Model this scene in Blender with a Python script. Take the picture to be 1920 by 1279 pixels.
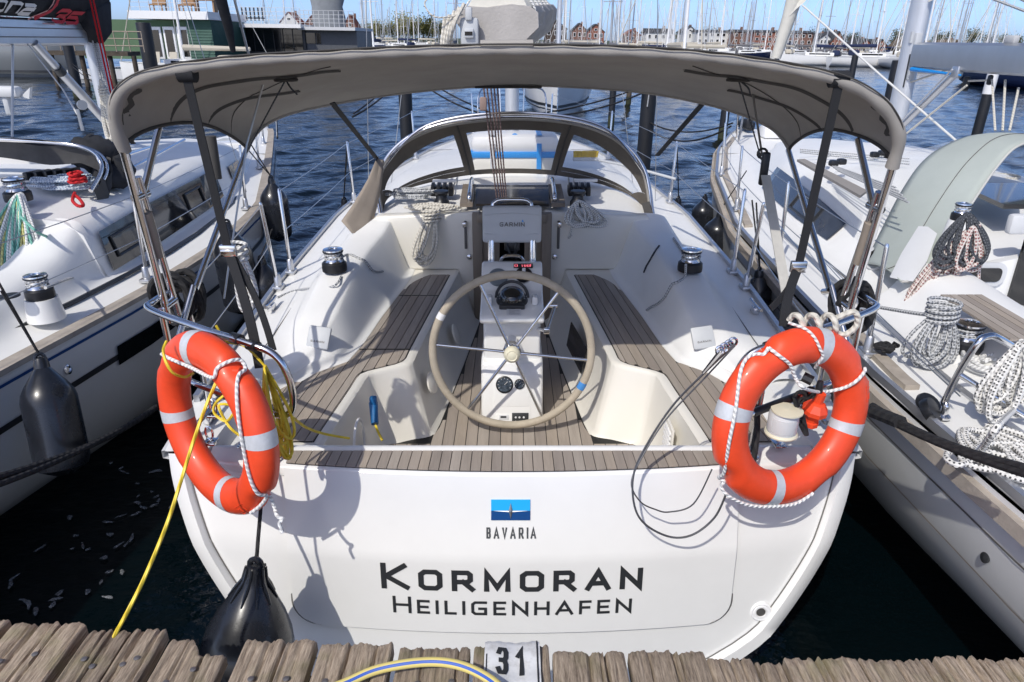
import bpy, bmesh, math, random
import numpy as np
from mathutils import Vector, Matrix
R = math.radians
random.seed(7)
rng = np.random.default_rng(7)
S = bpy.context.scene
COL = S.collection
for o in list(bpy.data.objects): bpy.data.objects.remove(o)

# ---------------------------------------------------------------- camera, sky, sun, exposure
H, FPX, PIT, ROLL = 2.7, 1300.0, R(23.5), R(0.8)      # eye height above the water, focal length, pitch, roll
CP = Vector((0, 0, H))
CX, CU, CF = Vector((1, 0, 0)), Vector((0, math.sin(PIT), math.cos(PIT))), Vector((0, math.cos(PIT), -math.sin(PIT)))
BOAT = Matrix.Translation(CP) @ Matrix.Rotation(-ROLL, 4, 'Y') @ Matrix.Translation(-CP)   # the moored boats lie with a slight heel
cd = bpy.data.cameras.new('camera')
cam = bpy.data.objects.new('camera', cd); COL.objects.link(cam)
cd.sensor_width = 36; cd.lens = 36 * FPX / 1920; cd.clip_start = .05; cd.clip_end = 6000
cm = Matrix.Identity(4)
for i in range(3):
    cm[i][0], cm[i][1], cm[i][2] = CX[i], CU[i], -CF[i]
cam.matrix_world = BOAT @ Matrix.Translation(CP) @ cm
S.camera = cam

SUN = Vector((.46, .80, -1.0)).normalized()           # direction in which the sunlight travels
elev = math.asin(-SUN.z)
W = bpy.data.worlds.new('World'); S.world = W; W.use_nodes = True
wn = W.node_tree.nodes; wl = W.node_tree.links
bg = wn['Background']
sky = wn.new('ShaderNodeTexSky'); sky.sky_type = 'NISHITA'; sky.sun_disc = False
sky.sun_elevation = elev; sky.sun_rotation = math.atan2(-SUN.x, -SUN.y)
sky.altitude = 0; sky.air_density = 0.34; sky.dust_density = 1.15; sky.ozone_density = 4.0
wl.new(sky.outputs[0], bg.inputs['Color']); bg.inputs['Strength'].default_value = 0.15
sl = bpy.data.lights.new('sun', 'SUN'); sl.energy = 2.0; sl.angle = R(.55); sl.color = (1, .95, .86)
so = bpy.data.objects.new('sun', sl); COL.objects.link(so); so.location = (-8, -14, 20)
so.rotation_euler = SUN.to_track_quat('-Z', 'Y').to_euler()
vs = S.view_settings; vs.view_transform = 'Standard'; vs.look = 'None'; vs.gamma = 1; vs.exposure = 0.68; vs.use_curve_mapping = False
S.cycles.use_denoising = True; S.cycles.max_bounces = 8; S.cycles.transparent_max_bounces = 16
S.cycles.caustics_reflective = False; S.cycles.caustics_refractive = False

# ---------------------------------------------------------------- helpers
def at(u, v, x=None, y=None, z=None):
    """the point of the moored boats' frame that the photo shows at (u, v), on the plane x, y or z"""
    d = CX * ((u - 960) / FPX) + CF + CU * ((639.5 - v) / FPX)
    s = x / d.x if x is not None else y / d.y if y is not None else (z - H) / d.z
    return CP + d * s
B3 = BOAT.to_3x3()
def atw(u, v, y=None, z=None):
    d = B3 @ (CX * ((u - 960) / FPX) + CF + CU * ((639.5 - v) / FPX))
    s = y / d.y if y is not None else (z - H) / d.z
    return CP + d * s

def lerp(a, b, t): return a + (b - a) * t
def interp(tab, x):
    xs = [r[0] for r in tab]
    return [float(np.interp(x, xs, [r[k] for r in tab])) for k in range(1, len(tab[0]))]
def cr(pts, n=6, closed=False):
    """Catmull-Rom through the points"""
    P = [Vector(p) for p in pts]; N = len(P); out = []
    rngi = range(N) if closed else range(N - 1)
    for i in rngi:
        if closed: a, b, c, d = P[i - 1], P[i], P[(i + 1) % N], P[(i + 2) % N]
        else: a, b, c, d = P[max(i - 1, 0)], P[i], P[i + 1], P[min(i + 2, N - 1)]
        for k in range(n):
            t = k / n
            out.append(.5 * ((2 * b) + (c - a) * t + (2 * a - 5 * b + 4 * c - d) * t * t + (3 * b - a - 3 * c + d) * t ** 3))
    if not closed: out.append(P[-1])
    return out
def chaikin(pts, it=2):
    P = [Vector(p) for p in pts]
    for _ in range(it):
        Q = [P[0]]
        for a, b in zip(P[:-1], P[1:]): Q += [a * .75 + b * .25, a * .25 + b * .75]
        P = Q + [P[-1]]
    return P
def sag(a, b, drop, n=10):
    a, b = Vector(a), Vector(b)
    return [a.lerp(b, i / n) - Vector((0, 0, drop * 4 * (i / n) * (1 - i / n))) for i in range(n + 1)]

ORG = {}
class MB:
    """collects shapes; build() links them as one mesh object"""
    def __init__(s): s.v = []; s.f = []; s.u = []
    def add(s, vs, fs, us=None):
        o = len(s.v); s.v += [tuple(p) for p in vs]
        for i, f in enumerate(fs):
            s.f.append([o + k for k in f]); s.u.append(us[i] if us else None)
        return s
    def grid(s, rows, closed=False, cap0=False, cap1=False):
        m = len(rows[0]); fs = []
        for i in range(len(rows) - 1):
            for j in range(m if closed else m - 1):
                k = (j + 1) % m
                fs.append((i * m + j, i * m + k, (i + 1) * m + k, (i + 1) * m + j))
        if cap0: fs.append(tuple(range(m))[::-1])
        if cap1: fs.append(tuple((len(rows) - 1) * m + j for j in range(m)))
        return s.add([p for r in rows for p in r], fs)
    def box(s, c, size, M=None, bev=0):
        if bev:
            bm = bmesh.new(); bmesh.ops.create_cube(bm, size=1)
            for w in bm.verts: w.co = Vector((w.co.x * size[0], w.co.y * size[1], w.co.z * size[2]))
            bmesh.ops.bevel(bm, geom=list(bm.edges), offset=bev, segments=2, affect='EDGES', profile=.5)
            bm.verts.index_update()
            vs = [w.co.copy() for w in bm.verts]; fs = [[w.index for w in f.verts] for f in bm.faces]; bm.free()
        else:
            x, y, z = [k / 2 for k in size]
            vs = [Vector(p) for p in ((-x, -y, -z), (x, -y, -z), (x, y, -z), (-x, y, -z), (-x, -y, z), (x, -y, z), (x, y, z), (-x, y, z))]
            fs = [(3, 2, 1, 0), (4, 5, 6, 7), (0, 1, 5, 4), (1, 2, 6, 5), (2, 3, 7, 6), (3, 0, 4, 7)]
        c = Vector(c)
        return s.add([(M @ p if M else p) + c for p in vs], fs)
    def tube(s, pts, r, n=8, closed=False, caps=True):
        P = [Vector(p) for p in pts]
        P = [p for i, p in enumerate(P) if i == 0 or (p - P[i - 1]).length > 1e-5]
        N = len(P)
        T = []
        for i in range(N):
            if closed: t = P[(i + 1) % N] - P[i - 1]
            else: t = P[min(i + 1, N - 1)] - P[max(i - 1, 0)]
            T.append(t.normalized() if t.length > 1e-9 else Vector((0, 0, 1)))
        a = Vector((0, 0, 1)) if abs(T[0].z) < .9 else Vector((1, 0, 0))
        nv = T[0].cross(a).normalized()
        vs, L = [], [0]
        for i in range(N):
            nv = (nv - T[i] * nv.dot(T[i]))
            nv = nv.normalized() if nv.length > 1e-6 else T[i].orthogonal().normalized()
            bn = T[i].cross(nv); ri = r[i] if isinstance(r, (list, tuple)) else r
            for j in range(n):
                an = 2 * math.pi * j / n
                vs.append(P[i] + (nv * math.cos(an) + bn * math.sin(an)) * ri)
            if i: L.append(L[-1] + (P[i] - P[i - 1]).length)
        fs, us = [], []
        for i in range(N if closed else N - 1):
            k = (i + 1) % N; l1 = L[k] if k else L[-1] + (P[0] - P[-1]).length
            for j in range(n):
                q = (j + 1) % n
                fs.append((i * n + j, i * n + q, k * n + q, k * n + j))
                us.append([(L[i], j / n), (L[i], (j + 1) / n), (l1, (j + 1) / n), (l1, j / n)])
        if caps and not closed:
            fs += [tuple(range(n))[::-1], tuple((N - 1) * n + j for j in range(n))]; us += [[(0, 0)] * n] * 2
        return s.add(vs, fs, us)
    def lathe(s, prof, c, ax=(0, 0, 1), n=24):
        ax = Vector(ax).normalized(); e1 = ax.orthogonal().normalized(); e2 = ax.cross(e1); c = Vector(c)
        rows = [[c + ax * h + (e1 * math.cos(2 * math.pi * j / n) + e2 * math.sin(2 * math.pi * j / n)) * max(r, 1e-4) for j in range(n)] for r, h in prof]
        return s.grid(rows, closed=True, cap0=prof[0][0] > .001, cap1=prof[-1][0] > .001)
    def prism(s, poly, d, bev=0):
        """planar polygon extruded by the vector d"""
        P = [Vector(p) for p in poly]; d = Vector(d); n = len(P)
        vs = P + [p + d for p in P]
        fs = [tuple(range(n))[::-1], tuple(range(n, 2 * n))] + [(i, (i + 1) % n, n + (i + 1) % n, n + i) for i in range(n)]
        if bev:
            bm = bmesh.new(); w = [bm.verts.new(p) for p in vs]
            for f in fs: bm.faces.new([w[k] for k in f])
            bmesh.ops.recalc_face_normals(bm, faces=list(bm.faces))
            bmesh.ops.bevel(bm, geom=list(bm.edges), offset=bev, segments=3, affect='EDGES', profile=.5, clamp_overlap=True)
            bm.verts.index_update()
            vs = [x.co.copy() for x in bm.verts]; fs = [[x.index for x in f.verts] for f in bm.faces]; bm.free()
        return s.add(vs, fs)
    def build(s, name, mat, parent=None, smooth=True, ang=38, label=None, cat=None, group=None, kind=None, fix=True):
        me = bpy.data.meshes.new(name)
        if parent is not None: org = ORG[parent.name]
        else:
            a = np.array(s.v); org = Vector(((a[:, 0].min() + a[:, 0].max()) / 2, (a[:, 1].min() + a[:, 1].max()) / 2, a[:, 2].min()))
        me.from_pydata([(p[0] - org.x, p[1] - org.y, p[2] - org.z) for p in s.v], [], s.f)
        if any(u is not None for u in s.u):
            ul = me.uv_layers.new(name='UVMap'); flat = []
            for f, u in zip(s.f, s.u):
                for k in range(len(f)): flat += list(u[k]) if u else [0, 0]
            ul.data.foreach_set('uv', flat)
        if fix:
            bm = bmesh.new(); bm.from_mesh(me); bmesh.ops.recalc_face_normals(bm, faces=list(bm.faces)); bm.to_mesh(me); bm.free()
        if smooth:
            me.shade_smooth(); me.set_sharp_from_angle(angle=R(ang))
        me.materials.append(mat)
        o = bpy.data.objects.new(name, me); COL.objects.link(o)
        if parent is not None: o.parent = parent
        else: o.location = org
        ORG[o.name] = org
        tag(o, label, cat, group, kind)
        return o
def tag(o, label=None, cat=None, group=None, kind=None):
    for k, w in (('label', label), ('category', cat), ('group', group), ('kind', kind)):
        if w: o[k] = w
    return o
def thing(name, label, cat, base, group=None):
    o = bpy.data.objects.new(name, None); COL.objects.link(o); o.empty_display_size = .1
    o.location = base; ORG[o.name] = Vector(base)
    return tag(o, label, cat, group)
def copy_tree(o, parent=None):
    c = o.copy(); COL.objects.link(c); c.parent = parent; ORG[c.name] = ORG[o.name]
    for ch in list(o.children): copy_tree(ch, c)
    return c

# ---------------------------------------------------------------- materials
def mat(name, col, rough=.5, metal=0, var=0, vs=6., bump=0, bs=60., coat=0, spec=.5, stretch=None, trans=0, dirt=None, sheen=0):
    m = bpy.data.materials.new(name); m.use_nodes = True
    nt = m.node_tree; N = nt.nodes; L = nt.links; p = N['Principled BSDF']
    p.inputs['Base Color'].default_value = (*col, 1); p.inputs['Roughness'].default_value = rough
    p.inputs['Metallic'].default_value = metal; p.inputs['Specular IOR Level'].default_value = spec
    p.inputs['Coat Weight'].default_value = coat; p.inputs['Coat Roughness'].default_value = .08
    if sheen: p.inputs['Sheen Weight'].default_value = sheen
    tc = N.new('ShaderNodeTexCoord'); co = tc.outputs['Object']
    if stretch:
        mp = N.new('ShaderNodeMapping'); mp.inputs['Scale'].default_value = stretch; L.new(co, mp.inputs[0]); co = mp.outputs[0]
    if var or dirt:
        n = N.new('ShaderNodeTexNoise'); n.inputs['Scale'].default_value = vs; n.inputs['Detail'].default_value = 6; n.inputs['Roughness'].default_value = .62
        L.new(co, n.inputs['Vector'])
        cr_ = N.new('ShaderNodeValToRGB'); L.new(n.outputs['Fac'], cr_.inputs[0])
        lo = dirt or tuple(max(0, c * (1 - var)) for c in col); hi = tuple(min(1, c * (1 + var)) for c in col) if var else col
        e = cr_.color_ramp.elements
        e[0].position, e[1].position = (.28, .72) if not dirt else (.25, .52)
        e[0].color = (*lo, 1); e[1].color = (*hi, 1)
        L.new(cr_.outputs[0], p.inputs['Base Color'])
        if metal < .5:
            mr = N.new('ShaderNodeMapRange'); L.new(n.outputs['Fac'], mr.inputs[0])
            mr.inputs[3].default_value = min(1, rough * 1.25); mr.inputs[4].default_value = rough * .8; L.new(mr.outputs[0], p.inputs['Roughness'])
    if bump:
        b = N.new('ShaderNodeTexNoise'); b.inputs['Scale'].default_value = bs; b.inputs['Detail'].default_value = 5; L.new(co, b.inputs['Vector'])
        bp = N.new('ShaderNodeBump'); bp.inputs['Strength'].default_value = bump; bp.inputs['Distance'].default_value = .01
        L.new(b.outputs['Fac'], bp.inputs['Height']); L.new(bp.outputs[0], p.inputs['Normal'])
    return m
def rope_mat(name, c1, c2, freq=70., mix=.5, rough=.85, fleck=None):
    """laid or braided rope: strands run round the tube, flecks of the second colour"""
    m = mat(name, c1, rough); nt = m.node_tree; N = nt.nodes; L = nt.links; p = N['Principled BSDF']
    uv = N.new('ShaderNodeUVMap'); sp = N.new('ShaderNodeSeparateXYZ'); L.new(uv.outputs[0], sp.inputs[0])
    def math_(op, a, b):
        n = N.new('ShaderNodeMath'); n.operation = op
        for i, q in enumerate((a, b)):
            if isinstance(q, (int, float)): n.inputs[i].default_value = q
            else: L.new(q, n.inputs[i])
        return n.outputs[0]
    k1 = math_('SINE', math_('ADD', math_('MULTIPLY', sp.outputs[0], freq * 2), math_('MULTIPLY', sp.outputs[1], 6.2832 * 2)), 0)
    k2 = math_('SINE', math_('SUBTRACT', math_('MULTIPLY', sp.outputs[0], freq * 2), math_('MULTIPLY', sp.outputs[1], 6.2832 * 2)), 0)
    pat = math_('MULTIPLY', k1, k2) if fleck else k1
    mx = N.new('ShaderNodeMix'); mx.data_type = 'RGBA'; mx.inputs[6].default_value = (*c1, 1); mx.inputs[7].default_value = (*c2, 1)
    th = math_('GREATER_THAN', pat, fleck if fleck else .35)
    L.new(math_('MULTIPLY', th, mix), mx.inputs[0]); L.new(mx.outputs[2], p.inputs['Base Color'])
    bp = N.new('ShaderNodeBump'); bp.inputs['Strength'].default_value = .6; bp.inputs['Distance'].default_value = .003
    L.new(k1, bp.inputs['Height']); L.new(bp.outputs[0], p.inputs['Normal'])
    return m
def glassy(name, tint, alpha, rough=.03):
    m = bpy.data.materials.new(name); m.use_nodes = True
    nt = m.node_tree; N = nt.nodes; L = nt.links; p = N['Principled BSDF']
    p.inputs['Base Color'].default_value = (*tint, 1); p.inputs['Roughness'].default_value = rough; p.inputs['Alpha'].default_value = alpha
    p.inputs['Specular IOR Level'].default_value = .6
    return m
G = {}
G['gel'] = mat('gelcoat white', (.80, .80, .785), .24, var=.035, vs=2.6, coat=.5, bump=.012, bs=9)
G['geldeck'] = mat('deck gelcoat', (.80, .80, .785), .42, var=.035, vs=3., bump=.03, bs=300)
G['cream'] = mat('cream gelcoat', (.76, .735, .67), .33, var=.03, vs=3, coat=.2)
G['hullgrey'] = mat('hull gelcoat off white', (.80, .795, .775), .2, var=.04, vs=1.3, coat=.5)
G['teak'] = mat('weathered teak', (.245, .198, .16), .8, var=.24, vs=9, bump=.25, bs=60, stretch=(1, 1, 1))
G['caulk'] = mat('black caulking', (.012, .012, .012), .6)
G['chrome'] = mat('polished steel', (.72, .72, .73), .13, 1, var=.05, vs=20)
G['alu'] = mat('anodised aluminium', (.56, .57, .59), .36, .85, var=.06, vs=4)
G['mastpaint'] = mat('pale grey mast paint', (.58, .61, .66), .35, .3, var=.05, vs=5)
G['black'] = mat('black rubber', (.012, .013, .016), .36, var=.2, vs=8, bump=.05, bs=40)
G['fender'] = mat('black fender vinyl', (.013, .015, .02), .27, var=.3, vs=7, bump=.06, bs=25, coat=.25)
G['webbing'] = mat('black webbing', (.014, .015, .018), .8, bump=.4, bs=400)
G['canvas'] = mat('taupe canvas', (.34, .32, .292), .88, var=.10, vs=3, bump=.25, bs=500)
G['canvasdark'] = mat('dark canvas trim', (.06, .057, .054), .85, bump=.2, bs=300)
G['tan'] = mat('tan canvas', (.30, .255, .21), .9, var=.08, vs=6, bump=.3, bs=300)
G['orange'] = mat('orange lifebuoy plastic', (.80, .07, .02), .45, var=.13, vs=9, bump=.02, bs=30, coat=.1)
G['reflect'] = mat('silver reflective tape', (.56, .58, .61), .45, .15, var=.1, vs=40, bump=.1, bs=150)
G['beige'] = mat('beige wheel leather', (.43, .375, .29), .7, var=.12, vs=14, bump=.25, bs=220)
G['ivory'] = mat('ivory plastic', (.70, .66, .50), .4, var=.05)
G['letter'] = mat('dark grey vinyl lettering', (.028, .03, .033), .4)
G['lettergrey'] = mat('grey vinyl lettering', (.07, .075, .08), .45)
G['blue'] = mat('bright blue', (.01, .27, .72), .3)
G['navy'] = mat('deep blue', (.005, .06, .22), .3)
G['white'] = mat('white plastic', (.80, .80, .80), .35, var=.02)
G['plastgrey'] = mat('grey instrument cover', (.50, .52, .54), .5, var=.04)
G['palegrey'] = mat('pale grey plastic', (.60, .61, .62), .5, var=.03)
G['dialgrey'] = mat('slate instrument cover', (.15, .18, .205), .45, var=.05)
G['dark'] = mat('black for unlit recesses', (.010, .009, .008), .7)  # near-black colour stands in for shade inside openings
G['wood'] = mat('grey varnished wood', (.20, .165, .13), .45, var=.22, vs=8, stretch=(1, 1, .15))
G['smoke'] = mat('smoked acrylic', (.02, .017, .014), .08, var=.1, coat=.4)
G['tint'] = mat('dark tinted window', (.008, .009, .011), .05, coat=.3)
G['vinyl'] = glassy('clear vinyl window', (.75, .78, .8), .16, .06)
G['clear'] = glassy('clear lamp glass', (.8, .8, .8), .35, .1)
G['groove'] = mat('grey groove', (.13, .125, .12), .6)
G['rail'] = mat('grey teak toe rail', (.38, .335, .285), .75, var=.2, vs=10, bump=.2, bs=80)
G['yellow'] = rope_mat('yellow cable', (.80, .60, .04), (.60, .42, .02), 40, .4, .5)
G['ropewhite'] = rope_mat('white laid rope', (.78, .78, .76), (.40, .40, .40), 160, .55)
G['ropecream'] = rope_mat('cream rope', (.62, .59, .52), (.36, .34, .29), 120, .4)
G['ropegrey'] = rope_mat('grey flecked rope', (.50, .51, .52), (.09, .10, .11), 90, .85, fleck=.25)
G['ropebw'] = rope_mat('white rope with black flecks', (.70, .69, .66), (.025, .026, .028), 105, .95, fleck=.5)
G['ropedark'] = rope_mat('charcoal rope', (.04, .045, .055), (.16, .17, .18), 90, .7, fleck=.5)
G['ropered'] = rope_mat('white rope with red flecks', (.62, .56, .52), (.20, .03, .03), 80, .9, fleck=.3)
G['ropemaroon'] = rope_mat('brown red mainsheet', (.30, .22, .20), (.09, .035, .035), 60, .9, fleck=.2)
G['ropeblue'] = rope_mat('white rope with blue flecks', (.58, .64, .70), (.10, .18, .32), 80, .8, fleck=.25)
G['ropeteal'] = rope_mat('teal rope', (.16, .42, .34), (.30, .55, .46), 90, .6)
G['ropeyel'] = rope_mat('pale yellow rope', (.58, .55, .22), (.4, .38, .2), 90, .5)
G['redrope'] = rope_mat('red rope', (.55, .012, .015), (.3, .006, .01), 90, .5)
G['blackrope'] = rope_mat('black mooring rope', (.013, .013, .015), (.03, .03, .03), 60, .5)
G['wire'] = mat('steel wire', (.45, .46, .47), .3, .9)
G['wirew'] = mat('white coated wire', (.66, .66, .64), .4)

# ---------------------------------------------------------------- lettering: stroke glyphs, unit height
def _o(w, c=.2): return [(c, 0), (w - c, 0), (w, c * .8), (w, 1 - c * .8), (w - c, 1), (c, 1), (0, 1 - c * .8), (0, c * .8), (c, 0)]
GL = {
 'K': (.95, [[(0, 0), (0, 1)], [(.86, 1), (.1, .5), (.95, 0)]]),
 'O': (1., [_o(1.)]),
 'R': (.95, [[(0, 0), (0, 1), (.72, 1), (.86, .88), (.86, .55), (.72, .43), (.06, .43)], [(.48, .43), (.95, 0)]]),
 'M': (1.1, [[(0, 0), (0, 1), (.55, .12), (1.1, 1), (1.1, 0)]]),
 'A': (1.05, [[(0, 0), (.525, 1), (1.05, 0)], [(.2, .3), (.85, .3)]]),
 'N': (.95, [[(0, 0), (0, 1), (.95, 0), (.95, 1)]]),
 'H': (.9, [[(0, 0), (0, 1)], [(.9, 0), (.9, 1)], [(0, .5), (.9, .5)]]),
 'E': (.75, [[(.75, 1), (0, 1), (0, 0), (.75, 0)], [(0, .5), (.66, .5)]]),
 'F': (.72, [[(.72, 1), (0, 1), (0, 0)], [(0, .5), (.64, .5)]]),
 'I': (0.02, [[(0.01, 0), (0.01, 1)]]),
 'L': (.7, [[(0, 1), (0, 0), (.7, 0)]]),
 'G': (.95, [[(.92, 1), (.18, 1), (0, .84), (0, .16), (.18, 0), (.92, 0), (.92, .46), (.5, .46)]]),
 'B': (.8, [[(0, .5), (.66, .5), (.78, .62), (.78, .88), (.66, 1), (0, 1), (0, 0), (.68, 0), (.82, .12), (.82, .38), (.68, .5)]]),
 'V': (.95, [[(0, 1), (.475, 0), (.95, 1)]]),
 'S': (.8, [[(.8, .85), (.66, 1), (.14, 1), (0, .88), (0, .62), (.12, .5), (.68, .5), (.8, .38), (.8, .12), (.66, 0), (.14, 0), (0, .15)]]),
 'U': (.85, [[(0, 1), (0, .16), (.16, 0), (.7, 0), (.85, .16), (.85, 1)]]),
 'T': (.8, [[(0, 1), (.8, 1)], [(.4, 1), (.4, 0)]]),
 'D': (.85, [[(0, 0), (.62, 0), (.85, .2), (.85, .8), (.62, 1), (0, 1), (0, 0)]]),
 '3': (.7, [[(.02, .84), (.14, 1), (.56, 1), (.7, .86), (.7, .64), (.56, .52), (.25, .52)], [(.5, .5), (.58, .48), (.7, .36), (.7, .14), (.56, 0), (.14, 0), (0, .16)]]),
 '1': (.4, [[(0, .74), (.3, 1), (.3, 0)]]),
 '5': (.72, [[(.72, 1), (.05, 1), (.05, .56), (.56, .56), (.72, .42), (.72, .14), (.58, 0), (0, 0)]]),
 'o': (.85, [_o(.85, .18)]),
 'n': (.8, [[(0, 0), (0, 1), (.62, 1), (.8, .84), (.8, 0)]]),
 'a': (.8, [[(.06, 1), (.66, 1), (.8, .86), (.8, 0), (.14, 0), (0, .12), (0, .42), (.14, .54), (.78, .54)]]),
}
def stroke(pl, w):
    """a strip of quads with mitred joints along a 2-D polyline"""
    P = [Vector((p[0], p[1])) for p in pl]; closed = (P[0] - P[-1]).length < 1e-6
    if closed: P = P[:-1]
    n = len(P); Lf, Rt = [], []
    for i in range(n):
        d0 = (P[i] - P[i - 1]).normalized() if (i or closed) else None
        d1 = (P[(i + 1) % n] - P[i]).normalized() if (i < n - 1 or closed) else None
        d0 = d0 or d1; d1 = d1 or d0
        n0 = Vector((-d0.y, d0.x)); n1 = Vector((-d1.y, d1.x)); mv = n0 + n1
        if mv.length < .15: mv = n0
        mv.normalize(); k = w / 2 / max(.38, mv.dot(n0))
        Lf.append(P[i] + mv * k); Rt.append(P[i] - mv * k)
    fs = [(i, (i + 1) % n, n + (i + 1) % n, n + i) for i in range(n if closed else n - 1)]
    return Lf + Rt, fs
def lettering(mb, items, fn, sw):
    """items: (char, x, y, width, height); fn maps (x, y, lift) to 3-D; sw stroke width in the same unit"""
    for ch, x, y, w, h in items:
        gw, strokes = GL[ch]
        for k, pl in enumerate(strokes):
            pts = [(x + sw / 2 + p[0] / max(gw, .03) * (w - sw if gw > .05 else 0), y + sw / 2 + p[1] * (h - sw)) for p in pl]
            ext = pts
            if (Vector(pts[0]) - Vector(pts[-1])).length > 1e-6:      # square ends
                a, b = Vector(pts[0]), Vector(pts[1]); c, d = Vector(pts[-1]), Vector(pts[-2])
                ext = [tuple(a + (a - b).normalized() * sw / 2)] + pts[1:-1] + [tuple(c + (c - d).normalized() * sw / 2)]
            vs, fs = stroke(ext, sw)
            mb.add([fn(p[0], p[1], k * .0005) for p in vs], fs)
def layout(txt, x0, x1, y, hcap, hsm=None, gap=.3, sw=.0):
    """spread the text over x0..x1; first letter tall, the rest small capitals"""
    hs = [hcap if (i == 0 or hsm is None) else hsm for i in range(len(txt))]
    ws = [(GL[c][0] * h if GL[c][0] > .05 else sw) for c, h in zip(txt, hs)]
    g = gap * (hsm or hcap); tot = sum(ws) + g * (len(txt) - 1); k = (x1 - x0) / tot
    out, x = [], x0
    for c, w, h in zip(txt, ws, hs):
        ww = w * k if GL[c][0] > .05 else sw
        out.append((c, x, y, ww, h)); x += w * k + g * k
    return out

# ================================================================ water
def make_water():
    rr = np.concatenate([np.linspace(.4, 3, 30)[:-1], np.geomspace(3, 90, 800)[:-1], np.geomspace(90, 5000, 110)])
    th = np.linspace(R(-66), R(66), 380)
    RR, TH = np.meshgrid(rr, th, indexing='ij')
    X, Y = RR * np.sin(TH), RR * np.cos(TH) - .5
    dr = np.gradient(rr)[:, None]; sp = np.maximum(dr, RR * (th[1] - th[0]))
    Z = np.zeros_like(X)
    g = np.random.default_rng(3)
    calm = np.clip((Y - 3) / 9, 0, 1) * .8 + .2
    for _ in range(70):
        lam = .22 * (3.2 / .22) ** g.random() ; a = R(-62 + g.normal() * 28); k = 2 * math.pi / lam
        amp = .0036 * lam ** .8 * (.6 + .8 * g.random())
        w = np.clip(lam / (2.6 * sp) - .7, 0, 1)
        ph = k * (X * math.sin(a) + Y * math.cos(a)) + g.random() * 6.28
        ph = ph + .6 * np.sin(ph * .37 + g.random() * 6)
        Z += amp * w * (np.sin(ph) + .25 * np.sin(2 * ph + .6))
    Z *= calm * .95
    n, m = X.shape
    me = bpy.data.meshes.new('water')
    co = np.stack([X, Y, Z], -1).reshape(-1, 3)
    idx = np.arange(n * m).reshape(n, m)
    q = np.stack([idx[:-1, :-1], idx[:-1, 1:], idx[1:, 1:], idx[1:, :-1]], -1).reshape(-1, 4)
    me.vertices.add(len(co)); me.vertices.foreach_set('co', co.ravel())
    me.loops.add(q.size); me.loops.foreach_set('vertex_index', q.ravel())
    me.polygons.add(len(q)); me.polygons.foreach_set('loop_start', np.arange(len(q)) * 4); me.polygons.foreach_set('loop_total', np.full(len(q), 4))
    me.update(calc_edges=True); me.shade_smooth()
    m_ = mat('harbour water', (.0006, .0032, .0044), .06, spec=.5)
    nt = m_.node_tree; N = nt.nodes; L = nt.links; p = N['Principled BSDF']; p.inputs['IOR'].default_value = 1.33
    geo = N.new('ShaderNodeNewGeometry')
    last = None
    for sc, st, dist in ((1.4, .35, .10), (5.5, .40, .05), (16., .35, .018)):
        mp = N.new('ShaderNodeMapping'); mp.inputs['Rotation'].default_value = (0, 0, R(25)); mp.inputs['Scale'].default_value = (.55, 1, 1); L.new(geo.outputs['Position'], mp.inputs[0])
        tx = N.new('ShaderNodeTexNoise'); tx.inputs['Scale'].default_value = sc; tx.inputs['Detail'].default_value = 3; L.new(mp.outputs[0], tx.inputs['Vector'])
        b = N.new('ShaderNodeBump'); b.inputs['Strength'].default_value = st; b.inputs['Distance'].default_value = dist
        L.new(tx.outputs['Fac'], b.inputs['Height'])
        if last: L.new(last, b.inputs['Normal'])
        last = b.outputs[0]
    L.new(last, p.inputs['Normal'])
    me.materials.append(m_)
    o = bpy.data.objects.new('water', me); COL.objects.link(o); o['kind'] = 'structure'
make_water()

# flecks of foam drifting between the hulls
def foam():
    mb = MB(); g = random.Random(5)
    spots = [atw(u, v, z=0) for u, v in ((285, 890), (250, 912), (240, 885), (262, 925), (300, 928), (268, 945), (290, 950), (310, 945), (267, 970), (208, 975), (130, 972),
             (150, 1010), (207, 1012), (245, 1018), (95, 1028), (152, 1038), (215, 1085), (160, 1118), (122, 1128), (200, 1122), (10, 1090), (38, 1140), (40, 1160), (185, 1058), (225, 870), (165, 865))]
    for i, p in enumerate(spots):
        for q in range(g.choice((1, 1, 2, 3))):
            c = p + Vector((g.uniform(-.06, .06), g.uniform(-.05, .05), .014)); a = g.uniform(0, 3); sx, sy = g.uniform(.010, .036), g.uniform(.006, .015)
            n = 14; ring = []
            for k in range(n):
                t = 2 * math.pi * k / n; r = 1 + .22 * math.sin(2 * t + i) + .15 * math.sin(3 * t + q) + g.uniform(-.08, .08)
                x, y = sx * r * math.cos(t), sy * r * math.sin(t)
                ring.append(c + Vector((x * math.cos(a) - y * math.sin(a), x * math.sin(a) + y * math.cos(a), g.uniform(-.002, .002))))
            mb.add([c + Vector((0, 0, .006))] + ring, [(0, 1 + k, 1 + (k + 1) % n) for k in range(n)])
    m = mat('sea foam', (.30, .32, .34), .8, var=.5, vs=45); m.node_tree.nodes['Principled BSDF'].inputs['Alpha'].default_value = .42
    mb.build('sea_foam', m, label='pale flecks of foam drifting on the dark water', cat='foam', kind='stuff')
foam()

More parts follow.
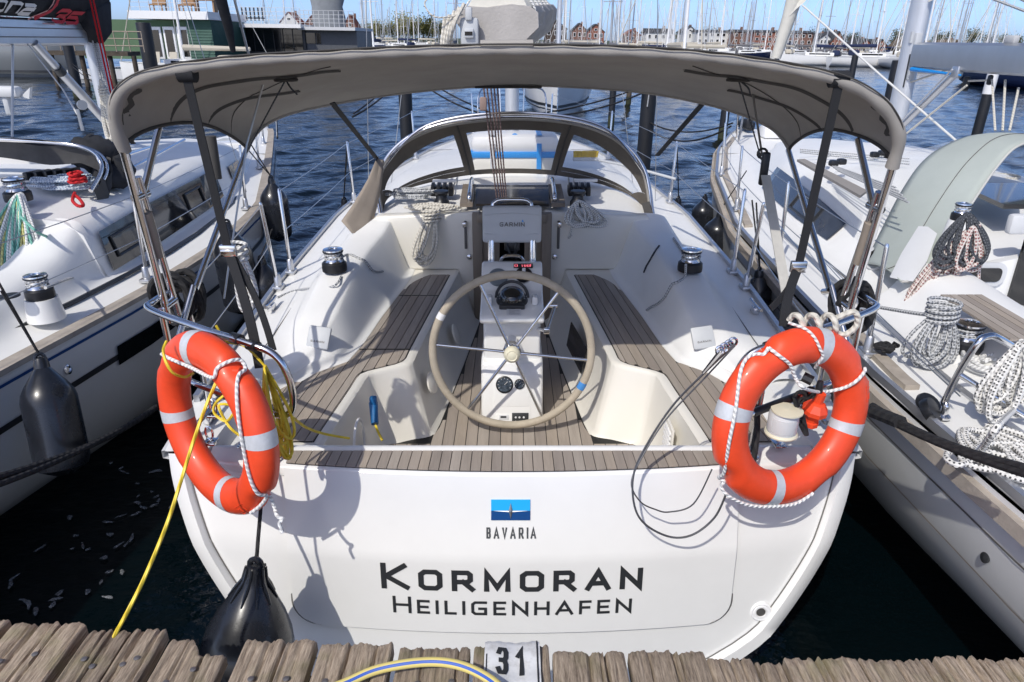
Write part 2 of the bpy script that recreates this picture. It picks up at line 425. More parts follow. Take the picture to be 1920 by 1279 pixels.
# ================================================================ wooden jetty in the foreground
def wood_jetty():
    m = mat('old grey brown pier timber', (.29, .225, .17), .88)
    nt = m.node_tree; N = nt.nodes; L = nt.links; p = N['Principled BSDF']
    geo = N.new('ShaderNodeNewGeometry')
    mp = N.new('ShaderNodeMapping'); mp.inputs['Scale'].default_value = (1, .09, 1); L.new(geo.outputs['Position'], mp.inputs[0])
    n1 = N.new('ShaderNodeTexNoise'); n1.inputs['Scale'].default_value = 150; n1.inputs['Detail'].default_value = 8; n1.inputs['Roughness'].default_value = .75; L.new(mp.outputs[0], n1.inputs['Vector'])
    r1 = N.new('ShaderNodeValToRGB'); e = r1.color_ramp.elements
    e[0].position, e[0].color = .33, (.125, .09, .062, 1); e[1].position, e[1].color = .68, (.58, .47, .355, 1)
    L.new(n1.outputs['Fac'], r1.inputs[0])
    n2 = N.new('ShaderNodeTexNoise'); n2.inputs['Scale'].default_value = 9; n2.inputs['Detail'].default_value = 6; L.new(geo.outputs['Position'], n2.inputs['Vector'])
    r2 = N.new('ShaderNodeValToRGB'); f = r2.color_ramp.elements; f[0].position, f[0].color = .52, (0, 0, 0, 1); f[1].position, f[1].color = .72, (.55, .55, .55, 1)
    L.new(n2.outputs['Fac'], r2.inputs[0])
    mx = N.new('ShaderNodeMix'); mx.data_type = 'RGBA'; mx.inputs[7].default_value = (.24, .225, .11, 1)
    L.new(r2.outputs[0], mx.inputs[0]); L.new(r1.outputs[0], mx.inputs[6])
    oi = N.new('ShaderNodeObjectInfo'); hs = N.new('ShaderNodeHueSaturation'); mr = N.new('ShaderNodeMapRange'); mr.inputs[3].default_value = .78; mr.inputs[4].default_value = 1.18
    L.new(oi.outputs['Random'], mr.inputs[0]); L.new(mr.outputs[0], hs.inputs['Value']); L.new(mx.outputs[2], hs.inputs['Color']); L.new(hs.outputs[0], p.inputs['Base Color'])
    bp = N.new('ShaderNodeBump'); bp.inputs['Strength'].default_value = .9; bp.inputs['Distance'].default_value = .006; L.new(n1.outputs['Fac'], bp.inputs['Height']); L.new(bp.outputs[0], p.inputs['Normal'])
    ZP = 1.13
    j = thing('wooden_jetty', 'weathered wooden jetty of rough planks along the bottom of the photo', 'jetty', (0, 1.0, ZP - .3))
    bounds = [(-300, -215), (-210, -75), (-68, 16), (26, 162), (170, 244), (250, 312), (318, 436), (460, 592), (602, 737), (748, 882), (890, 1029), (1036, 1170), (1178, 1318), (1326, 1411), (1417, 1465), (1471, 1606), (1611, 1745), (1752, 1828), (1835, 1960), (1968, 2100), (2110, 2230)]
    g = random.Random(11)
    nail = MB().lathe([(.0085, 0), (.0085, .0015), (.004, .003), (0, .003)], (0, 0, 0), n=10)
    nmat = mat('rusty nail head', (.20, .19, .19), .5, .6, var=.3, vs=90)
    nails = []
    for bi, (u0, u1) in enumerate(bounds):
        vtop = 1168 + 70 * (u0 + u1) / 2 / 1900 + g.uniform(-7, 7) + (10 if 300 < u0 < 1500 else 0)
        e0 = at(u0, vtop, z=ZP); e1 = at(u1, vtop, z=ZP)
        x0, x1 = e0.x, e1.x; ye = (e0.y + e1.y) / 2; dz = g.uniform(-.006, .006)
        nx = max(14, int((x1 - x0) / .0042)); ys = np.concatenate([np.linspace(ye, ye - .36, 60), np.linspace(ye - .37, -.9, 24)])
        ph = [g.uniform(0, 99) for _ in range(6)]
        from mathutils import noise as nz
        crack = [(g.uniform(.12, .88), g.uniform(.004, .009), g.uniform(.008, .02)) for _ in range(g.choice((2, 3, 4)))]
        rows = []
        for iy, y in enumerate(ys):
            row = []
            for ix in range(nx + 1):
                s = ix / nx; x = lerp(x0, x1, s)
                wv = .005 * nz.noise(Vector((x * 4, y * 2.2, ph[0])))
                gr = nz.noise(Vector(((x + wv) * 75, y * 1.6, ph[1]))); gr2 = nz.noise(Vector(((x + wv) * 190, y * 4, ph[2])))
                h = -.006 * max(0, gr) ** 1.1 * 1.5 - .0016 * gr2
                for (c, w, d) in crack:
                    q = abs(s - c + .05 * nz.noise(Vector((y * 3, c * 40, ph[3])))) * (x1 - x0)
                    h -= d * max(0, 1 - q / w)
                ed = min(s, 1 - s) * (x1 - x0); h -= .006 * max(0, 1 - ed / .007) ** 2
                yy = y
                if iy < 14:
                    k = (1 - iy / 14)
                    rag = .010 * nz.noise(Vector((x * 45, ph[4], 0))) + .007 * nz.noise(Vector((x * 120, ph[5], 0)))
                    if bi == 6: rag -= .055 * max(0, min(1, (s - .42) * 6))       # the broken corner
                    yy += rag * k; h -= .006 * k ** 6
                row.append((x + .004 * nz.noise(Vector((y * 6, ph[3], s))), yy, ZP + dz + h))
            rows.append(row)
        top = rows
        mb = MB(); mb.grid(top)
        low = ZP - .048
        fr = [top[0], [(p[0], p[1] - .004, low) for p in top[0]]]; mb.grid(fr)
        mb.grid([[r[0] for r in top], [(r[0][0], r[0][1], low) for r in top]]); mb.grid([[r[-1] for r in top], [(r[-1][0], r[-1][1], low) for r in top]])
        mb.build('plank', m, j, ang=60)
        for q in range(2):
            s = .3 + .4 * q + g.uniform(-.1, .1)
            nails.append((lerp(x0, x1, s), ye - .1 - g.uniform(0, .05), ZP + dz + .001))
    b = MB(); b.box((0, 1.18, ZP - .14), (5.2, .14, .17)); b.box((0, .2, ZP - .14), (5.2, .14, .17)); b.build('beam', m, j, smooth=False)
    first = None
    for x, y, z in nails:
        if first is None:
            first = nail.build('nail_head', nmat, None); first.parent = j; o = first
        else:
            o = first.copy(); COL.objects.link(o)
        o.location = Vector((x, y, z)) - Vector(j.location)
    # berth number plate
    pl = thing('number_plate', 'bent white berth plate reading 31 nailed to a jetty plank', 'sign', at(957, 1250, z=ZP + .012))
    def pm(u, v, lift):      # u across, v along the plate, in metres
        return Vector((x0p + u, y0p + v, ZP + .012 + lift + .0035 * math.sin(u * 55) + (.0 if v < .155 else -(v - .155) * .8) + .002 * math.sin(v * 70)))
    x0p = at(908, 1245, z=ZP).x; x1p = at(1013, 1245, z=ZP).x; wp = x1p - x0p; y0p = at(960, 1300, z=ZP).y; hp = at(960, 1204, z=ZP).y - y0p
    pmat = mat('scuffed white plate', (.66, .67, .68), .45, var=.0, vs=22, dirt=(.40, .39, .38), bump=.15, bs=60)
    mb = MB(); rows = [[pm(wp * i / 16, hp * jj / 20 + (.006 * math.sin(i * 1.9) if jj == 20 else 0), 0) for i in range(17)] for jj in range(21)]
    mb.grid(rows); mb.grid([[p - Vector((0, 0, .0035)) for p in r] for r in rows]); mb.build('plate', pmat, pl)
    mb = MB()
    lettering(mb, [('3', wp * .21, hp * .27, wp * .22, hp * .53), ('1', wp * .56, hp * .26, wp * .17, hp * .54)], lambda x, y, l: pm(x, y, l + .003), .0135)
    mb.grid([[pm(wp * .935, hp * t / 12, .0024) for t in range(13)], [pm(wp * .965, hp * t / 12, .0024) for t in range(13)]])
    mb.grid([[pm(wp * .03, hp * t / 12, .0024) for t in range(9)], [pm(wp * .05, hp * t / 12, .0024) for t in range(9)]])
    mb.build('number', G['letter'], pl, fix=False)
    # yellow hose with a blue stripe
    hm = mat('yellow hose with blue stripe', (.74, .60, .22), .5); nt = hm.node_tree; N = nt.nodes; L = nt.links
    uv = N.new('ShaderNodeUVMap'); sp = N.new('ShaderNodeSeparateXYZ'); L.new(uv.outputs[0], sp.inputs[0])
    rp = N.new('ShaderNodeValToRGB'); rp.color_ramp.interpolation = 'CONSTANT'; e = rp.color_ramp.elements
    e[0].color = (.72, .60, .20, 1); e[1].position = .80; e[1].color = (.02, .09, .42, 1); e.new(.9).color = (.72, .60, .20, 1)
    L.new(sp.outputs[1], rp.inputs[0]); L.new(rp.outputs[0], N['Principled BSDF'].inputs['Base Color'])
    pts = [at(u, v, z=ZP + .022 + l) for u, v, l in ((560, 1310, 0), (640, 1284, 0), (700, 1258, .01), (760, 1245, .02), (815, 1241, .025), (860, 1247, .03), (900, 1263, .03), (935, 1287, .03), (960, 1320, .03))]
    MB().tube(cr(pts, 8), .0125, 14).build('garden_hose', hm, label='yellow hose with blue stripe looped over the jetty planks', cat='hose')
wood_jetty()

# ================================================================ the sailboat moored stern-to in the middle
K = thing('sailboat', 'white sailboat with taupe bimini and lifebuoys, KORMORAN lettered on its stern', 'sailboat', (0, 6, 0))
def y_t(x, z):
    d = 1.10 - z
    return 2.33 + .07 * x * x - (.30 * d if d < .34 else .102 + .10 * (d - .34))
def tr(u, v):
    y = 2.25
    for _ in range(6):
        p = at(u, v, y=y); y = y_t(p.x, p.z)
    return p
# ---- hull
STERN = [(1.435, 1.12)]
for _u, _v in ((1592, 905), (1566, 990), (1532, 1060), (1478, 1142), (1420, 1215)):
    _p = tr(_u + 2, _v); STERN.append((_p.x, _p.z))
STERN += [(.62, -.0), (0, -.1)]
GEN = [(1, 1), (.99, .93), (.965, .78), (.93, .58), (.875, .36), (.77, .08), (.45, -.22), (0, -.34)]
BEAM = [(2.3, 1.435, 1.12), (3, 1.52, 1.125), (4.5, 1.63, 1.14), (6.5, 1.67, 1.17), (8.5, 1.5, 1.22), (10, 1.14, 1.28), (11.3, .6, 1.34), (12.0, .18, 1.38), (12.25, .03, 1.40)]
def deck_edge(y): return interp(BEAM, y)
def khull():
    mb = MB(); NS = 30
    ys = [2.3 + (12.25 - 2.3) * (i / NS) ** 1.25 for i in range(NS + 1)]
    for sgn in (-1, 1):
        rows = []
        for i, y in enumerate(ys):
            b, zs = deck_edge(y); k = min(1, max(0, (y - 2.3) / 3.2)); k = k * k * (3 - 2 * k)
            row = []
            for (sx, sz), (gx, gz) in zip(STERN, GEN):
                x = lerp(sx * b / 1.435, gx * b, k); z = lerp(sz, gz * zs if gz > 0 else gz, k)
                yy = y_t(x, z) if i == 0 else y + (y_t(x, z) - 2.3 - .0) * (1 - k) * .6 * (1 if i < 6 else .3)
                row.append(Vector((sgn * x, yy, z)))
            rows.append(chaikin(row, 1))
        mb.grid(rows)
    return mb.build('hull', G['gel'], K, ang=60)
hull = khull()
# rim and transom
def outline(ins=0.0, n=60):
    P = [Vector((x, z)) for x, z in STERN[:-1]]
    P = [Vector((p.x, p.y, 0)) for p in P]; Q = chaikin(P, 2)
    return [(p.x, p.y) for p in Q]
def inset(poly, d):
    out = []
    for i, p in enumerate(poly):
        a = Vector(poly[max(i - 1, 0)]); b = Vector(poly[min(i + 1, len(poly) - 1)]); t = (b - a).normalized()
        out.append((p[0] + t.y * d, p[1] - t.x * d))     # towards the centre line for a path running down the starboard side
    return out
OUT = outline()
tb = MB()
zs_ = np.linspace(1.10, -.02, 24)
def hw(z): return float(np.interp(z, [p[1] for p in OUT[::-1]], [p[0] for p in OUT[::-1]]))
tb.grid([[Vector((hw(z) * t, y_t(hw(z) * t, z) + .012, z)) for t in np.linspace(-1, 1, 33)] for z in zs_])
tr_o = tb.build('transom', G['gel'], K, ang=60)
for sgn in (-1, 1):
    rb = MB(); gb = MB()
    A, C, D, E = OUT, inset(OUT, .006), inset(OUT, .062), inset(OUT, .072)
    def P3(p, l): return Vector((sgn * p[0], y_t(p[0], p[1]) + l, p[1]))
    rb.grid([[P3(p, .02) for p in A], [P3(p, -.012) for p in A], [P3(p, -.020) for p in C], [P3(p, -.020) for p in D], [P3(p, .014) for p in E]])
    rb.build('transom_rim', G['gel'], tr_o, ang=50)
    Fo = inset(OUT, .079)
    gb.grid([[P3(p, .0105) for p in E], [P3(p, .0105) for p in Fo]]); gb.build('rim_seam', G['groove'], tr_o)
# centre panel with rounded lower corners, set proud of the transom
def panel_pts(m, l):
    w, zt, zb, r = .93 - m, 1.098, .405 + m, .11
    P = [(-w, zt)] + [(-w + r - r * math.cos(a), zb + r - r * math.sin(a)) for a in np.linspace(0, math.pi / 2, 8)]
    P += [(w - r + r * math.sin(a), zb + r - r * math.cos(a)) for a in np.linspace(0, math.pi / 2, 8)] + [(w, zt)]
    return P
mb = MB(); rows = []
for z in np.linspace(1.098, .406, 30):
    r = .11; w = .93 if z > .515 else .93 - r + math.sqrt(max(0, r * r - (.515 - z) ** 2))
    rows.append([Vector((w * t, y_t(w * t, z) - .004, z)) for t in np.linspace(-1, 1, 41)])
mb.grid(rows)
pp = panel_pts(0, 0); mb.grid([[Vector((x, y_t(x, z) - .004, z)) for x, z in pp], [Vector((x * 1.003, y_t(x, z) + .012, z - .003)) for x, z in pp]])
panel = mb.build('transom_panel', G['gel'], K, ang=40)
mb = MB(); q = panel_pts(-.012, 0); mb.grid([[Vector((x, y_t(x, z) + .0085, z)) for x, z in pp], [Vector((x, y_t(x, z) + .0085, z)) for x, z in q]]); mb.build('panel_seam', G['groove'], panel)
def tl(x, z, l=0): return Vector((x, y_t(x, z) - .0065 - l, z))
# name, home port, builder's mark
def zrow(u, v): p = tr(u, v); return p.x, p.z
x0, zb = zrow(716, 1101); x1, _ = zrow(1203, 1104); _, zt = zrow(716, 1053); _, zts = zrow(800, 1066)
mb = MB(); it = layout('KORMORAN', x0, x1, zb, zt - zb, zts - zb, .38)
lettering(mb, it, tl, .0225); mb.build('name_lettering', G['letter'], panel, fix=False)['label'] = 'dark lettering reading KORMORAN'
x0, zb = zrow(738, 1146); x1, _ = zrow(1183, 1148); _, zt = zrow(738, 1115); _, zts = zrow(800, 1123)
mb = MB(); it = layout('HEILIGENHAFEN', x0, x1, zb, zt - zb, zts - zb, .34, .0125)
lettering(mb, it, tl, .0125); mb.build('port_lettering', G['letter'], panel, fix=False)['label'] = 'dark lettering reading HEILIGENHAFEN'
x0, zb = zrow(912, 1008); x1, _ = zrow(1005, 1008); _, zt = zrow(912, 987)
mb = MB(); it = layout('BAVARIA', x0, x1, zb, zt - zb, None, .55, .008)
lettering(mb, it, tl, .0068); mb.build('builder_lettering', G['lettergrey'], panel, fix=False)['label'] = 'grey lettering reading BAVARIA'
x0, zb = zrow(921, 973); x1, zt = zrow(994, 935); zm = lerp(zb, zt, .47); xm = (x0 + x1) / 2
def qd(mb, a, l=.002, d=.003):
    mb.prism([tl(x, z, l) for x, z in a], (0, d, 0))
e1 = MB(); qd(e1, [(x0, zm), (x1, zm), (x1, zt), (x0, zt)]); em = e1.build('emblem', mat('light blue emblem', (.02, .42, .85), .25), panel, smooth=False)
e2 = MB(); qd(e2, [(x0, zb), (x1, zb), (x1, zm - .0006), (x0, zm - .0006)]); e2.build('emblem_base', G['navy'], em, smooth=False)
e3 = MB(); hh = (zt - zb) * .4; ww = (x1 - x0) * .46; s_ = .008
e3.add([tl(xm - ww, zm, .0032), tl(xm, zm + .0035, .0055), tl(xm + ww, zm, .0032), tl(xm, zm - .0035, .0055)], [(0, 3, 2, 1)])
e3.add([tl(xm, zm + hh, .0045), tl(xm + s_, zm, .0045), tl(xm, zm - hh, .0045), tl(xm - s_, zm, .0045), tl(xm, zm, .009)], [(0, 4, 1), (1, 4, 2), (2, 4, 3), (3, 4, 0)])
e3.build('emblem_star', G['alu'], em, smooth=False)
# water outlet fitting
p = tr(1427, 1149); mb = MB()
mb.lathe([(.046, -.002), (.046, .006), (.04, .011), (.033, .009), (.031, .012), (.023, .012), (.02, .002)], p + Vector((0, .01, 0)), (0, -1, .15), 28)
dr = mb.build('drain_outlet', G['white'], tr_o); MB().lathe([(.0195, .004), (0, .004)], p + Vector((0, .006, 0)), (0, -1, .15), 20).build('opening', G['groove'], dr)

# ---- deck, coamings, coachroof
def sect_aft(y):
    b, zd = deck_edge(y)
    xo, xt, xi, zt, xs = interp([(3.10, 1.33, 1.28, 1.265, 1.112, 1.25), (3.22, 1.33, 1.25, 1.21, 1.105, 1.17), (3.36, 1.33, 1.22, 1.14, 1.10, 1.10), (3.5, 1.33, 1.2, 1.05, 1.16, .96), (3.75, 1.34, 1.2, 1.0, 1.25, .92), (4.2, 1.36, 1.2, .99, 1.345, .885), (4.7, 1.37, 1.2, .97, 1.375, .83), (5.0, 1.37, 1.18, .93, 1.40, .80), (5.30, 1.36, 1.16, .90, 1.47, .80)], y)
    return [(b, zd), (b - .05, zd + .012), (xo, zd + .025), (lerp(xo, xt, .75), lerp(zd, zt, .80)), (xt, zt), (xi + .03, zt + .004), (xi, zt - .03), (lerp(xi, xs, .8), 1.10), (xs, 1.06), (xs - .04, 1.05)]
def sect_fwd(y):
    b, zd = deck_edge(y)
    xc, zc = interp([(5.25, 1.16, 1.475), (5.6, 1.16, 1.49), (6.3, 1.15, 1.545), (6.6, 1.14, 1.57), (7.6, 1.05, 1.56), (8.6, .88, 1.50), (9.5, .62, 1.40), (9.9, .3, 1.33)], y)
    xo = min(xc + .14, b - .06); cw_ = .04 * min(1, max(0, (y - 6.3) / .5))
    return [(b, zd), (b - .05, zd + .012), (xo, zd + .03), (xc + .03, lerp(zd, zc, .6)), (xc - .06, zc - .03), (xc * .6, zc + .005), (xc * .25, zc + .008 + cw_), (0, zc + .01 + cw_)]
dk = MB()
for sgn in (-1, 1):
    ys = list(np.linspace(3.10, 5.30, 34))
    dk.grid([chaikin([Vector((sgn * x, y, z)) for x, z in sect_aft(y)], 2) for y in ys])
    ys = list(np.linspace(5.25, 9.9, 30))
    dk.grid([chaikin([Vector((sgn * x, y, z)) for x, z in sect_fwd(y)], 2) for y in ys])
    # foredeck
    ys = np.linspace(9.9, 12.24, 12)
    dk.grid([[Vector((sgn * deck_edge(y)[0] * t, y, deck_edge(y)[1] + .015 + .03 * (1 - t))) for t in np.linspace(1, 0, 8)] for y in ys])
    # stern quarters: flat deck beside the helm seat
    ys = np.linspace(2.36, 3.16, 10)
    def qrow(y):
        b, zd = deck_edge(y); yo = max(0, 2.44 - y)
        return [Vector((sgn * x, max(y, y_t(x, 1.1) + .0), z)) for x, z in ((b, 1.12), (b - .05, 1.128), (1.28, 1.12), (1.262, 1.085), (1.25, 1.052), (1.2, 1.05))]
    dk.grid([qrow(y) for y in ys])
deck = dk.build('deck', G['geldeck'], K, ang=50)
# toe rail along the sheer
for sgn in (-1, 1):
    mb = MB(); ys = np.linspace(2.9, 12, 40)
    ring = [(-.0, 0), (.0, .035), (.028, .035), (.028, 0)]
    mb.grid([[Vector((sgn * (deck_edge(y)[0] - dx), y, deck_edge(y)[1] + dz)) for dx, dz in ring] for y in ys], closed=True, cap0=True, cap1=True)
    mb.build('toe_rail', G['alu'], K)
    mb = MB(); ys = np.linspace(2.5, 12, 40)
    mb.grid([[Vector((sgn * (deck_edge(y)[0] + dx), y, deck_edge(y)[1] + dz)) for dx, dz in ((-.01, -.01), (.022, -.015), (.022, -.05), (-.02, -.06))] for y in ys]); mb.build('rubbing_strake', G['palegrey'], K)

# ---- cockpit well
TOP = [(.42, 5.22), (.49, 4.4), (.548, 3.72), (.558, 3.56), (.57, 3.515), (.605, 3.475), (.72, 3.405), (.765, 3.37), (.785, 3.32), (.80, 3.15), (.84, 2.75), (.85, 2.58)]
BOT = [(.27, 5.24), (.35, 4.4), (.435, 3.6), (.455, 3.44), (.465, 3.38), (.50, 3.345), (.65, 3.30), (.70, 3.275), (.715, 3.23), (.725, 3.1), (.76, 2.75), (.77, 2.58)]
TOPs, BOTs = [[(p.x, p.y) for p in cr([(a, b, 0) for a, b in L_], 6)] for L_ in (TOP, BOT)]
ck = MB()
for sgn in (-1, 1):
    T3 = [Vector((sgn * x, y, 1.05)) for x, y in TOPs]; B3_ = [Vector((sgn * x, y, .655)) for x, y in BOTs]
    rows = [[p + Vector((sgn * .05, 0, -.002)) for p in T3], [p + Vector((sgn * .018, 0, .0)) for p in T3], [p + Vector((sgn * .004, 0, -.004)) for p in T3], [p.lerp(q, .03) + Vector((-sgn * .004, 0, 0)) for p, q in zip(T3, B3_)], [p.lerp(q, .07) for p, q in zip(T3, B3_)], [p.lerp(q, .5) for p, q in zip(T3, B3_)], [p.lerp(q, .95) for p, q in zip(T3, B3_)], [q - Vector((sgn * .03, 0, .004)) for q in B3_]]
    ck.grid(rows)
    # seat base sheet
    def outer(y): return sect_aft(y)[-1][0] + .045 if y > 3.24 else 1.255
    ys = np.linspace(2.6, 5.25, 40); tx = [p[0] for p in TOPs]; ty = [p[1] for p in TOPs]
    ck.grid([[Vector((sgn * lerp(float(np.interp(y, ty[::-1], tx[::-1])) + .02, outer(y), t), y, 1.048)) for t in (0, .5, 1)] for y in ys])
ck.grid([[Vector((x, y, .652)) for x in (-.8, 0, .8)] for y in (2.56, 4, 5.3)])
ck.box((0, 2.545, .87), (1.72, .02, .40))        # inner face of the transom
cockpit = ck.build('cockpit_well', G['cream'], K, ang=50)
# sole planks
def clip_poly(x0, x1, xa, xb):
    return max(x0, xa), min(x1, xb)
SB = MB(); ys_ = np.linspace(2.58, 5.2, 24); bx_ = [p[0] for p in BOTs]; by_ = [p[1] for p in BOTs]
SB.grid([[Vector((s * (float(np.interp(y, by_[::-1], bx_[::-1])) - .03), y, .657)) for s in (-1, 1)] for y in ys_])
sole = SB.build('cockpit_sole', G['caulk'], K, smooth=False)
def strip(parent, xfn0, xfn1, ys, z, m, th=.005):
    """a plank between two x(y) curves"""
    mb = MB(); a = [Vector((xfn0(y), y, z)) for y in ys]; b = [Vector((xfn1(y), y, z)) for y in ys]
    d = Vector((0, 0, th)); mb.grid([a, [p + d for p in a], [p + d for p in b], b], cap0=True, cap1=True); 
    return mb.build('plank', m, parent, smooth=False)
def teak(i):
    return TEAK[i % len(TEAK)]
TEAK = [mat('weathered teak board', tuple(c * f for c in base), .8, var=.20, vs=11, bump=.3, bs=70, stretch=st) for f, base, st in ((1.1, (.29, .25, .212), (1, .12, 1)), (1.22, (.29, .255, .22), (1, .12, 1)), (1.0, (.29, .25, .215), (1, .12, 1)), (1.14, (.30, .255, .21), (1, .12, 1)))]
TEAKX = TEAK
n = 0; wpl = .052
for i in range(-12, 12):
    xa, xb = i * .064 + .002, (i + 1) * .064 - .002
    def lim(y): return float(np.interp(y, by_[::-1], bx_[::-1])) - .04
    ok = [y for y in np.linspace(2.66, 5.18, 30) if (max(abs(xa), abs(xb)) < lim(y) + .045)]
    if len(ok) < 2: continue
    strip(sole, lambda y: max(-lim(y), min(lim(y), xa)), lambda y: max(-lim(y), min(lim(y), xb)), ok, .658, teak(i)); n += 1
# seat planks: boards run fore and aft, clipped to the seat outline
def seat_planks(sgn):
    tx = [p[0] for p in TOPs]; ty = [p[1] for p in TOPs]
    def inn(y): return float(np.interp(y, ty[::-1], tx[::-1])) + .045
    def outr(y):
        o = outer(y) - .055
        if y > 4.72: o = min(o, .76 - .0 + -((y - 4.72) / .36) ** 2 * .16)
        return o
    base = MB(); ys = np.linspace(2.66, 5.06, 60)
    rowsA = [[Vector((sgn * (inn(y) - .006), y, 1.050)), Vector((sgn * (outr(y) + .006), y, 1.050))] for y in ys]
    base.grid(rowsA); base.grid([[r[0] for r in rowsA], [r[0] - Vector((0, 0, .012)) for r in rowsA]])
    seat = base.build('seat', G['caulk'], K, smooth=False)
    # a slight splay follows the seat's inner edge
    def xl(k, y): return inn(min(y, 5.06)) * 0 + (.40 + k * .0555) + (4.95 - y) * .085
    for k in range(-4, 16):
        for ya, yb in (((2.66, 5.055),) if sgn > 0 else ((2.66, 3.655), (3.67, 4.575), (4.59, 5.055))):
            run = []; ys = np.linspace(ya, yb, 130)
            def flush():
                if len(run) > 1:
                    strip(seat, lambda y: sgn * max(inn(y), xl(k, y) + .0022), lambda y: sgn * min(outr(y), xl(k + 1, y) - .0022), list(run), 1.0505, teak(k * 3 + int(ya)))
                run.clear()
            for y in ys:
                if min(outr(y), xl(k + 1, y) - .0022) - max(inn(y), xl(k, y) + .0022) > .002: run.append(y)
                else: flush()
            flush()
    return seat
seatL = seat_planks(-1); seatR = seat_planks(1)
# transom top: white lip and cross boards
lp = MB()
rowz = []
for x in np.linspace(-1.27, 1.27, 40):
    yt = y_t(x, 1.1)
    rowz.append([Vector((x, yt - .004, 1.06)), Vector((x, yt - .004, 1.092)), Vector((x, yt + .006, 1.104)), Vector((x, 2.50, 1.106)), Vector((x, 2.51, 1.114)), Vector((x, 2.532, 1.114)), Vector((x, 2.542, 1.108)), Vector((x, 2.556, 1.04))])
lp.grid(rowz); lip = lp.build('transom_top', G['gel'], K, ang=50)
cb = MB(); xs = np.linspace(-.925, .885, 44)
cb.grid([[Vector((x, y_t(x, 1.1) + .013, 1.1085)) for x in xs], [Vector((x, 2.497, 1.1085)) for x in xs]]); tbase = cb.build('stern_seat', G['caulk'], K, smooth=False)
for i in range(len(xs) - 1):
    a, b = xs[i] + .0016, xs[i + 1] - .0016; fan = .06; mb = MB()
    def px(x, y): return x * (1 + fan * (2.43 - y))
    q = [Vector((px(a, y_t(a, 1.1)), y_t(a, 1.1) + .017, 1.109)), Vector((px(b, y_t(b, 1.1)), y_t(b, 1.1) + .017, 1.109)), Vector((px(b, 2.49), 2.492, 1.109)), Vector((px(a, 2.49), 2.492, 1.109))]
    mb.prism(q, (0, 0, .005)); mb.build('plank', teak(i * 7 + (i // 3)), tbase, smooth=False)

# ---- forward bulkhead and companionway
for sgn in (-1, 1):
    bk = MB(); poly = [(sgn * .24, .66), (sgn * .42, .66), (sgn * .42, 1.05), (sgn * .92, 1.05), (sgn * 1.06, 1.40), (sgn * 1.04, 1.47), (sgn * .3, 1.50), (sgn * .24, 1.50)]
    bk.prism([(x, 5.19, z) for x, z in poly], (0, .12, 0), .02)
    bulk = bk.build('bulkhead', G['cream'], K, ang=50)
cw = MB()
for sgn in (-1, 1): cw.box((sgn * .262, 5.15, 1.06), (.075, .07, .9), bev=.008)
cw.box((0, 5.14, 1.475), (.52, .09, .07), bev=.01); cw.box((0, 5.15, .70), (.5, .07, .14), bev=.008)
frame = cw.build('companionway_frame', G['wood'], K)
MB().box((0, 5.6, 1.1), (.47, .03, .9)).build('cabin_shade_board', G['dark'], frame, smooth=False)  # flat black board put in for the shade of the unlit cabin
mb = MB()
for sgn in (-1, 1): mb.box((sgn * .16, 5.16, 1.12), (.13, .03, .80), bev=.004)
mb.build('washboard', G['wood'], frame)
# sliding hatch with its side rails and handles
mb = MB(); mb.grid([[at(u, v, y=yy) for u in (892, 925, 960, 995, 1029)] for v, yy in ((347, 5.9), (352, 5.85), (383, 5.3), (387, 5.28))])
hatch = mb.build('sliding_hatch', G['smoke'], K)
for u0, u1, u2, u3 in ((868, 892, 862, 886), (1028, 1052, 1034, 1060)):
    mb = MB(); P = [at(u0, 345, y=5.92), at(u1, 345, y=5.92), at(u3, 381, y=5.26), at(u2, 381, y=5.26)]
    mb.prism(P, (0, 0, -.03)); mb.build('hatch_rail', G['wood'], hatch, smooth=False)
for u in (882, 1038):
    a, b = at(u + (3 if u < 960 else -3), 340, y=5.85), at(u - (2 if u < 960 else -2), 374, y=5.3)
    mb = MB(); mb.tube(cr([b - Vector((0, 0, .02)), b + Vector((0, .02, .03)), a.lerp(b, .5) + Vector((0, 0, .035)), a + Vector((0, 0, .02)), a - Vector((0, 0, .03))], 6), .017, 10); mb.build('grab_handle', G['chrome'], hatch)

# ---- steering pedestal
pd = MB()
low = [(3.49, .655), (3.60, 1.0), (3.66, 1.02), (3.95, 1.02), (4.0, .655)]
pd.prism([(-.178, y, z) for y, z in low], (.356, 0, 0), .022)
colm = [(3.63, .98), (3.645, 1.25), (3.95, 1.25), (3.95, .98)]
pd.prism([(-.163, y, z) for y, z in colm], (.326, 0, 0), .02)
pod = [(3.545, 1.262), (3.53, 1.285), (3.545, 1.305), (3.62, 1.325), (3.79, 1.365), (3.90, 1.475), (3.945, 1.495), (4.05, 1.47), (4.06, 1.24), (3.66, 1.235)]
pd.prism([(-.178, y, z) for y, z in pod], (.356, 0, 0), .024)
ped = pd.build('steering_pedestal', G['gel'], K, ang=40)
def pface(u, v, off=0.0):      # point on the lower aft face
    for _ in range(1):
        d = (CX * ((u - 960) / FPX) + CF + CU * ((639.5 - v) / FPX))
        n_ = Vector((0, -(1.0 - .655), .11)).normalized(); p0 = Vector((0, 3.49, .655)) + n_ * off
        return CP + d * ((p0 - CP).dot(n_) / d.dot(n_)), n_
def pslope(u, v, off=0.0):     # point on the sloping instrument face
    d = (CX * ((u - 960) / FPX) + CF + CU * ((639.5 - v) / FPX))
    n_ = Vector((0, -.11, .11)).normalized(); p0 = Vector((0, 3.79, 1.365)) + n_ * off
    return CP + d * ((p0 - CP).dot(n_) / d.dot(n_)), n_
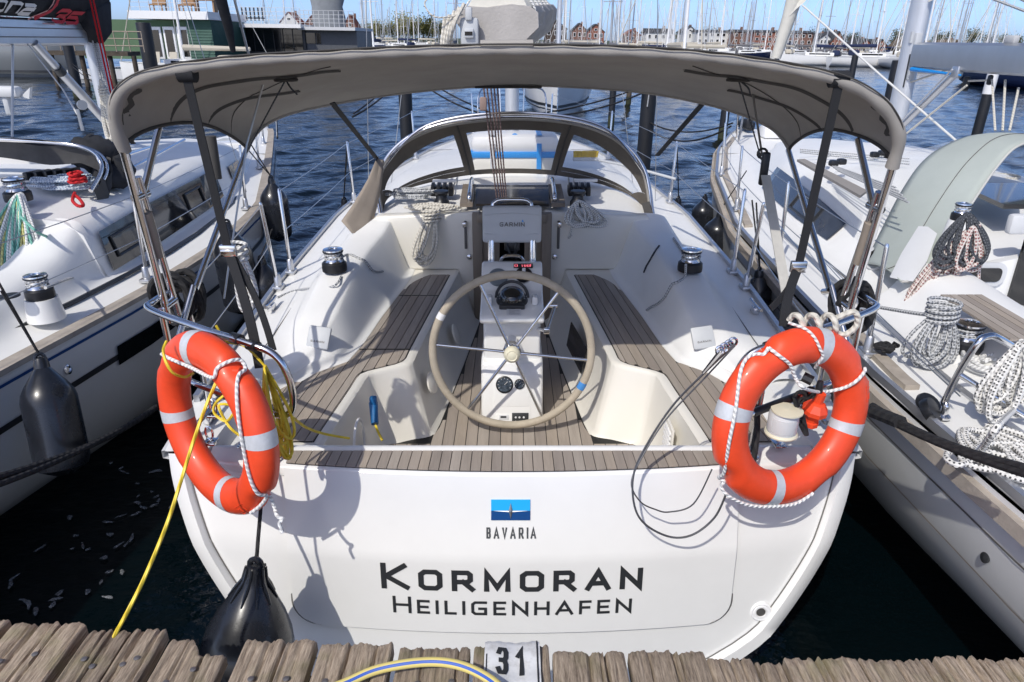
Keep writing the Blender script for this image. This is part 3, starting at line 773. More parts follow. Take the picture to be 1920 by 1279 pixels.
for u, v, r, glass in ((946, 721, .050, 1), (974, 720, .030, 1)):
    c, n_ = pface(u, v); mb = MB(); mb.lathe([(r, -.002), (r, .010), (r * .88, .013), (r * .84, .008)], c, n_, 28); gg = mb.build('gauge', G['black'], ped)
    f = MB().lathe([(r * .84, .0085), (0, .0085)], c, n_, 24); f.build('gauge_face', mat('gauge dial', (.10, .13, .17), .12, var=.6, vs=60, coat=.6), gg)
    nd = MB(); e1 = Vector((1, 0, 0)); e2 = n_.cross(e1)
    for k in range(9):
        a = R(-120 + 30 * k); dd = e1 * math.sin(a) - e2 * -math.cos(a) ; q = c + n_ * .0093
        nd.tube([q + dd * r * .66, q + dd * r * .80], .0012, 4)
    nd.tube([c + n_ * .0095, c + n_ * .0095 + (e1 * .5 + e2 * .5) * r * .7], .0012, 4); nd.build('gauge_marks', G['white'], gg)
for (u0, v0, u1, v1, m_, nm, th) in ((927, 706, 992, 762, 'gel', 'gauge_plate', .004), (929, 776, 993, 812, 'gel', 'switch_plate', .004), (925, 682, 995, 820, 'gel', 'access_panel', .002), (936, 778, 954, 787, 'palegrey', 'maker_plate', .006), (960, 774, 991, 797, 'letter', 'windlass_switch', .008)):
    c = [pface(a, b, 0)[0] for a, b in ((u0, v1), (u1, v1), (u1, v0), (u0, v0))]; n_ = pface(u0, v0)[1]
    MB().prism(c, n_ * th, .0015).build(nm, G[m_], ped)
mb = MB()
for u in (967, 974, 982):
    for v in (782, 790):
        c, n_ = pface(u, v); mb.lathe([(.006, .008), (.006, .013), (.003, .014)], c, n_, 8)
mb.build('switch_button', G['palegrey'], ped)
mb = MB(); c, n_ = pface(944, 781.5); mb.box(c + n_ * .0066, (.034, .001, .011), Matrix.Rotation(-.31, 3, 'X')); mb.build('maker_lettering', G['letter'], ped, smooth=False)
# upper instruments
for u, v, r, m_ in ((934, 521, .056, 'dialgrey'), (982, 517, .050, 'black')):
    c, n_ = pslope(u, v); mb = MB(); mb.lathe([(r, -.004), (r, .012), (r * .9, .018), (0, .019)], c, n_, 28); o = mb.build('instrument', G[m_], ped)
    if m_ == 'black':
        MB().lathe([(r * .99, .0115), (r * 1.06, .006), (r * 1.06, -.002)], c, n_, 28).build('instrument_ring', G['chrome'], o)
        mb = MB(); mb.box(c + n_ * .024 + Vector((.0, .012, .012)), (.02, .012, .04), Matrix.Rotation(R(-45), 3, 'X'), bev=.004); mb.build('instrument_knob', G['white'], o)
c = [pslope(a, b)[0] for a, b in ((963, 503), (999, 503), (999, 495), (963, 495))]; n_ = pslope(980, 499)[1]
dp = MB().prism(c, n_ * .006).build('depth_display', G['letter'], ped, smooth=False)
dm = bpy.data.materials.new('red led digits'); dm.use_nodes = True; dm.node_tree.nodes['Principled BSDF'].inputs['Emission Color'].default_value = (1, .03, .05, 1); dm.node_tree.nodes['Principled BSDF'].inputs['Emission Strength'].default_value = .8
mb = MB(); e1 = (c[1] - c[0]); e2 = (c[3] - c[0])
lettering(mb, [('O', .05, .2, .16, .6), ('1', .40, .22, .08, .5), ('U', .54, .22, .12, .5), ('U', .70, .22, .12, .5), ('F', .85, .22, .08, .6)], lambda x, y, l: c[0] + e1 * x + e2 * y + n_ * (.0068 + l), .035); mb.build('display_digits', dm, dp, fix=False)
# compass
cc = Vector((0, 3.70, 1.335)); mb = MB(); mb.lathe([(.088, -.03), (.090, .012), (.084, .03), (.074, .034)], cc, (0, -.22, 1), 32); 
mb.box((0, 3.622, 1.327), (.145, .03, .045), Matrix.Rotation(.2, 3, 'X'), bev=.01); cmp_ = mb.build('compass', G['letter'], ped)
mb = MB(); mb.lathe([(.074 * math.cos(a), .03 + .06 * math.sin(a)) for a in np.linspace(0, math.pi / 2, 9)], cc, (0, -.22, 1), 28); mb.build('compass_dome', mat('compass dome', (.012, .014, .016), .03, coat=1), cmp_)
mb = MB()
for k in range(12):
    a = R(30 * k); d = Vector((math.cos(a), math.sin(a), 0)); mb.tube([cc + d * .078 + Vector((0, -.008, .036)), cc + d * .085 + Vector((0, -.008, .035))], .0012, 4)
mb.build('compass_marks', G['palegrey'], cmp_)
mb = MB(); mb.tube(cr([cc + Vector((.092 * math.cos(a), .092 * math.sin(a) * .5 + .03, .01 + .085 * abs(math.sin(a)))) for a in np.linspace(0, math.pi, 9)], 4), .009, 8); mb.build('compass_hood', G['letter'], cmp_)
for sgn in (-1, 1): MB().box((sgn * .128, 3.665, 1.36), (.032, .06, .05), bev=.008).build('compass_bracket', G['gel'], ped)
q = [at(u, v, y=3.575) for u, v in ((949, 617), (976, 617), (976, 601), (949, 601))]
st = MB(); d0 = Vector((0, -.004, .012)); zf = lambda y: 1.305 + (y - 3.545) / .075 * .02
qa = [Vector((-.030, 3.552, 1.309)), Vector((.050, 3.552, 1.309)), Vector((.050, 3.612, 1.325)), Vector((-.030, 3.612, 1.325))]
stk = MB().prism([p + Vector((0, 0, .0008)) for p in qa], (0, 0, .001)).build('notice_sticker', G['palegrey'], ped, smooth=False)
mb = MB()
for k in range(6):
    y = 3.606 - .009 * k; z = 1.309 + (y - 3.552) / .06 * .016 + .0022
    mb.box((.012 + (.0 if k % 3 else -.012), y, z), (.06 if k % 3 else .03, .0025, .0004))
mb.build('sticker_print', G['groove'], stk, smooth=False)
# chart plotter under its cover, on a steel guard
mb = MB(); rows = []
for i, v_ in enumerate(np.linspace(0, 1, 9)):
    rows.append([Vector((lerp(-.176, .176, t), 4.04 - .018 * math.sin(math.pi * t) * 1 - .012 * math.sin(math.pi * v_) + .035 * v_, lerp(1.585, 1.80, v_))) for t in np.linspace(0, 1, 13)])
pl = MB(); pl.prism([(-.176, 4.035, 1.585), (.176, 4.035, 1.585), (.176, 4.07, 1.80), (-.176, 4.07, 1.80)], (0, .06, -.01), .018)
for k, zc in enumerate((1.64, 1.745)):
    pl.tube([Vector((x, 4.037 + (zc - 1.585) * .163 - .001, zc + (.012 if k else -.012) * math.sin((x + .17) / .34 * math.pi))) for x in np.linspace(-.165, .165, 14)], .0032, 6)
plo = pl.build('plotter_cover', G['plastgrey'], ped)
mb = MB(); lettering(mb, layout('GARMIN', -.073, .075, 0, .024, None, .25, .005), lambda x, y, l: Vector((x, 4.0335 + (1.682 + y - 1.585) * .163 - .0035 - l, 1.682 + y)), .0046); mb.build('plotter_lettering', G['groove'], plo, fix=False)
mb = MB(); mb.prism([Vector((.056, 4.048, 1.711)), Vector((.07, 4.048, 1.711)), Vector((.063, 4.05, 1.723))], (0, -.003, 0)); mb.build('plotter_mark', G['blue'], plo, smooth=False)
mb = MB()
for sgn in (-1, 1):
    mb.tube(cr([(sgn * .118, 4.02, 1.44), (sgn * .118, 4.05, 1.6), (sgn * .116, 4.10, 1.78), (sgn * .10, 4.105, 1.815), (sgn * .07, 4.105, 1.828), (0, 4.105, 1.83)], 6), .0125, 10)
    mb.tube([(sgn * .135, 4.02, 1.45), (sgn * .135, 4.05, 1.62)], .009, 8)
mb.tube(cr([(-.07, 4.0, 1.48), (-.05, 3.98, 1.515), (0, 3.975, 1.525), (.05, 3.98, 1.515), (.07, 4.0, 1.48)], 6), .009, 8)
mb.build('pedestal_guard', G['chrome'], ped)
mb = MB(); mb.tube(cr([(-.04, 4.06, 1.6), (-.02, 4.05, 1.53), (.0, 4.06, 1.49), (.03, 4.06, 1.54), (.03, 4.07, 1.6)], 6), .008, 6); mb.tube(cr([(.03, 4.06, 1.6), (.02, 4.05, 1.55), (.025, 4.06, 1.48)], 6), .009, 6); mb.box((.0, 4.075, 1.555), (.09, .03, .06), bev=.01); mb.build('plotter_bracket', G['black'], ped)
# engine throttle lever on the starboard side of the pedestal
a, b = at(1041, 573, y=3.78), at(1025, 620, y=3.6)
mb = MB(); mb.tube([a, b], [.009, .011], 10); mb.box(b, (.036, .03, .035), bev=.006); mb.tube([a + Vector((-.035, 0, 0)), a + Vector((.012, 0, 0))], .016, 10); mb.tube([b, b + Vector((-.1, .1, -.02))], .01, 8); mb.build('throttle_lever', G['chrome'], ped)

# ---- steering wheel
WC = Vector((0, 3.40, 1.155)); WN = Vector((0, -1, .10)).normalized(); WE1 = Vector((1, 0, 0)); WE2 = WE1.cross(WN).normalized()
if WE2.z < 0: WE2 = -WE2
def wp_(r, a, off=0): return WC + (WE1 * math.cos(a) + WE2 * math.sin(a)) * r + WN * off
wh = MB(); WR = .427
wh.tube([wp_(WR, 2 * math.pi * k / 72) for k in range(72)], .0215, 12, closed=True)
wheel = wh.build('steering_wheel', G['beige'], K)
for k in range(6):
    a = R(-6 + 60 * k); mb = MB(); mb.tube([wp_(.03, a, .0), wp_(WR - .012, a)], .0085, 10); mb.build('spoke', G['chrome'], wheel)
mb = MB(); mb.lathe([(.050, -.05), (.050, .0), (.044, .02)], WC, WN, 28); mb.tube([WC - WN * .22, WC], .03, 14); mb.build('hub', G['chrome'], wheel)
mb = MB(); mb.lathe([(.043, .012), (.045, .03), (.042, .052), (.028, .066), (.024, .063), (.012, .068), (0, .068)], WC, WN, 28); mb.build('hub_cap', G['ivory'], wheel)
mb = MB(); mb.tube([wp_(WR, R(a)) for a in np.linspace(-29.5, -24, 6)], .0225, 12); mb.build('blue_tape', mat('blue tape', (.06, .25, .6), .5), wheel)
mb = MB(); mb.tube([wp_(WR, R(a)) for a in np.linspace(149, 154, 6)], .0225, 12); mb.build('white_tape', G['white'], wheel)

# ---- fittings in the cockpit
def on_seatback(u, v, **k): return at(u, v, **k)
for u in (598, 1318):
    sgn = -1 if u < 960 else 1; c = at(u, 633, y=3.52); M_ = Matrix.Rotation(R(38), 3, 'X') 
    mb = MB(); M_ = Matrix.Rotation(R(-33), 3, 'X') @ Matrix.Rotation(R(-sgn * 8), 3, 'Y'); mb.box(c, (.125, .025, .125), M_, bev=.01); o = mb.build('instrument_cover', G['plastgrey'], K)
    mb = MB(); lettering(mb, layout('GARMIN', -.038, .038, 0, .011, None, .25, .003), lambda x, y, l: c + M_ @ Vector((x, -.0132 - l, y - .03)), .0024); mb.build('cover_lettering', G['groove'], o, fix=False)
def winch(u, v, z, r=.068, parent=K, x=None, y=None, base=None):
    c = base if base is not None else at(u, v, z=z)
    mb = MB(); mb.lathe([(r * 1.12, 0), (r * 1.15, r * .3), (r * 1.12, r * .75), (r * .95, r * .9)], c, n=28); w = mb.build('winch', G['black'], parent)
    mb = MB(); mb.lathe([(r * .85, r * .88), (r * .72, r * 1.1), (r * .68, r * 1.6), (r * .85, r * 1.8), (r * .92, r * 1.92), (r * .9, r * 2.05), (r * .45, r * 2.12), (r * .43, r * 2.02), (0, r * 2.02)], c, n=28); mb.build('drum', G['chrome'], w)
    mb = MB(); mb.lathe([(r * .93, r * 1.8), (r * .96, r * 1.87), (r * .93, r * 1.94)], c, n=28); mb.build('drum_band', G['black'], w)
    mb = MB(); mb.tube([c + Vector((r * .8 * math.cos(a), r * .8 * math.sin(a), r * (1.0 + .06 * a))) for a in np.linspace(0, 15, 60)], r * .11, 6); mb.build('line_turns', G['ropegrey'], w)
    return w
winch(628, 507, 1.355); winch(1293, 507, 1.355)
def cleatish(name, pts, r, m, parent=K): return MB().tube(cr(pts, 6), r, 8).build(name, m, parent)
# mooring eyes and small cleats on the stern quarters
for sgn in (-1, 1):
    c = Vector((sgn * 1.13, 2.52, 1.13)); mb = MB()
    for k in range(3):
        q = c + Vector((0, 0, .03 + .035 * k)); ax = (Vector((1, 0, .2)), Vector((0, 1, .3)))[k % 2]; e1 = ax.normalized(); e2 = Vector((0, 0, 1))
        mb.tube([q + e1 * .012 * math.cos(a) + e2 * .02 * math.sin(a) for a in np.linspace(0, 6.283, 14)[:-1]], .0042, 6, closed=True)
    mb.box(c, (.05, .07, .008), bev=.003); mb.build('shackle', G['chrome'], K)
for sgn, y in ((-1, 4.05), (1, 4.0)):
    c = Vector((sgn * 1.50, y, 1.15)); mb = MB(); mb.tube(cr([c + Vector((0, -.1, .055)), c + Vector((0, -.05, .05)), c + Vector((0, .05, .05)), c + Vector((0, .1, .055))], 4), .011, 8); mb.box(c + Vector((0, 0, .02)), (.04, .07, .05), bev=.01); mb.build('cleat', G['chrome'], K)
# round locker vents, door catch, locker panel in the well
mb = MB(); mb.lathe([(.062, 0), (.062, .01), (.052, .014), (0, .016)], Vector((-.50, 3.60, .88)) + Vector((.035, -.02, 0)), (1, -.25, .28), 28); hv = mb.build('inspection_hatch', G['cream'], K)
mb = MB(); mb.lathe([(.07, 0), (.07, .01), (.058, .014), (0, .016)], Vector((-.385, 4.35, .86)) , (1, -.1, .33), 28); mb.build('inspection_hatch', G['cream'], K)
a = Vector((.43, 3.98, .93)); mb = MB(); mb.prism([(.432, 3.86, .80), (.375, 4.3, .80), (.40, 4.3, .97), (.46, 3.86, .97)], (-.006, 0, 0)); mb.build('engine_panel', G['tint'], K, smooth=False)
for sgn in (-1, 1):
    mb = MB(); mb.lathe([(.02, 0), (.02, .01), (.008, .014)], Vector((sgn * .33, 5.17, 1.16)), (0, -1, 0), 14); mb.build('catch', G['chrome'], bulk)
    mb = MB(); mb.box((sgn * .355, 5.185, 1.33), (.02, .012, .22), bev=.004); mb.build('handrail_slot', G['groove'], bulk)
    mb = MB(); mb.box((sgn * .36, 5.165, 1.415), (.03, .04, .04), bev=.006); mb.build('rope_guide', G['chrome'], bulk)

# louvred vent and locker lid in the helm recess, panel seams moulded in the coamings
vt = MB().box((.765, 2.92, .90), (.012, .16, .20), bev=.004).build('vent', G['cream'], cockpit)
for k in range(6): MB().box((.757, 2.92, .83 + .028 * k), (.012, .13, .012), Matrix.Rotation(R(25), 3, 'Y'), bev=.002).build('slat', G['white'], vt)
MB().tube(rr_ := [Vector((-.752 - .0 * k, 2.93 + .11 * math.cos(q), .87 + .13 * math.sin(q))) for k, q in enumerate(np.linspace(0, 6.283, 25)[:-1])], .007, 8, closed=True).build('locker_frame', G['white'], cockpit)
for sgn in (-1, 1):
    MB().tube([Vector((sgn * (sect_aft(y)[2][0] + .02), y, sect_aft(y)[2][1] + .006)) for y in np.linspace(3.4, 5.2, 14)], .003, 5).build('deck_seam', G['groove'], deck)
    c = Vector((sgn * 1.36, 2.72, 1.128)); mb = MB(); mb.tube([c + Vector((0, -.11, .05)), c + Vector((0, -.05, .045)), c + Vector((0, .05, .045)), c + Vector((0, .11, .05))], .011, 8); mb.box(c + Vector((0, 0, .02)), (.035, .08, .045), bev=.008); mb.build('cleat', G['chrome'], K)
MB().lathe([(.028, 0), (.028, .006), (.02, .008), (0, .008)], (-1.18, 3.04, 1.122), n=18).build('deck_filler', G['chrome'], K)

# ================================================================ upper works of the middle sailboat
# ---- pushpit rails on both quarters
for sgn in (-1, 1):
    P = [(1.40, 2.95, 1.66), (1.44, 2.80, 1.72), (1.44, 2.62, 1.735), (1.41, 2.53, 1.735), (1.15, 2.37, 1.72), (.95, 2.28, 1.70), (.85, 2.255, 1.665), (.81, 2.25, 1.58), (.805, 2.25, 1.48), (.83, 2.25, 1.425), (.90, 2.27, 1.42), (1.1, 2.38, 1.43), (1.36, 2.52, 1.45)]
    mb = MB(); mb.tube(cr([(sgn * x, y, z) for x, y, z in P], 8), .0135, 12)
    rail = mb.build('pushpit', G['chrome'], K)
    for (x, y, zt) in ((1.38, 2.56, 1.73), (.985, 2.44, 1.43), (1.42, 2.86, 1.70)):
        mb = MB(); mb.tube([(sgn * x, y, 1.11), (sgn * x, y - .01, zt)], .0125, 10); mb.lathe([(.036, 0), (.036, .008), (.02, .014), (.016, .03)], (sgn * x, y, 1.112), n=16); mb.build('pushpit_post', G['chrome'], rail)
    mb = MB(); mb.tube([(sgn * .9, 2.27, 1.42), (sgn * 1.15, 2.41, 1.43)], .0165, 10); mb.build('rail_padding', G['black'], rail)
    for (x, y, z) in ((1.0, 2.31, 1.705), (.93, 2.28, 1.69)):
        mb = MB(); mb.tube([(sgn * (x + .02), y + .012, z), (sgn * (x - .02), y - .012, z)], .021, 10); mb.build('rail_clamp', G['black'], rail)
# ---- bimini
AFT = [at(u, v, y=y) for u, v, y in ((230, 276, 2.53), (213, 232, 2.5), (210, 192, 2.48), (224, 160, 2.47), (262, 136, 2.46), (330, 119, 2.46), (450, 104, 2.46), (600, 95, 2.46), (760, 87, 2.46), (960, 83, 2.46), (1160, 86, 2.46), (1320, 96, 2.46), (1450, 113, 2.46), (1570, 138, 2.46), (1638, 170, 2.47), (1676, 208, 2.48), (1691, 252, 2.5), (1678, 305, 2.53))]
FRT = [at(u, v, y=y) for u, v, y in ((464, 280, 3.66), (474, 258, 3.78), (500, 232, 3.95), (545, 212, 4.12), (610, 197, 4.3), (700, 181, 4.48), (830, 166, 4.6), (960, 159, 4.64), (1090, 163, 4.6), (1210, 173, 4.48), (1310, 191, 4.3), (1385, 212, 4.12), (1440, 236, 3.95), (1466, 258, 3.78), (1480, 280, 3.66))]
def resample(P, n):
    P = cr(P, 8); L = [0]
    for a, b in zip(P[:-1], P[1:]): L.append(L[-1] + (b - a).length)
    out = []
    for t in np.linspace(0, L[-1], n):
        i = min(max(int(np.searchsorted(L, t)) - 1, 0), len(P) - 2); out.append(P[i].lerp(P[i + 1], (t - L[i]) / max(1e-9, L[i + 1] - L[i])))
    return out
NA = 121; AF, FR = resample(AFT, NA), resample(FRT, NA)
def can(a, b, dz=0):
    """a in -1..1 across, b in 0..1 from the aft bow forward"""
    t = (a + 1) / 2 * (NA - 1); i = min(int(t), NA - 2); f = t - i
    p = AF[i].lerp(AF[i + 1], f).lerp(FR[i].lerp(FR[i + 1], f), b)
    bow = .035 * math.sin(math.pi * b) * (1 - .3 * abs(a))
    wr = (.0035 * math.sin(a * 17 + b * 6) + .002 * math.sin(a * 41 - 9 * b)) * math.sin(b * 3.14)
    return p + Vector((0, 0, bow + wr + dz))
def amax(b): return 1 - .07 * math.sin(math.pi * min(1, b)) ** .8
mb = MB(); rows = []
for b in np.linspace(0, 1, 22): rows.append([can(t * amax(b), b) for t in np.linspace(-1, 1, 110)])
mb.grid(rows); bim = mb.build('bimini', G['canvas'], K, ang=70, fix=False)
sm = bim.modifiers.new('thickness', 'SOLIDIFY'); sm.thickness = .004; sm.offset = 0
# hem rolled round the aft bow, piping, front hem
def hem(name, path, r, m, n=10, sq=1): return MB().tube(path, r, n).build(name, m, bim)
path = [can(t, 0) + Vector((0, .012, -.018)) for t in np.linspace(-1, 1, 130)]
mb = MB(); rr = [.017 + .006 * min(1, max(0, (abs(t) - .62) / .2)) + .002 * math.sin(t * 70) for t in np.linspace(-1, 1, 130)]
mb.tube(path, rr, 14); mb.build('aft_hem', G['canvas'], bim)
hem('hem_piping', [can(t, 0) + Vector((0, -.0115, .0005)) for t in np.linspace(-.97, .97, 130)], .0028, G['canvasdark'], 6)
mb = MB(); mb.grid([[can(t, bb, -.018 if k == 0 else -.012) for t in np.linspace(-.985, .985, 130)] for k, bb in enumerate((.028, .05))]); mb.build('hem_gap_shade', G['canvasdark'], bim)  # dark strip paints the shadow gap just inside the aft hem
hem('front_hem', [can(t, 1) for t in np.linspace(-1, 1, 110)], .011, G['canvas'])
for sgn in (-1, 1): hem('side_hem', [can(sgn * amax(b), b) for b in np.linspace(0, 1, 24)], .008, G['canvasdark'])
# bow pockets with dark zips under the cloth
for sgn in (-1, 1):
    for b0, b1, a0, a1 in ((.30, .335, .45, .925), (.56, .59, .62, .93)):
        ts = np.linspace(a0, a1, 40)
        mb = MB(); mb.grid([[can(sgn * t, bb + .10 * (1 - (t - a0) / (a1 - a0)) * (1 if b0 < .5 else .9), dz) for t in ts] for bb, dz in ((b0, -.004), ((b0 + b1) / 2, -.012), (b1 - .012, -.004))]); mb.build('bow_pocket', G['canvasdark'], bim)
    mb = MB(); ts = np.linspace(.84, .99, 20)
    mb.grid([[can(sgn * t, .06 + .012 * math.sin(i * 1.3) + dx, -.008) for i, t in enumerate(ts)] for dx in (0, .03)]); mb.build('zip', G['canvasdark'], bim)
    c = can(sgn * .59, .40, -.010); mb = MB(); mb.tube([c + Vector((.045 * math.cos(q), .05 * math.sin(q), -.004)) for q in np.linspace(0, 6.283, 16)[:-1]], .007, 6, closed=True); mb.build('eyelet', G['canvasdark'], bim)
    mb = MB(); mb.tube([can(sgn * t, .30 + (t - .45) * 1.0, -.006) for t in np.linspace(.45, .95, 20)], .0022, 5); mb.build('seam', G['canvasdark'], bim)
mb = MB(); mb.tube([can(t, .012, -.003) + Vector((0, -.012, 0)) for t in np.linspace(-.06, .05, 8)], .0185, 12); mb.build('zip_flap', G['canvas'], bim)
mb = MB(); mb.box(can(-.02, 1) + Vector((0, -.01, -.012)), (.42, .03, .016), bev=.005); mb.build('zip_flap', G['canvasdark'], bim)
# steel bows and legs
def leg(name, a, b, r=.0135, m='chrome', parent=None, n=12): return MB().tube([a, b], r, n).build(name, G[m], parent or bim)
def mir(p): return Vector((-p.x, p.y, p.z))
AL = [(229, 272, 318, 604), (1677, 302, 1586, 604)]
for sgn, (u0, v0, u1, v1) in zip((-1, 1), AL):
    a = at(u0, v0, y=2.53); b = at(u1, v1, x=sgn * 1.385); leg('bow_leg', a, b, .0145)
    leg('bow_leg', a + Vector((sgn * -.005, .05, -.12)), b + Vector((sgn * .0, .085, 0)), .0135)
    mu = at(300 if sgn < 0 else 1609, 232 if sgn < 0 else 262, y=2.86); ml = a.lerp(b, .27) + Vector((0, .05, 0)); leg('bow_leg', mu, ml, .0135)
    fu = at(462 if sgn < 0 else 1478, 281, y=3.66); fl = at(366 if sgn < 0 else 1556, 543, x=sgn * 1.36); leg('bow_leg', fu, fl, .0135)
    leg('bow_leg', fl + Vector((0, -.01, .02)), Vector((sgn * 1.385, 2.56, 1.5)), .012)
    for t in (.27, .9):
        q = a.lerp(b, t) + Vector((0, .035, 0)); mb = MB(); mb.tube([q + Vector((0, -.045, 0)), q + Vector((0, .045, 0))], .017, 10); mb.build('bow_joint', G['chrome'], bim)
    # pale webbing tape round the doubled legs
    tp = a.lerp(b, .36); tq = a.lerp(b, .62); mb = MB(); mb.tube([tp + Vector((0, .03, 0)), tq + Vector((0, .04, 0))], [.026, .02], 10); mb.build('leg_cover', G['tan'], bim)
    # black strap with buckle
    s0, s1, s2 = (at(346, 128, y=2.47), at(428, 470, y=2.52), at(487, 690, y=2.40)) if sgn < 0 else (at(1577, 138, y=2.47), at(1497, 500, y=2.52), at(1470, 612, y=2.42))
    mb = MB()
    def ribbon(mb, pts, w, th=.003):
        rows = []
        for i, p in enumerate(pts):
            t = (pts[min(i + 1, len(pts) - 1)] - pts[max(i - 1, 0)]).normalized(); s = t.cross(Vector((0, 1, .15))).normalized() * w / 2; n_ = s.cross(t).normalized() * th
            rows.append([p - s - n_, p + s - n_, p + s + n_, p - s + n_])
        mb.grid(rows, closed=True, cap0=True, cap1=True)
    ribbon(mb, [s0.lerp(s1, k / 10) for k in range(11)], .030); ribbon(mb, [s1.lerp(s2, k / 10) + Vector((.012 * sgn * -math.sin(k * .31), 0, 0)) for k in range(11)], .038); ribbon(mb, [s1.lerp(s2 + Vector((-.05 * sgn, .02, .06)), k / 10) + Vector((.02 * math.sin(k * .31), .01, 0)) for k in range(11)], .026)
    mb.tube([s0 + Vector((-.028, .012, -.018)), s0 + Vector((.028, .012, -.018))], .028, 12)
    strap = mb.build('tension_strap', G['webbing'], bim)
    mb = MB(); mb.box(s1, (.06, .02, .045), bev=.004); mb.box(s1 + Vector((0, -.012, 0)), (.05, .012, .012), bev=.003); mb.build('buckle', G['chrome'], strap)
    # cord from the eyelet
    c = can(sgn * .59, .40, -.012); d = fu.lerp(fl, .02)
    mb = MB(); mb.tube(sag(c, at(455 if sgn < 0 else 1428, 300, y=3.4), 0, 4), .0035, 5); mb.tube(cr([c, c + Vector((.03, -.05, -.03)), c + Vector((.05, -.03, -.06))], 5), .004, 5); mb.build('cord', G['ropedark'], bim)
# ---- split backstay with tensioner (starboard) and cover (port)
top = Vector((0, 2.9, 9))
a = at(1429, 292, y=3.3); b = at(1476, 560, y=2.75); mb = MB(); mb.tube([at(1408, 152, y=3.6), a], .0055, 6); mb.build('backstay', G['wire'], K)
mb = MB(); mb.box(a.lerp(b, .10), (.035, .03, .15), bev=.008); mb.tube([a + Vector((.022 * math.cos(q), 0, .022 * math.sin(q) + .01)) for q in np.linspace(0, 6.283, 12)[:-1]], .006, 6, closed=True); mb.build('backstay_tensioner', G['black'], K)
mb = MB(); ribbon(mb, [a.lerp(b, .15 + .85 * k / 8) for k in range(9)], .042); mb.build('backstay_webbing', mat('pale grey webbing', (.46, .45, .42), .8, var=.1, vs=20), K)
a = at(395, 255, y=3.9); b = at(405, 335, y=3.9); mb = MB(); mb.tube([a, b], [.028, .032], 10); mb.build('backstay_cover', G['canvasdark'], K)
mb = MB(); mb.tube([at(498, 140, y=3.3), at(463, 270, y=3.3), at(420, 560, y=2.9)], .0045, 6); mb.build('backstay', G['wire'], K)
# ---- sprayhood
ARC = [at(u, v, y=y) for u, v, y in ((722, 440, 5.35), (713, 395, 5.42), (706, 355, 5.48), (713, 318, 5.52), (738, 280, 5.55), (780, 250, 5.57), (850, 228, 5.58), (960, 218, 5.58), (1070, 226, 5.58), (1140, 248, 5.57), (1182, 280, 5.55), (1208, 318, 5.52), (1218, 355, 5.48), (1224, 400, 5.42), (1234, 445, 5.35))]
BAS = [at(u, v, y=y) for u, v, y in ((716, 392, 5.60), (728, 372, 5.72), (745, 362, 5.85), (768, 353, 5.98), (800, 344, 6.1), (850, 333, 6.22), (900, 327, 6.3), (960, 325, 6.32), (1020, 327, 6.3), (1070, 333, 6.22), (1120, 344, 6.1), (1155, 355, 5.98), (1178, 365, 5.85), (1196, 378, 5.72), (1210, 396, 5.6))]
AR, BS = resample(ARC, 121), resample(BAS, 121)
def sh(a, b):
    t = (a + 1) / 2 * 120; i = min(int(t), 119); f = t - i
    p = AR[i].lerp(AR[i + 1], f).lerp(BS[i].lerp(BS[i + 1], f), b)
    return p + Vector((0, .01 * math.sin(math.pi * b), .03 * math.sin(math.pi * b)))
def patch(name, a0, a1, b0, b1, m, parent, na=24, nb=10):
    mb = MB(); mb.grid([[sh(a, b) for a in np.linspace(a0, a1, na)] for b in np.linspace(b0, b1, nb)]); return mb.build(name, m, parent, ang=70, fix=False)
spray = patch('sprayhood', -1, 1, 0, .26, G['canvas'], K, 90, 6)
CV = mat('dark taupe canvas', (.115, .10, .084), .88, var=.12, vs=5, bump=.3, bs=300)
spray.data.materials[0] = CV
patch('window_border', -1, 1, .92, 1, CV, spray, 90, 3)
for a0, a1 in ((-.30, -.235), (.235, .30), (-1, -.81), (.81, 1)): patch('window_border', a0, a1, .26, .92, CV, spray, 8)
for sg in (-1, 1):
    mb = MB(); mb.grid([[sh(sg * a, .26 + t * (.14 * min(1, (a - .30) / .3))) + Vector((0, -.003, .002)) for a in np.linspace(.30, .81, 26)] for t in (0, .5, 1)]); mb.build('window_border', CV, spray, ang=70, fix=False)
    mb = MB(); mb.grid([[sh(sg * a, .92 - t * .07) + Vector((0, -.003, .002)) for a in np.linspace(.30, .81, 26)] for t in (0, 1)]); mb.build('window_border', CV, spray, ang=70, fix=False)
for a0, a1 in ((-.81, -.30), (-.235, .235), (.30, .81)): patch('window_pane', a0 - .002, a1 + .002, .26, .92, G['vinyl'], spray)
for a in (-.268, .268): MB().tube([sh(a, b) + Vector((0, -.006, .004)) for b in np.linspace(.1, 1, 14)], .008, 6).build('seam', G['canvasdark'], spray)
MB().tube(AR[2:-2], .0165, 12).build('sprayhood_bow', G['chrome'], spray)
MB().tube([p + Vector((0, .03, -.014)) for p in AR[6:-6]], .022, 10).build('bow_sleeve', G['canvas'], spray)
mb = MB(); mb.tube(cr([sh(-.7, .12) + Vector((0, -.03, .03)), sh(-.4, .02) + Vector((0, -.06, .035)), sh(0, 0) + Vector((0, -.06, .03)), sh(.4, .02) + Vector((0, -.06, .035)), sh(.7, .12) + Vector((0, -.03, .03))], 8), .011, 8); mb.build('sprayhood_grab_rail', G['chrome'], spray)
mb = MB(); fl = [[at(707, 294, y=5.5), at(720, 302, y=5.5)], [at(690, 335, y=5.35), at(716, 345, y=5.42)], [at(663, 382, y=5.15), at(707, 390, y=5.3)], [at(640, 414, y=5.0), at(697, 424, y=5.15)], [at(660, 437, y=4.98), at(686, 440, y=5.05)]]
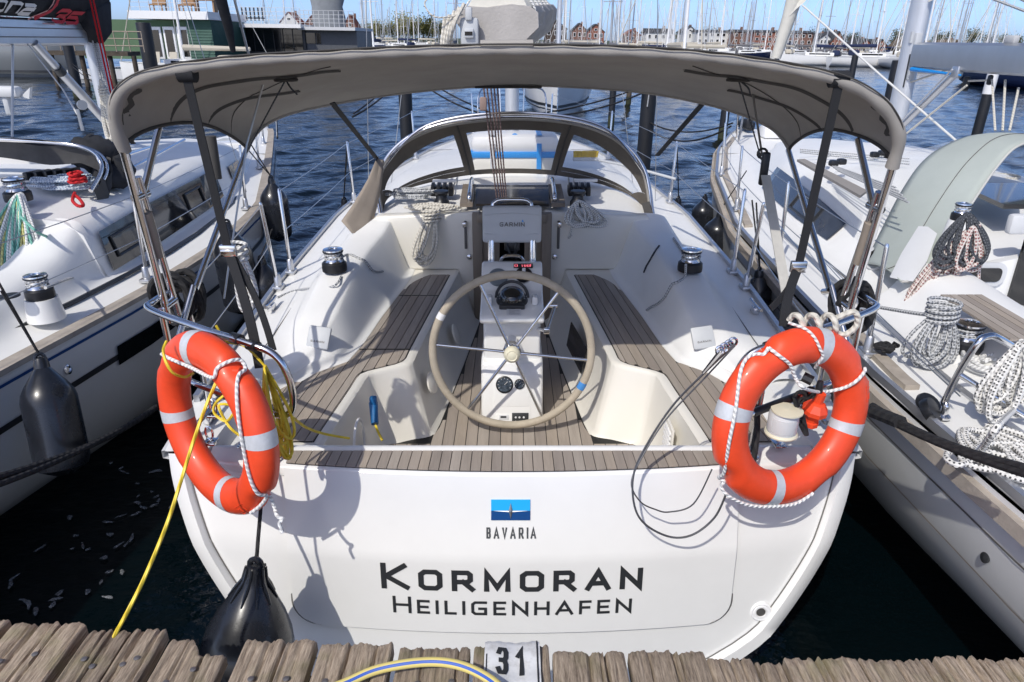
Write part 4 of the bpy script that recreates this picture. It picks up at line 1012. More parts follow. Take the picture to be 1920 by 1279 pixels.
mb.grid([[l.lerp(r, t) + Vector((0, -.012 * math.sin(math.pi * t), .006 * math.sin(3 * math.pi * t))) for t in np.linspace(0, 1, 6)] for l, r in fl]); f1 = mb.build('side_flap', G['tan'], spray, ang=70)
f1.modifiers.new('thickness', 'SOLIDIFY').thickness = .005
mb = MB(); ribbon(mb, [at(1210, 380, y=5.45), at(1222, 420, y=5.3), at(1235, 470, y=5.05)], .06); mb.build('side_strap', G['canvasdark'], spray)
MB().tube([at(672, 440, y=4.98), at(660, 470, y=4.85), at(652, 485, y=4.75)], .006, 6).build('flap_lashing', G['ropegrey'], spray)
# deck gear on the coachroof: clutches with black winches, line leads
for u, sg in ((828, -1), (1083, 1)):
    c = at(u, 385, y=5.45); mb = MB()
    mb.lathe([(.062, 0), (.062, .03), (.045, .05), (.042, .085), (.06, .10), (.058, .115), (.02, .12)], c, n=22); mb.build('coachroof_winch', G['black'], K)
    c2 = at(u + 2, 366, y=5.66); mb = MB()
    for k in range(4):
        mb.box(c2 + Vector((-.07 + .047 * k, 0, .04)), (.04, .13, .075), bev=.008); mb.box(c2 + Vector((-.07 + .047 * k, -.05, .085)), (.03, .09, .02), Matrix.Rotation(R(18), 3, 'X'), bev=.006)
    mb.build('rope_clutch', G['black'], K)
    mb = MB()
    for k in range(4): mb.tube([c2 + Vector((-.07 + .047 * k, .06, .02)), c2 + Vector((-.05 + .047 * k + sg * .02, .75, .03))], .006, 6)
    mb.build('halyard_tail', G['ropegrey'], K)
    MB().box(at(833 if sg < 0 else 1098, 339 if sg < 0 else 338, y=6.0), (.20, .05, .02), bev=.004).build('line_organiser', G['white'], K)
# ---- stanchions and lifelines
def stanchion(base, top, parent=K, m='chrome', r=.0125):
    mb = MB(); mb.tube([base, base.lerp(top, .97), top], [r, r, r * .6], 10); st = mb.build('stanchion', G[m], parent)
    mb = MB(); mb.box(base + Vector((0, 0, .012)), (.07, .10, .03), bev=.01); mb.lathe([(.026, .02), (.02, .10), (.016, .105)], base, n=14); mb.build('stanchion_base', G['alu'], st); return st
ST = {}
for sgn in (-1, 1):
    pts = [(4.45, -.06), (4.78, .03), (6.95, .02), (9.3, 0), (11.2, 0)]
    tops = []
    for y, rake in pts:
        b_, zd = deck_edge(y); base = Vector((sgn * (b_ - .045), y, zd + .012)); top = base + Vector((sgn * .02, rake, .60)); stanchion(base, top); tops.append((base, top))
    mb = MB()
    for k in range(1, len(tops) - 1):
        for f in (.97, .52): mb.tube(sag(tops[k][0].lerp(tops[k][1], f), tops[k + 1][0].lerp(tops[k + 1][1], f), .01, 6), .003, 5)
    for f in (.97, .52): mb.tube(sag(tops[0][0].lerp(tops[0][1], f), Vector((sgn * 1.42, 2.86, 1.12 + .6 * f)), .015, 6), .003, 5)
    mb.build('lifeline', G['wire'], K); ST[sgn] = tops
# pulpit at the bow
mb = MB()
for sgn in (-1, 1):
    mb.tube(cr([(sgn * .52, 11.2, 1.36), (sgn * .50, 11.25, 1.95), (sgn * .25, 12.0, 1.98), (0, 12.25, 1.98)], 6), .0125, 8); mb.tube([(sgn * .18, 12.0, 1.4), (sgn * .2, 12.05, 1.98)], .0125, 8)
mb.build('pulpit', G['chrome'], K)
# ---- mast, boom with furled sail, mainsheet
mast = MB(); prof = [(.065 * math.cos(q), .10 * math.sin(q)) for q in np.linspace(0, 6.283, 17)[:-1]]
mast.grid([[Vector((x, 6.95 + y - (z - 1.6) * .01, z)) for x, y in prof] for z in (1.55, 6, 13)], closed=True, cap0=True, cap1=True); mast = mast.build('mast', G['mastpaint'], K)
mb = MB()
for sgn in (-1, 1):
    mb.tube([(sgn * 1.45, 7.0, 1.2), (sgn * .9, 6.6, 8.0)], .004, 5); mb.tube([(sgn * 1.2, 6.7, 1.2), (sgn * .06, 6.9, 7.6)], .0035, 5)
mb.build('shroud', G['wire'], K)
BE = at(882, 62, y=4.55); BF = Vector((0, 6.84, 2.84))
mb = MB(); ax = (BF - BE); 
def boomp(t, x, z): 
    d = ax.normalized(); s = d.cross(Vector((0, 0, 1))).normalized(); return BE + ax * t + s * x + Vector((0, 0, z))
bp_ = [(.05 * math.cos(q), .075 * math.sin(q)) for q in np.linspace(0, 6.283, 15)[:-1]]
mb.grid([[boomp(t, x, z) for x, z in bp_] for t in (0, .5, 1)], closed=True, cap0=True, cap1=True); boom = mb.build('boom', G['alu'], K)
mb = MB(); mb.box(boomp(-.012, 0, .005), (.11, .05, .16), bev=.02); mb.box(boomp(-.02, 0, -.0), (.055, .06, .05), bev=.006); mb.box(boomp(-.02, 0, .105), (.04, .05, .07), bev=.008); be = mb.build('boom_end', G['plastgrey'], boom)
MB().box(boomp(-.026, 0, 0), (.045, .04, .02)).build('sheave_slot', G['dark'], be, smooth=False)
cream_cloth = mat('grey sail cover cloth', (.40, .38, .36), .85, var=.12, vs=5, bump=.3, bs=60); sailc = mat('cream sailcloth', (.66, .64, .57), .7, var=.08, vs=7, bump=.3, bs=25)
mb = MB(); rows = []
for t in np.linspace(.015, .96, 30):
    rows.append([boomp(t, x * (1 + .10 * math.sin(t * 30 + z * 20)), z) for x, z in ((-.06, .02), (-.085, .06), (-.07, .11), (-.02, .14 + .012 * math.sin(t * 25)), (.10, .138), (.26, .15 + .012 * math.sin(t * 19)), (.36, .145), (.385, .11), (.375, .03), (.33, -.06), (.24, -.13), (.10, -.15), (-.02, -.09))])
mb.grid(rows, closed=True, cap0=True, cap1=True); mb.build('sail_cover', cream_cloth, boom, ang=60)
mb = MB(); rows = []
for t in np.linspace(.03, .97, 26):
    rows.append([boomp(t, x + .02 * math.sin(t * 40 + x * 30), z) for x, z in ((-.04, .12), (.0, .19 + .02 * math.sin(t * 33)), (.08, .25 + .02 * math.sin(t * 21)), (.17, .27), (.27, .24 + .02 * math.sin(t * 27)), (.35, .14))])
mb.grid(rows, closed=True, cap0=True, cap1=True); mb.build('furled_sail', sailc, boom, ang=70)
mb = MB()
for t in (.06, .2, .34, .5, .66): mb.tube(cr([boomp(t, -.08, .06), boomp(t, -.05, .14), boomp(t, .07, .27), boomp(t, .2, .28), boomp(t, .36, .16), boomp(t, .385, .03)], 5), .007, 6)
mb.build('sail_tie', G['ropewhite'], boom)
mb = MB()
for k in range(5): mb.tube(cr([boomp(-.03, -.02 - .03 * k, .16 - .02 * k), boomp(-.04, -.08 - .02 * k, .05 - .03 * k), boomp(-.02, -.11 - .02 * k, -.05 - .05 * k), boomp(.02, -.07, -.09)], 5), .012, 6)
mb.tube(cr([boomp(-.03, -.03, .10), boomp(-.06, -.18, .09), boomp(-.06, -.24, .16), boomp(-.05, -.18, .20), boomp(-.02, -.04, .18)], 6), .005, 6)
mb.build('reefing_lines', G['ropecream'], boom)
# mainsheet tackle
top_ = [at(u, 100, y=4.85) for u in (896, 903, 911, 918, 925)]; bot = [at(u, 378, y=5.32) for u in (932, 937, 942, 946, 950)]
mb = MB()
for a, b in zip(top_, bot): mb.tube([a + Vector((0, 0, .1)), b], .0062, 6)
mb.build('mainsheet', G['ropemaroon'], K)
mb = MB(); c = at(906, 195, y=5.0); mb.box(c, (.05, .04, .09), bev=.012); mb.build('mainsheet_block', G['ropemaroon'], K)

# ================================================================ neighbouring sailboats
class Hull:
    GEN = [(1, 1), (.995, .92), (.985, .74), (.965, .52), (.925, .30), (.83, .08), (.48, -.2), (0, -.34)]
    STN = [(1, 1), (.99, .86), (.965, .66), (.92, .50), (.83, .34), (.68, .17), (.40, .02), (0, -.06)]
    def __init__(s, beam, cx, y0, y1): s.beam, s.cx, s.y0, s.y1 = beam, cx, y0, y1
    def edge(s, y): return interp(s.beam, y)
    def sec(s, y):
        b, zd = s.edge(y); k = min(1, max(0, (y - s.y0) / 4.0)); k = k * k * (3 - 2 * k)
        return [(lerp(a[0], g[0], k) * b, lerp(a[1], g[1], k) * zd if g[1] > 0 else lerp(a[1], g[1], k)) for a, g in zip(s.STN, s.GEN)]
    def x_at(s, y, z):
        P = s.sec(y); return float(np.interp(z, [p[1] for p in P[::-1]], [p[0] for p in P[::-1]]))
    def mesh(s, name, m, parent, n=34):
        mb = MB(); ys = [s.y0 + (s.y1 - s.y0) * i / n for i in range(n + 1)]
        for sgn in (-1, 1): mb.grid([chaikin([Vector((s.cx(y) + sgn * x, y, z)) for x, z in s.sec(y)], 1) for y in ys])
        P = s.sec(s.y0); mb.add([Vector((s.cx(s.y0) + q * x, s.y0, z)) for q in (-1, 1) for x, z in (P if q < 0 else P[::-1])], [tuple(range(2 * len(P)))])
        return mb.build(name, m, parent, ang=60)
    def band(s, name, y0, y1, dz0, dz1, sgn, m, parent, off=.006, n=30, absz=False):
        mb = MB(); rows = []
        for y in np.linspace(y0, y1, n):
            zd = 0 if absz else s.edge(y)[1]
            rows.append([Vector((s.cx(y) + sgn * (s.x_at(y, zd + d) + off), y, zd + d)) for d in np.linspace(dz0, dz1, 4)])
        mb.grid(rows); return mb.build(name, m, parent)
    def side(s, y, z, sgn, off=.01): return Vector((s.cx(y) + sgn * (s.x_at(y, z) + off), y, z))
def loft_deck(h, secs, ys, sgns=(-1, 1)):
    mb = MB()
    for sgn in sgns: mb.grid([chaikin([Vector((h.cx(y) + sgn * x, y, z)) for x, z in secs(y)], 2) for y in ys])
    return mb
def strip_along(h, name, y0, y1, o0, o1, dz, th, sgn, m, parent, n=30):
    """a flat strip lying along the deck edge, o measured inwards from the sheer"""
    mb = MB(); rows = []
    for y in np.linspace(y0, y1, n):
        b, zd = h.edge(y); x0, x1 = max(0.01, b - o0), max(0.005, b - o1); z = zd + dz
        rows.append([Vector((h.cx(y) + sgn * x, y, zz)) for x, zz in ((x0, z), (x0, z + th), (x1, z + th), (x1, z))])
    mb.grid(rows, closed=True, cap0=True, cap1=True); return mb.build(name, m, parent)

# ---------------------------------------------------------------- sailboat beside it on the left
LBt = thing('sailboat', 'white sailboat with black sail cover numbered 35 and black fenders along its side', 'sailboat', (-4.15, 6, 0))
LH = Hull([(1.5, 1.40, 1.14), (2.4, 1.49, 1.145), (3.15, 1.58, 1.15), (4.3, 1.75, 1.15), (5.46, 1.82, 1.16), (6.8, 1.70, 1.18), (8.36, 1.26, 1.21), (10, .78, 1.26), (11.6, .30, 1.30), (12.35, .03, 1.32)], lambda y: -4.15, 1.5, 12.35)
LH.mesh('hull', G['hullgrey'], LBt)
LH.band('hull_stripe', 1.6, 12.0, -.30, -.262, 1, G['letter'], LBt); LH.band('sheer_line', 1.6, 12.1, -.062, -.045, 1, G['navy'], LBt)
a, b = at(251, 632, x=-2.55), at(311, 592, x=-2.42)
LH.band('hull_window', 3.95, 4.72, -.335, -.205, 1, G['tint'], LBt, off=.012, n=8)
strip_along(LH, 'toe_rail', 1.5, 12.0, -.012, .085, .0, .03, 1, G['rail'], LBt)
c = LH.side(3.55, .98, 1, .0); MB().lathe([(.03, 0), (.03, .008), (.018, .012), (.012, .004)], c, (1, 0, .2), 16).build('vent_fitting', G['chrome'], LBt)
def l_fwd(y):
    b, zd = LH.edge(y); oc, zr = interp([(4.55, 1.24, 1.62), (5.2, 1.24, 1.66), (6.5, 1.18, 1.67), (7.8, .98, 1.62), (9, .66, 1.5), (9.8, .4, 1.36)], y); oc = min(oc, b - .2)
    return [(b - .08, zd + .005), (oc + .16, zd + .03), (oc + .12, zd + .06), (oc + .045, zr - .12), (oc - .07, zr - .03), (oc * .5, zr + .04), (oc * .2, zr + .06), (0, zr + .065)]
def l_aft(y):
    b, zd = LH.edge(y); zt = interp([(1.5, 1.26), (3.2, 1.36), (4.2, 1.42), (4.6, 1.60)], y)[0]
    return [(b - .08, zd + .005), (1.40, zd + .03), (1.33, zd + .08), (1.27, zt - .05), (1.18, zt), (.98, zt), (.90, zt - .08), (.82, .98), (.75, .95), (.35, .95), (.3, .7), (0, .68)]
dm_ = loft_deck(LH, l_fwd, np.linspace(4.55, 9.8, 26))
for f in loft_deck(LH, l_aft, np.linspace(1.5, 4.6, 20)).f: pass
t_ = loft_deck(LH, l_aft, np.linspace(1.5, 4.6, 20)); dm_.add(t_.v, t_.f)
for sgn in (-1, 1):
    dm_.grid([[Vector((-4.15 + sgn * (LH.edge(y)[0] - .06) * t, y, LH.edge(y)[1] + .02 + .02 * (1 - t))) for t in np.linspace(1, 0, 6)] for y in np.linspace(9.7, 12.3, 10)])
P = l_fwd(4.55); dm_.prism([(-4.15 + x, 4.56, z) for x, z in P[2:]] + [(-4.15 - x, 4.56, z) for x, z in P[2:][::-1]] + [(-4.15 - 1.2, 4.56, .7), (-4.15 + 1.2, 4.56, .7)], (0, -.03, 0))
dm_.build('deck', G['geldeck'], LBt, ang=45)
def lside(y, f, off=.02):
    P = l_fwd(y); a, b = P[2], P[3]; return Vector((-4.15 + lerp(a[0], b[0], f) + off, y, lerp(a[1], b[1], f)))
def side_win(name, y0, y1, f0, f1, m, parent, off, slant=.0, n=14):
    mb = MB(); mb.grid([[lside(y + slant * f, f, off) for f in (lerp(f0, f1, q) for q in (0, .5, 1))] for y in np.linspace(y0, y1, n)]); return mb.build(name, m, parent, smooth=False)
w1 = side_win('coachroof_window', 4.62, 7.0, .04, .94, G['tint'], LBt, .022, .05)
for y0, y1 in ((4.75, 5.12), (6.05, 6.4)):
    P = [lside(y0, .28, .03), lside(y1, .28, .03), lside(y1, .72, .03), lside(y0, .72, .03)]; MB().tube(P, .010, 6, closed=True).build('window_frame', G['letter'], w1)
side_win('coachroof_window', 7.55, 8.3, .2, .75, G['tint'], LBt, .022, .05)
# genoa track line and deck lines
MB().tube([Vector((-4.15 + LH.edge(y)[0] - .30, y, 1.20)) for y in np.linspace(1.8, 8, 12)], .015, 6).build('track', G['letter'], LBt)
# mast, boom, sail cover
mb = MB(); prof = [(.075 * math.cos(q), .115 * math.sin(q)) for q in np.linspace(0, 6.283, 19)[:-1]]
mb.grid([[Vector((-4.13 + x, 7.45 + y, z)) for x, y in prof] for z in (1.6, 4, 14)], closed=True, cap0=True, cap1=True); lm = mb.build('mast', G['mastpaint'], LBt)
mb = MB()
for k in range(4): mb.tube([Vector((-4.07 + .03 * (k % 2), 7.33 + .02 * k, 1.68)), Vector((-4.06 + .02 * (k % 2), 7.33 + .02 * k, 8))], .007, 6)
mb.build('halyard', G['ropegrey'], lm)
mb = MB()
for x in (-3.93, -3.9): mb.tube([(x, 7.2, 1.8), (x + .02, 7.1, 9)], .008, 6)
mb.build('red_halyard', G['redrope'], lm)
mb = MB(); bpr = [(.06, -.09), (.065, 0), (.06, .09), (.02, .11), (-.02, .11), (-.06, .09), (-.065, 0), (-.06, -.09), (-.02, -.11), (.02, -.11)]
mb.grid([[Vector((-4.13 + x, y, 2.76 + z)) for x, z in bpr] for y in (2.2, 5, 7.25)], closed=True, cap0=True, cap1=True); lb = mb.build('boom', G['alu'], LBt)
mb = MB()
for dz in (-.04, .03): mb.tube([(-4.06, 2.3, 2.76 + dz), (-4.06, 7.2, 2.76 + dz)], .004, 5)
mb.build('boom_groove', G['groove'], lb)
covm = mat('black sail cover', (.009, .010, .014), .8, var=.35, vs=5, bump=.5, bs=14)
mb = MB(); rows = []
for y in np.linspace(2.4, 7.62, 36):
    k = max(0, (y - 6.9) / .72); wv = .012 * math.sin(y * 13)
    dn = -.10 * max(0, 1 - abs(y - 7.35) / .28)
    rows.append([Vector((-4.13 + x * (1 - .25 * k), y, z)) for x, z in ((.07, 2.88 + dn), (.16 + wv, 2.93 + dn), (.21, 3.05), (.20 - wv, 3.2), (.15, 3.36), (.04, 3.46), (-.04, 3.46), (-.15, 3.36), (-.2, 3.2), (-.21, 3.05), (-.16, 2.93), (-.07, 2.88))])
mb.grid(rows, closed=True, cap0=True, cap1=True); cov = mb.build('sail_cover', covm, lb, ang=60)
mb = MB(); mb.prism([(-3.99, 7.22, 2.87), (-3.99, 7.60, 2.92), (-4.0, 7.42, 2.68)], (-.02, .0, 0)); mb.build('cover_flap', covm, cov, smooth=False)
mb = MB(); mb.prism([(-3.955, 7.15, 2.95), (-3.955, 7.62, 3.05), (-3.97, 7.55, 2.76), (-3.975, 7.36, 2.66), (-3.975, 7.2, 2.80)], (-.3, .0, 0), .02); mb.build('cover_apron', covm, cov)
def cvp(y, z, l=0):
    x = float(np.interp(z, [2.88, 2.93, 3.05, 3.2, 3.36], [.09, .175, .222, .213, .16])); return Vector((-4.13 + x + .012 + l, y, z))
def cpx(u, v):
    p = at(u, v, x=-3.91); return p.y, p.z
mb = MB(); (ya, za), (yb, zb_), = cpx(3, 22), cpx(25, 2)
its = []
for ch, u0, u1, v0, v1 in (('o', 2, 25, 24, -2), ('n', 30, 54, 24, 3), ('a', 56, 79, 29, 7)):
    y0, z0 = cpx(u0, v0); y1, _ = cpx(u1, v0); _, z1 = cpx((u0 + u1) / 2, v1); its.append((ch, y0, z0, y1 - y0, z1 - z0))
for it_ in its: lettering(mb, [it_], cvp, .026)
mb.build('cover_lettering', mat('white print', (.62, .62, .62), .7), cov, fix=False)
red = mat('red print', (.42, .02, .035), .7); mb = MB()
for ch, u0, u1, v0, v1 in (('3', 124, 148, 44, 17), ('5', 149, 172, 46, 22)):
    y0, z0 = cpx(u0, v0); y1, _ = cpx(u1, v0); _, z1 = cpx((u0 + u1) / 2, v1); lettering(mb, [(ch, y0, z0, y1 - y0, z1 - z0)], cvp, .028)
def swoosh(mb, pts, w):
    vs, fs = stroke([cpx(*p) for p in pts], w); mb.add([cvp(p[0], p[1], .001) for p in vs], fs)
swoosh(mb, [(109, -6), (109, 8), (106, 20), (100, 29), (90, 35)], .035); mb.build('cover_number', red, cov, fix=False)
mb = MB(); swoosh(mb, [(102, -6), (102, 8), (98, 20), (91, 29), (79, 36)], .014)
swoosh(mb, [(105, 44), (128, 46)], .008)
for k in range(5): swoosh(mb, [(2 + 12 * k, 30.5 + .8 * k), (4 + 12 * k, 28.5 + .8 * k), (8 + 12 * k, 30 + .8 * k), (10 + 12 * k, 29 + .8 * k)], .006)
mb.build('cover_print', mat('pale red print', (.55, .30, .28), .7), cov, fix=False)
mb = MB(); a, b = at(64, 80, x=-4.08), Vector((-4.1, 7.33, 1.92)); mid = a.lerp(b, .3); mb.tube([a, mid], .034, 12); mb.tube([mid, b], .042, 12); vg = mb.build('boom_vang', G['alu'], LBt)
mb = MB(); mb.tube([mid - (b - a).normalized() * .04, mid + (b - a).normalized() * .04], .047, 12); mb.build('vang_collar', G['letter'], vg)
mb = MB(); mb.tube([at(24, 78, x=-4.1), at(23, 260, x=-3.8)], .009, 6); mb.tube([at(48, 78, x=-4.1), at(118, 168, x=-3.7), at(145, 215, x=-3.4)], .006, 6); mb.build('topping_line', G['wirew'], LBt)
mb = MB(); mb.tube([at(145, 205, x=-3.2), at(155, 245, x=-3.2)], .012, 8); mb.lathe([(.035, -.01), (.035, .01)], at(154, 197, x=-3.2), (1, -.8, 0), 14); mb.build('spinlock_block', G['alu'], LBt)
# folded sprayhood
arc = [at(u, v, x=None, y=y) for u, v, y in ((-140, 268, 5.2), (-60, 262, 5.2), (0, 262, 5.2), (80, 266, 5.2), (140, 273, 5.2), (172, 284, 5.22), (188, 303, 5.22), (188, 325, 5.15), (170, 358, 5.0))]
sp_ = MB().tube(cr(arc, 6), .017, 10).build('sprayhood_bow', G['chrome'], LBt)
MB().tube([p + Vector((.0, .07, -.02)) for p in cr(arc, 6)[:-4]], .014, 10).build('sprayhood_bow', G['chrome'], LBt)
clo = mat('dark grey sprayhood cloth', (.022, .024, .03), .85, var=.4, vs=4, bump=.6, bs=9)
cloa = mat('grey sprayhood cloth', (.075, .073, .072), .85, var=.25, vs=5, bump=.5, bs=12)
mb = MB(); A = cr(arc, 6)[:-2]; mb.grid([[p + Vector((.015 * math.sin(i * .9 + k), .06 * k, -.012 - dz - .02 * math.sin(i * .45))) for i, p in enumerate(A)] for k, dz in ((0, 0), (.5, .06), (.6, .14), (1.4, .10), (2.2, .0))]); mb.build('sprayhood_cloth', cloa, LBt, ang=60)
mb = MB(); c = at(215, 300, y=5.55); g_ = random.Random(4)
def bundle(mb, pts, r0, seed, n=12, wob=.25):
    P = cr(pts, 8); rows = []
    for i, p in enumerate(P):
        t = (P[min(i + 1, len(P) - 1)] - P[max(i - 1, 0)]).normalized(); s = t.cross(Vector((0, 0, 1))).normalized(); w = s.cross(t); e = math.sin(math.pi * min(max(i / (len(P) - 1), .04), .96)) ** .35
        rows.append([p + (s * math.cos(q) * r0[0] + w * math.sin(q) * r0[1]) * e * (1 + wob * math.sin(3 * q + i * .5 + seed) * math.sin(i * .7)) for q in np.linspace(0, 2 * math.pi, n + 1)[:-1]])
    mb.grid(rows, closed=True, cap0=True, cap1=True)
bundle(mb, [at(130, 290, y=5.3), at(180, 290, y=5.4), at(215, 305, y=5.5), at(238, 335, y=5.4)], (.11, .15), 1); bundle(mb, [at(175, 325, y=5.3), at(200, 330, y=5.35), at(240, 338, y=5.4)], (.10, .10), 3); mb.build('sprayhood_bundle', clo, LBt, ang=60)
mb = MB(); mb.box(at(60, 290, y=5.6), (1.3, .05, .14)); mb.build('companion_coaming', G['white'], LBt, smooth=False)
# gear
for (u, v, z, r) in ((77, 558, 1.345, .066),):
    w = winch(u, v, z, r, LBt); c = at(u, v, z=z); mb = MB(); mb.lathe([(.10, -.13), (.09, -.05), (.084, 0), (0, 0)], c, n=24); mb.build('winch_pedestal', G['gel'], LBt)
winch(36, 376, 1.69, .075, LBt)
MB().lathe([(.055, 0), (.055, .006), (0, .008)], at(17, 556, z=1.405), n=22).build('filler_cap', G['black'], LBt)
mb = MB(); c = at(97, 326, y=5.35)
for k in range(5): mb.box(c + Vector((.055 * (k - 2), .03 * k - .05, 0)), (.045, .15, .06), Matrix.Rotation(R(-14), 3, 'Z'), bev=.012)
mb.build('rope_clutch', G['black'], LBt)
for (u, v) in ((160, 482), (189, 497)): 
    mb = MB(); mb.box(at(u, v, z=1.24), (.07, .05, .05), bev=.012); mb.build('deck_block', G['black'], LBt)
mb = MB(); mb.tube([at(233, 300 - 8, x=-3.1), at(296, 272, x=-3.2)], .012, 6); mb.tube([at(250, 313, x=-3.0), at(346, 262, x=-3.1)], .012, 6); mb.build('handrail', G['chrome'], LBt)
LT = []
for y, rk in ((2.55, 0), (4.55, 0), (6.65, 0), (8.7, 0), (10.5, 0)):
    b_, zd = LH.edge(y); base = Vector((-4.15 + b_ - .13, y, zd + .02)); LT.append((base, base + Vector((.03, rk, .60)))); stanchion(*LT[-1], parent=LBt)
mb = MB()
for (b0, t0), (b1, t1) in zip(LT[:-1], LT[1:]):
    for f in (.97, .5): mb.tube(sag(b0.lerp(t0, f), b1.lerp(t1, f), .01, 6), .0032, 5)
mb.build('lifeline', G['wire'], LBt)
mb = MB(); mb.tube(cr([(-3.6, 11.0, 1.3), (-3.55, 11.0, 1.9), (-3.8, 11.9, 1.95), (-4.15, 12.4, 1.95), (-4.5, 11.9, 1.95), (-4.75, 11.0, 1.9), (-4.7, 11, 1.3)], 6), .0135, 8); mb.build('pulpit', G['chrome'], LBt)
mb = MB(); mb.tube([(-4.1, 7.4, 9), (-2.75, 7.2, 1.25)], .004, 5); mb.tube([(-4.15, 12.2, 1.4), (-4.12, 8, 13)], .02, 6); mb.build('rigging_wire', G['wire'], LBt)
mb = MB(); mb.tube([at(437, 96, y=11.6), at(428, 50, y=11.4), at(413, -5, y=11.2), at(400, -60, y=11)], [.04, .07, .085, .1], 10); mb.build('furled_headsail', covm, LBt)
# anchor locker hatch on the foredeck
MB().box((-4.15, 10.6, 1.315), (.5, .6, .02), bev=.008).build('foredeck_hatch', G['gel'], LBt)

# ---------------------------------------------------------------- sailboat beside it on the right
RBt = thing('sailboat', 'white sailboat with pale green-grey sprayhood, silver boom and coiled ropes on deck', 'sailboat', (3.7, 6, 0))
rcx = lambda y: 3.66 + .028 * (y - 5)
RH = Hull([(1.2, 1.66, 1.15), (2.03, 1.76, 1.15), (3.04, 1.83, 1.15), (4.26, 1.79, 1.15), (6, 1.74, 1.17), (8.36, 1.36, 1.21), (10, .94, 1.26), (11.4, .40, 1.31), (12.1, .03, 1.34)], rcx, 1.2, 12.1)
rhm = mat('pale grey hull', (.74, .755, .76), .22, var=.05, vs=1.5, coat=.5)
RH.mesh('hull', rhm, RBt)
RH.band('hull_groove', 1.3, 11.5, -.205, -.195, -1, G['groove'], RBt, off=.004); RH.band('hull_groove', 1.3, 11.5, -.44, -.43, -1, G['rail'], RBt, off=.004)
strip_along(RH, 'rubbing_strake', 1.9, 12.0, -.03, .03, -.085, .06, -1, G['rail'], RBt)
strip_along(RH, 'toe_rail', 1.25, 12.0, .02, .05, .0, .045, -1, G['alu'], RBt)
strip_along(RH, 'teak_strip', 2.95, 3.6, .10, .17, .008, .03, -1, G['rail'], RBt)
strip_along(RH, 'teak_strip', 6.0, 11.0, .10, .17, .008, .03, -1, G['rail'], RBt)
strip_along(RH, 'genoa_track', 1.9, 6.5, .33, .37, .012, .02, -1, G['alu'], RBt); strip_along(RH, 'deck_line', 1.5, 7.0, .44, .455, .016, .012, -1, G['groove'], RBt)
def r_fwd(y):
    b, zd = RH.edge(y); oc, zr = interp([(4.15, 1.02, 1.44), (5.0, 1.04, 1.50), (6.0, 1.06, 1.62), (7.2, 1.0, 1.66), (9, .62, 1.5), (9.8, .36, 1.36)], y); oc = min(oc, b - .22)
    return [(b - .02, zd + .005), (oc + .20, zd + .03), (oc + .12, zd + .07), (oc - .02, zr - .16), (oc - .16, zr - .05), (oc * .5, zr + .04), (oc * .2, zr + .06), (0, zr + .065)]
def r_aft(y):
    b, zd = RH.edge(y); zt = interp([(1.2, 1.28), (2.5, 1.34), (3.4, 1.38), (4.2, 1.42)], y)[0]
    return [(b - .02, zd + .005), (1.30, zd + .03), (1.22, zd + .09), (1.14, zt - .05), (1.06, zt), (.86, zt), (.78, zt - .06), (.70, 1.0), (.66, .96), (.35, .95), (.3, .7), (0, .68)]
dm_ = loft_deck(RH, r_fwd, np.linspace(4.15, 9.8, 26)); t_ = loft_deck(RH, r_aft, np.linspace(1.2, 4.2, 20)); dm_.add(t_.v, t_.f)
for sgn in (-1, 1): dm_.grid([[Vector((rcx(y) + sgn * (RH.edge(y)[0] - .02) * t, y, RH.edge(y)[1] + .02 + .02 * (1 - t))) for t in np.linspace(1, 0, 6)] for y in np.linspace(9.7, 12.05, 10)])
dm_.build('deck', G['geldeck'], RBt, ang=45)
# cabin bulkhead with portlight facing the cockpit
P = r_fwd(4.15)[2:]; mb = MB(); cxx = rcx(4.15); mb.prism([(cxx + x * .985, 4.16, z) for x, z in P] + [(cxx - x * .985, 4.16, z) for x, z in P[::-1]] + [(cxx - 1.2, 4.16, .6), (cxx + 1.2, 4.16, .6)], (0, -.06, 0)); rbk = mb.build('bulkhead', G['gel'], RBt, smooth=False)
def rrect(c, e1, e2, w, h, r, n=6):
    out = []
    for sx, sy, a0 in ((1, -1, -90), (1, 1, 0), (-1, 1, 90), (-1, -1, 180)):
        for k in range(n + 1):
            q = R(a0 + 90 * k / n); out.append(c + e1 * (sx * (w / 2 - r) + r * math.cos(q)) + e2 * (sy * (h / 2 - r) + r * math.sin(q)))
    return out
c = at(1843, 514, y=4.095); e1, e2 = Vector((1, 0, 0)), Vector((0, 0, 1))
mb = MB(); mb.prism(rrect(c, e1, e2, .27, .15, .06), (0, -.015, 0)); pf = mb.build('portlight', G['palegrey'], rbk, ang=30); MB().prism(rrect(c + Vector((0, -.016, 0)), e1, e2, .205, .088, .03), (0, -.006, 0)).build('pane', G['tint'], pf, ang=30)
mb = MB(); mb.box(at(1912, 420, y=4.05), (.14, .06, .12), bev=.02); mb.build('companionway_light', G['palegrey'], rbk)
mb = MB(); mb.box(at(1925, 520, y=4.09), (.16, .02, .62)); mb.build('companionway_edge', G['tint'], rbk, smooth=False)
mb = MB(); mb.box(at(1900, 620, y=3.9), (.10, .10, .3), bev=.01); mb.build('locker_edge', G['gel'], rbk); MB().tube([at(1890, 587, y=3.8), at(1935, 583, y=3.8)], .02, 8).build('handle', G['plastgrey'], rbk)
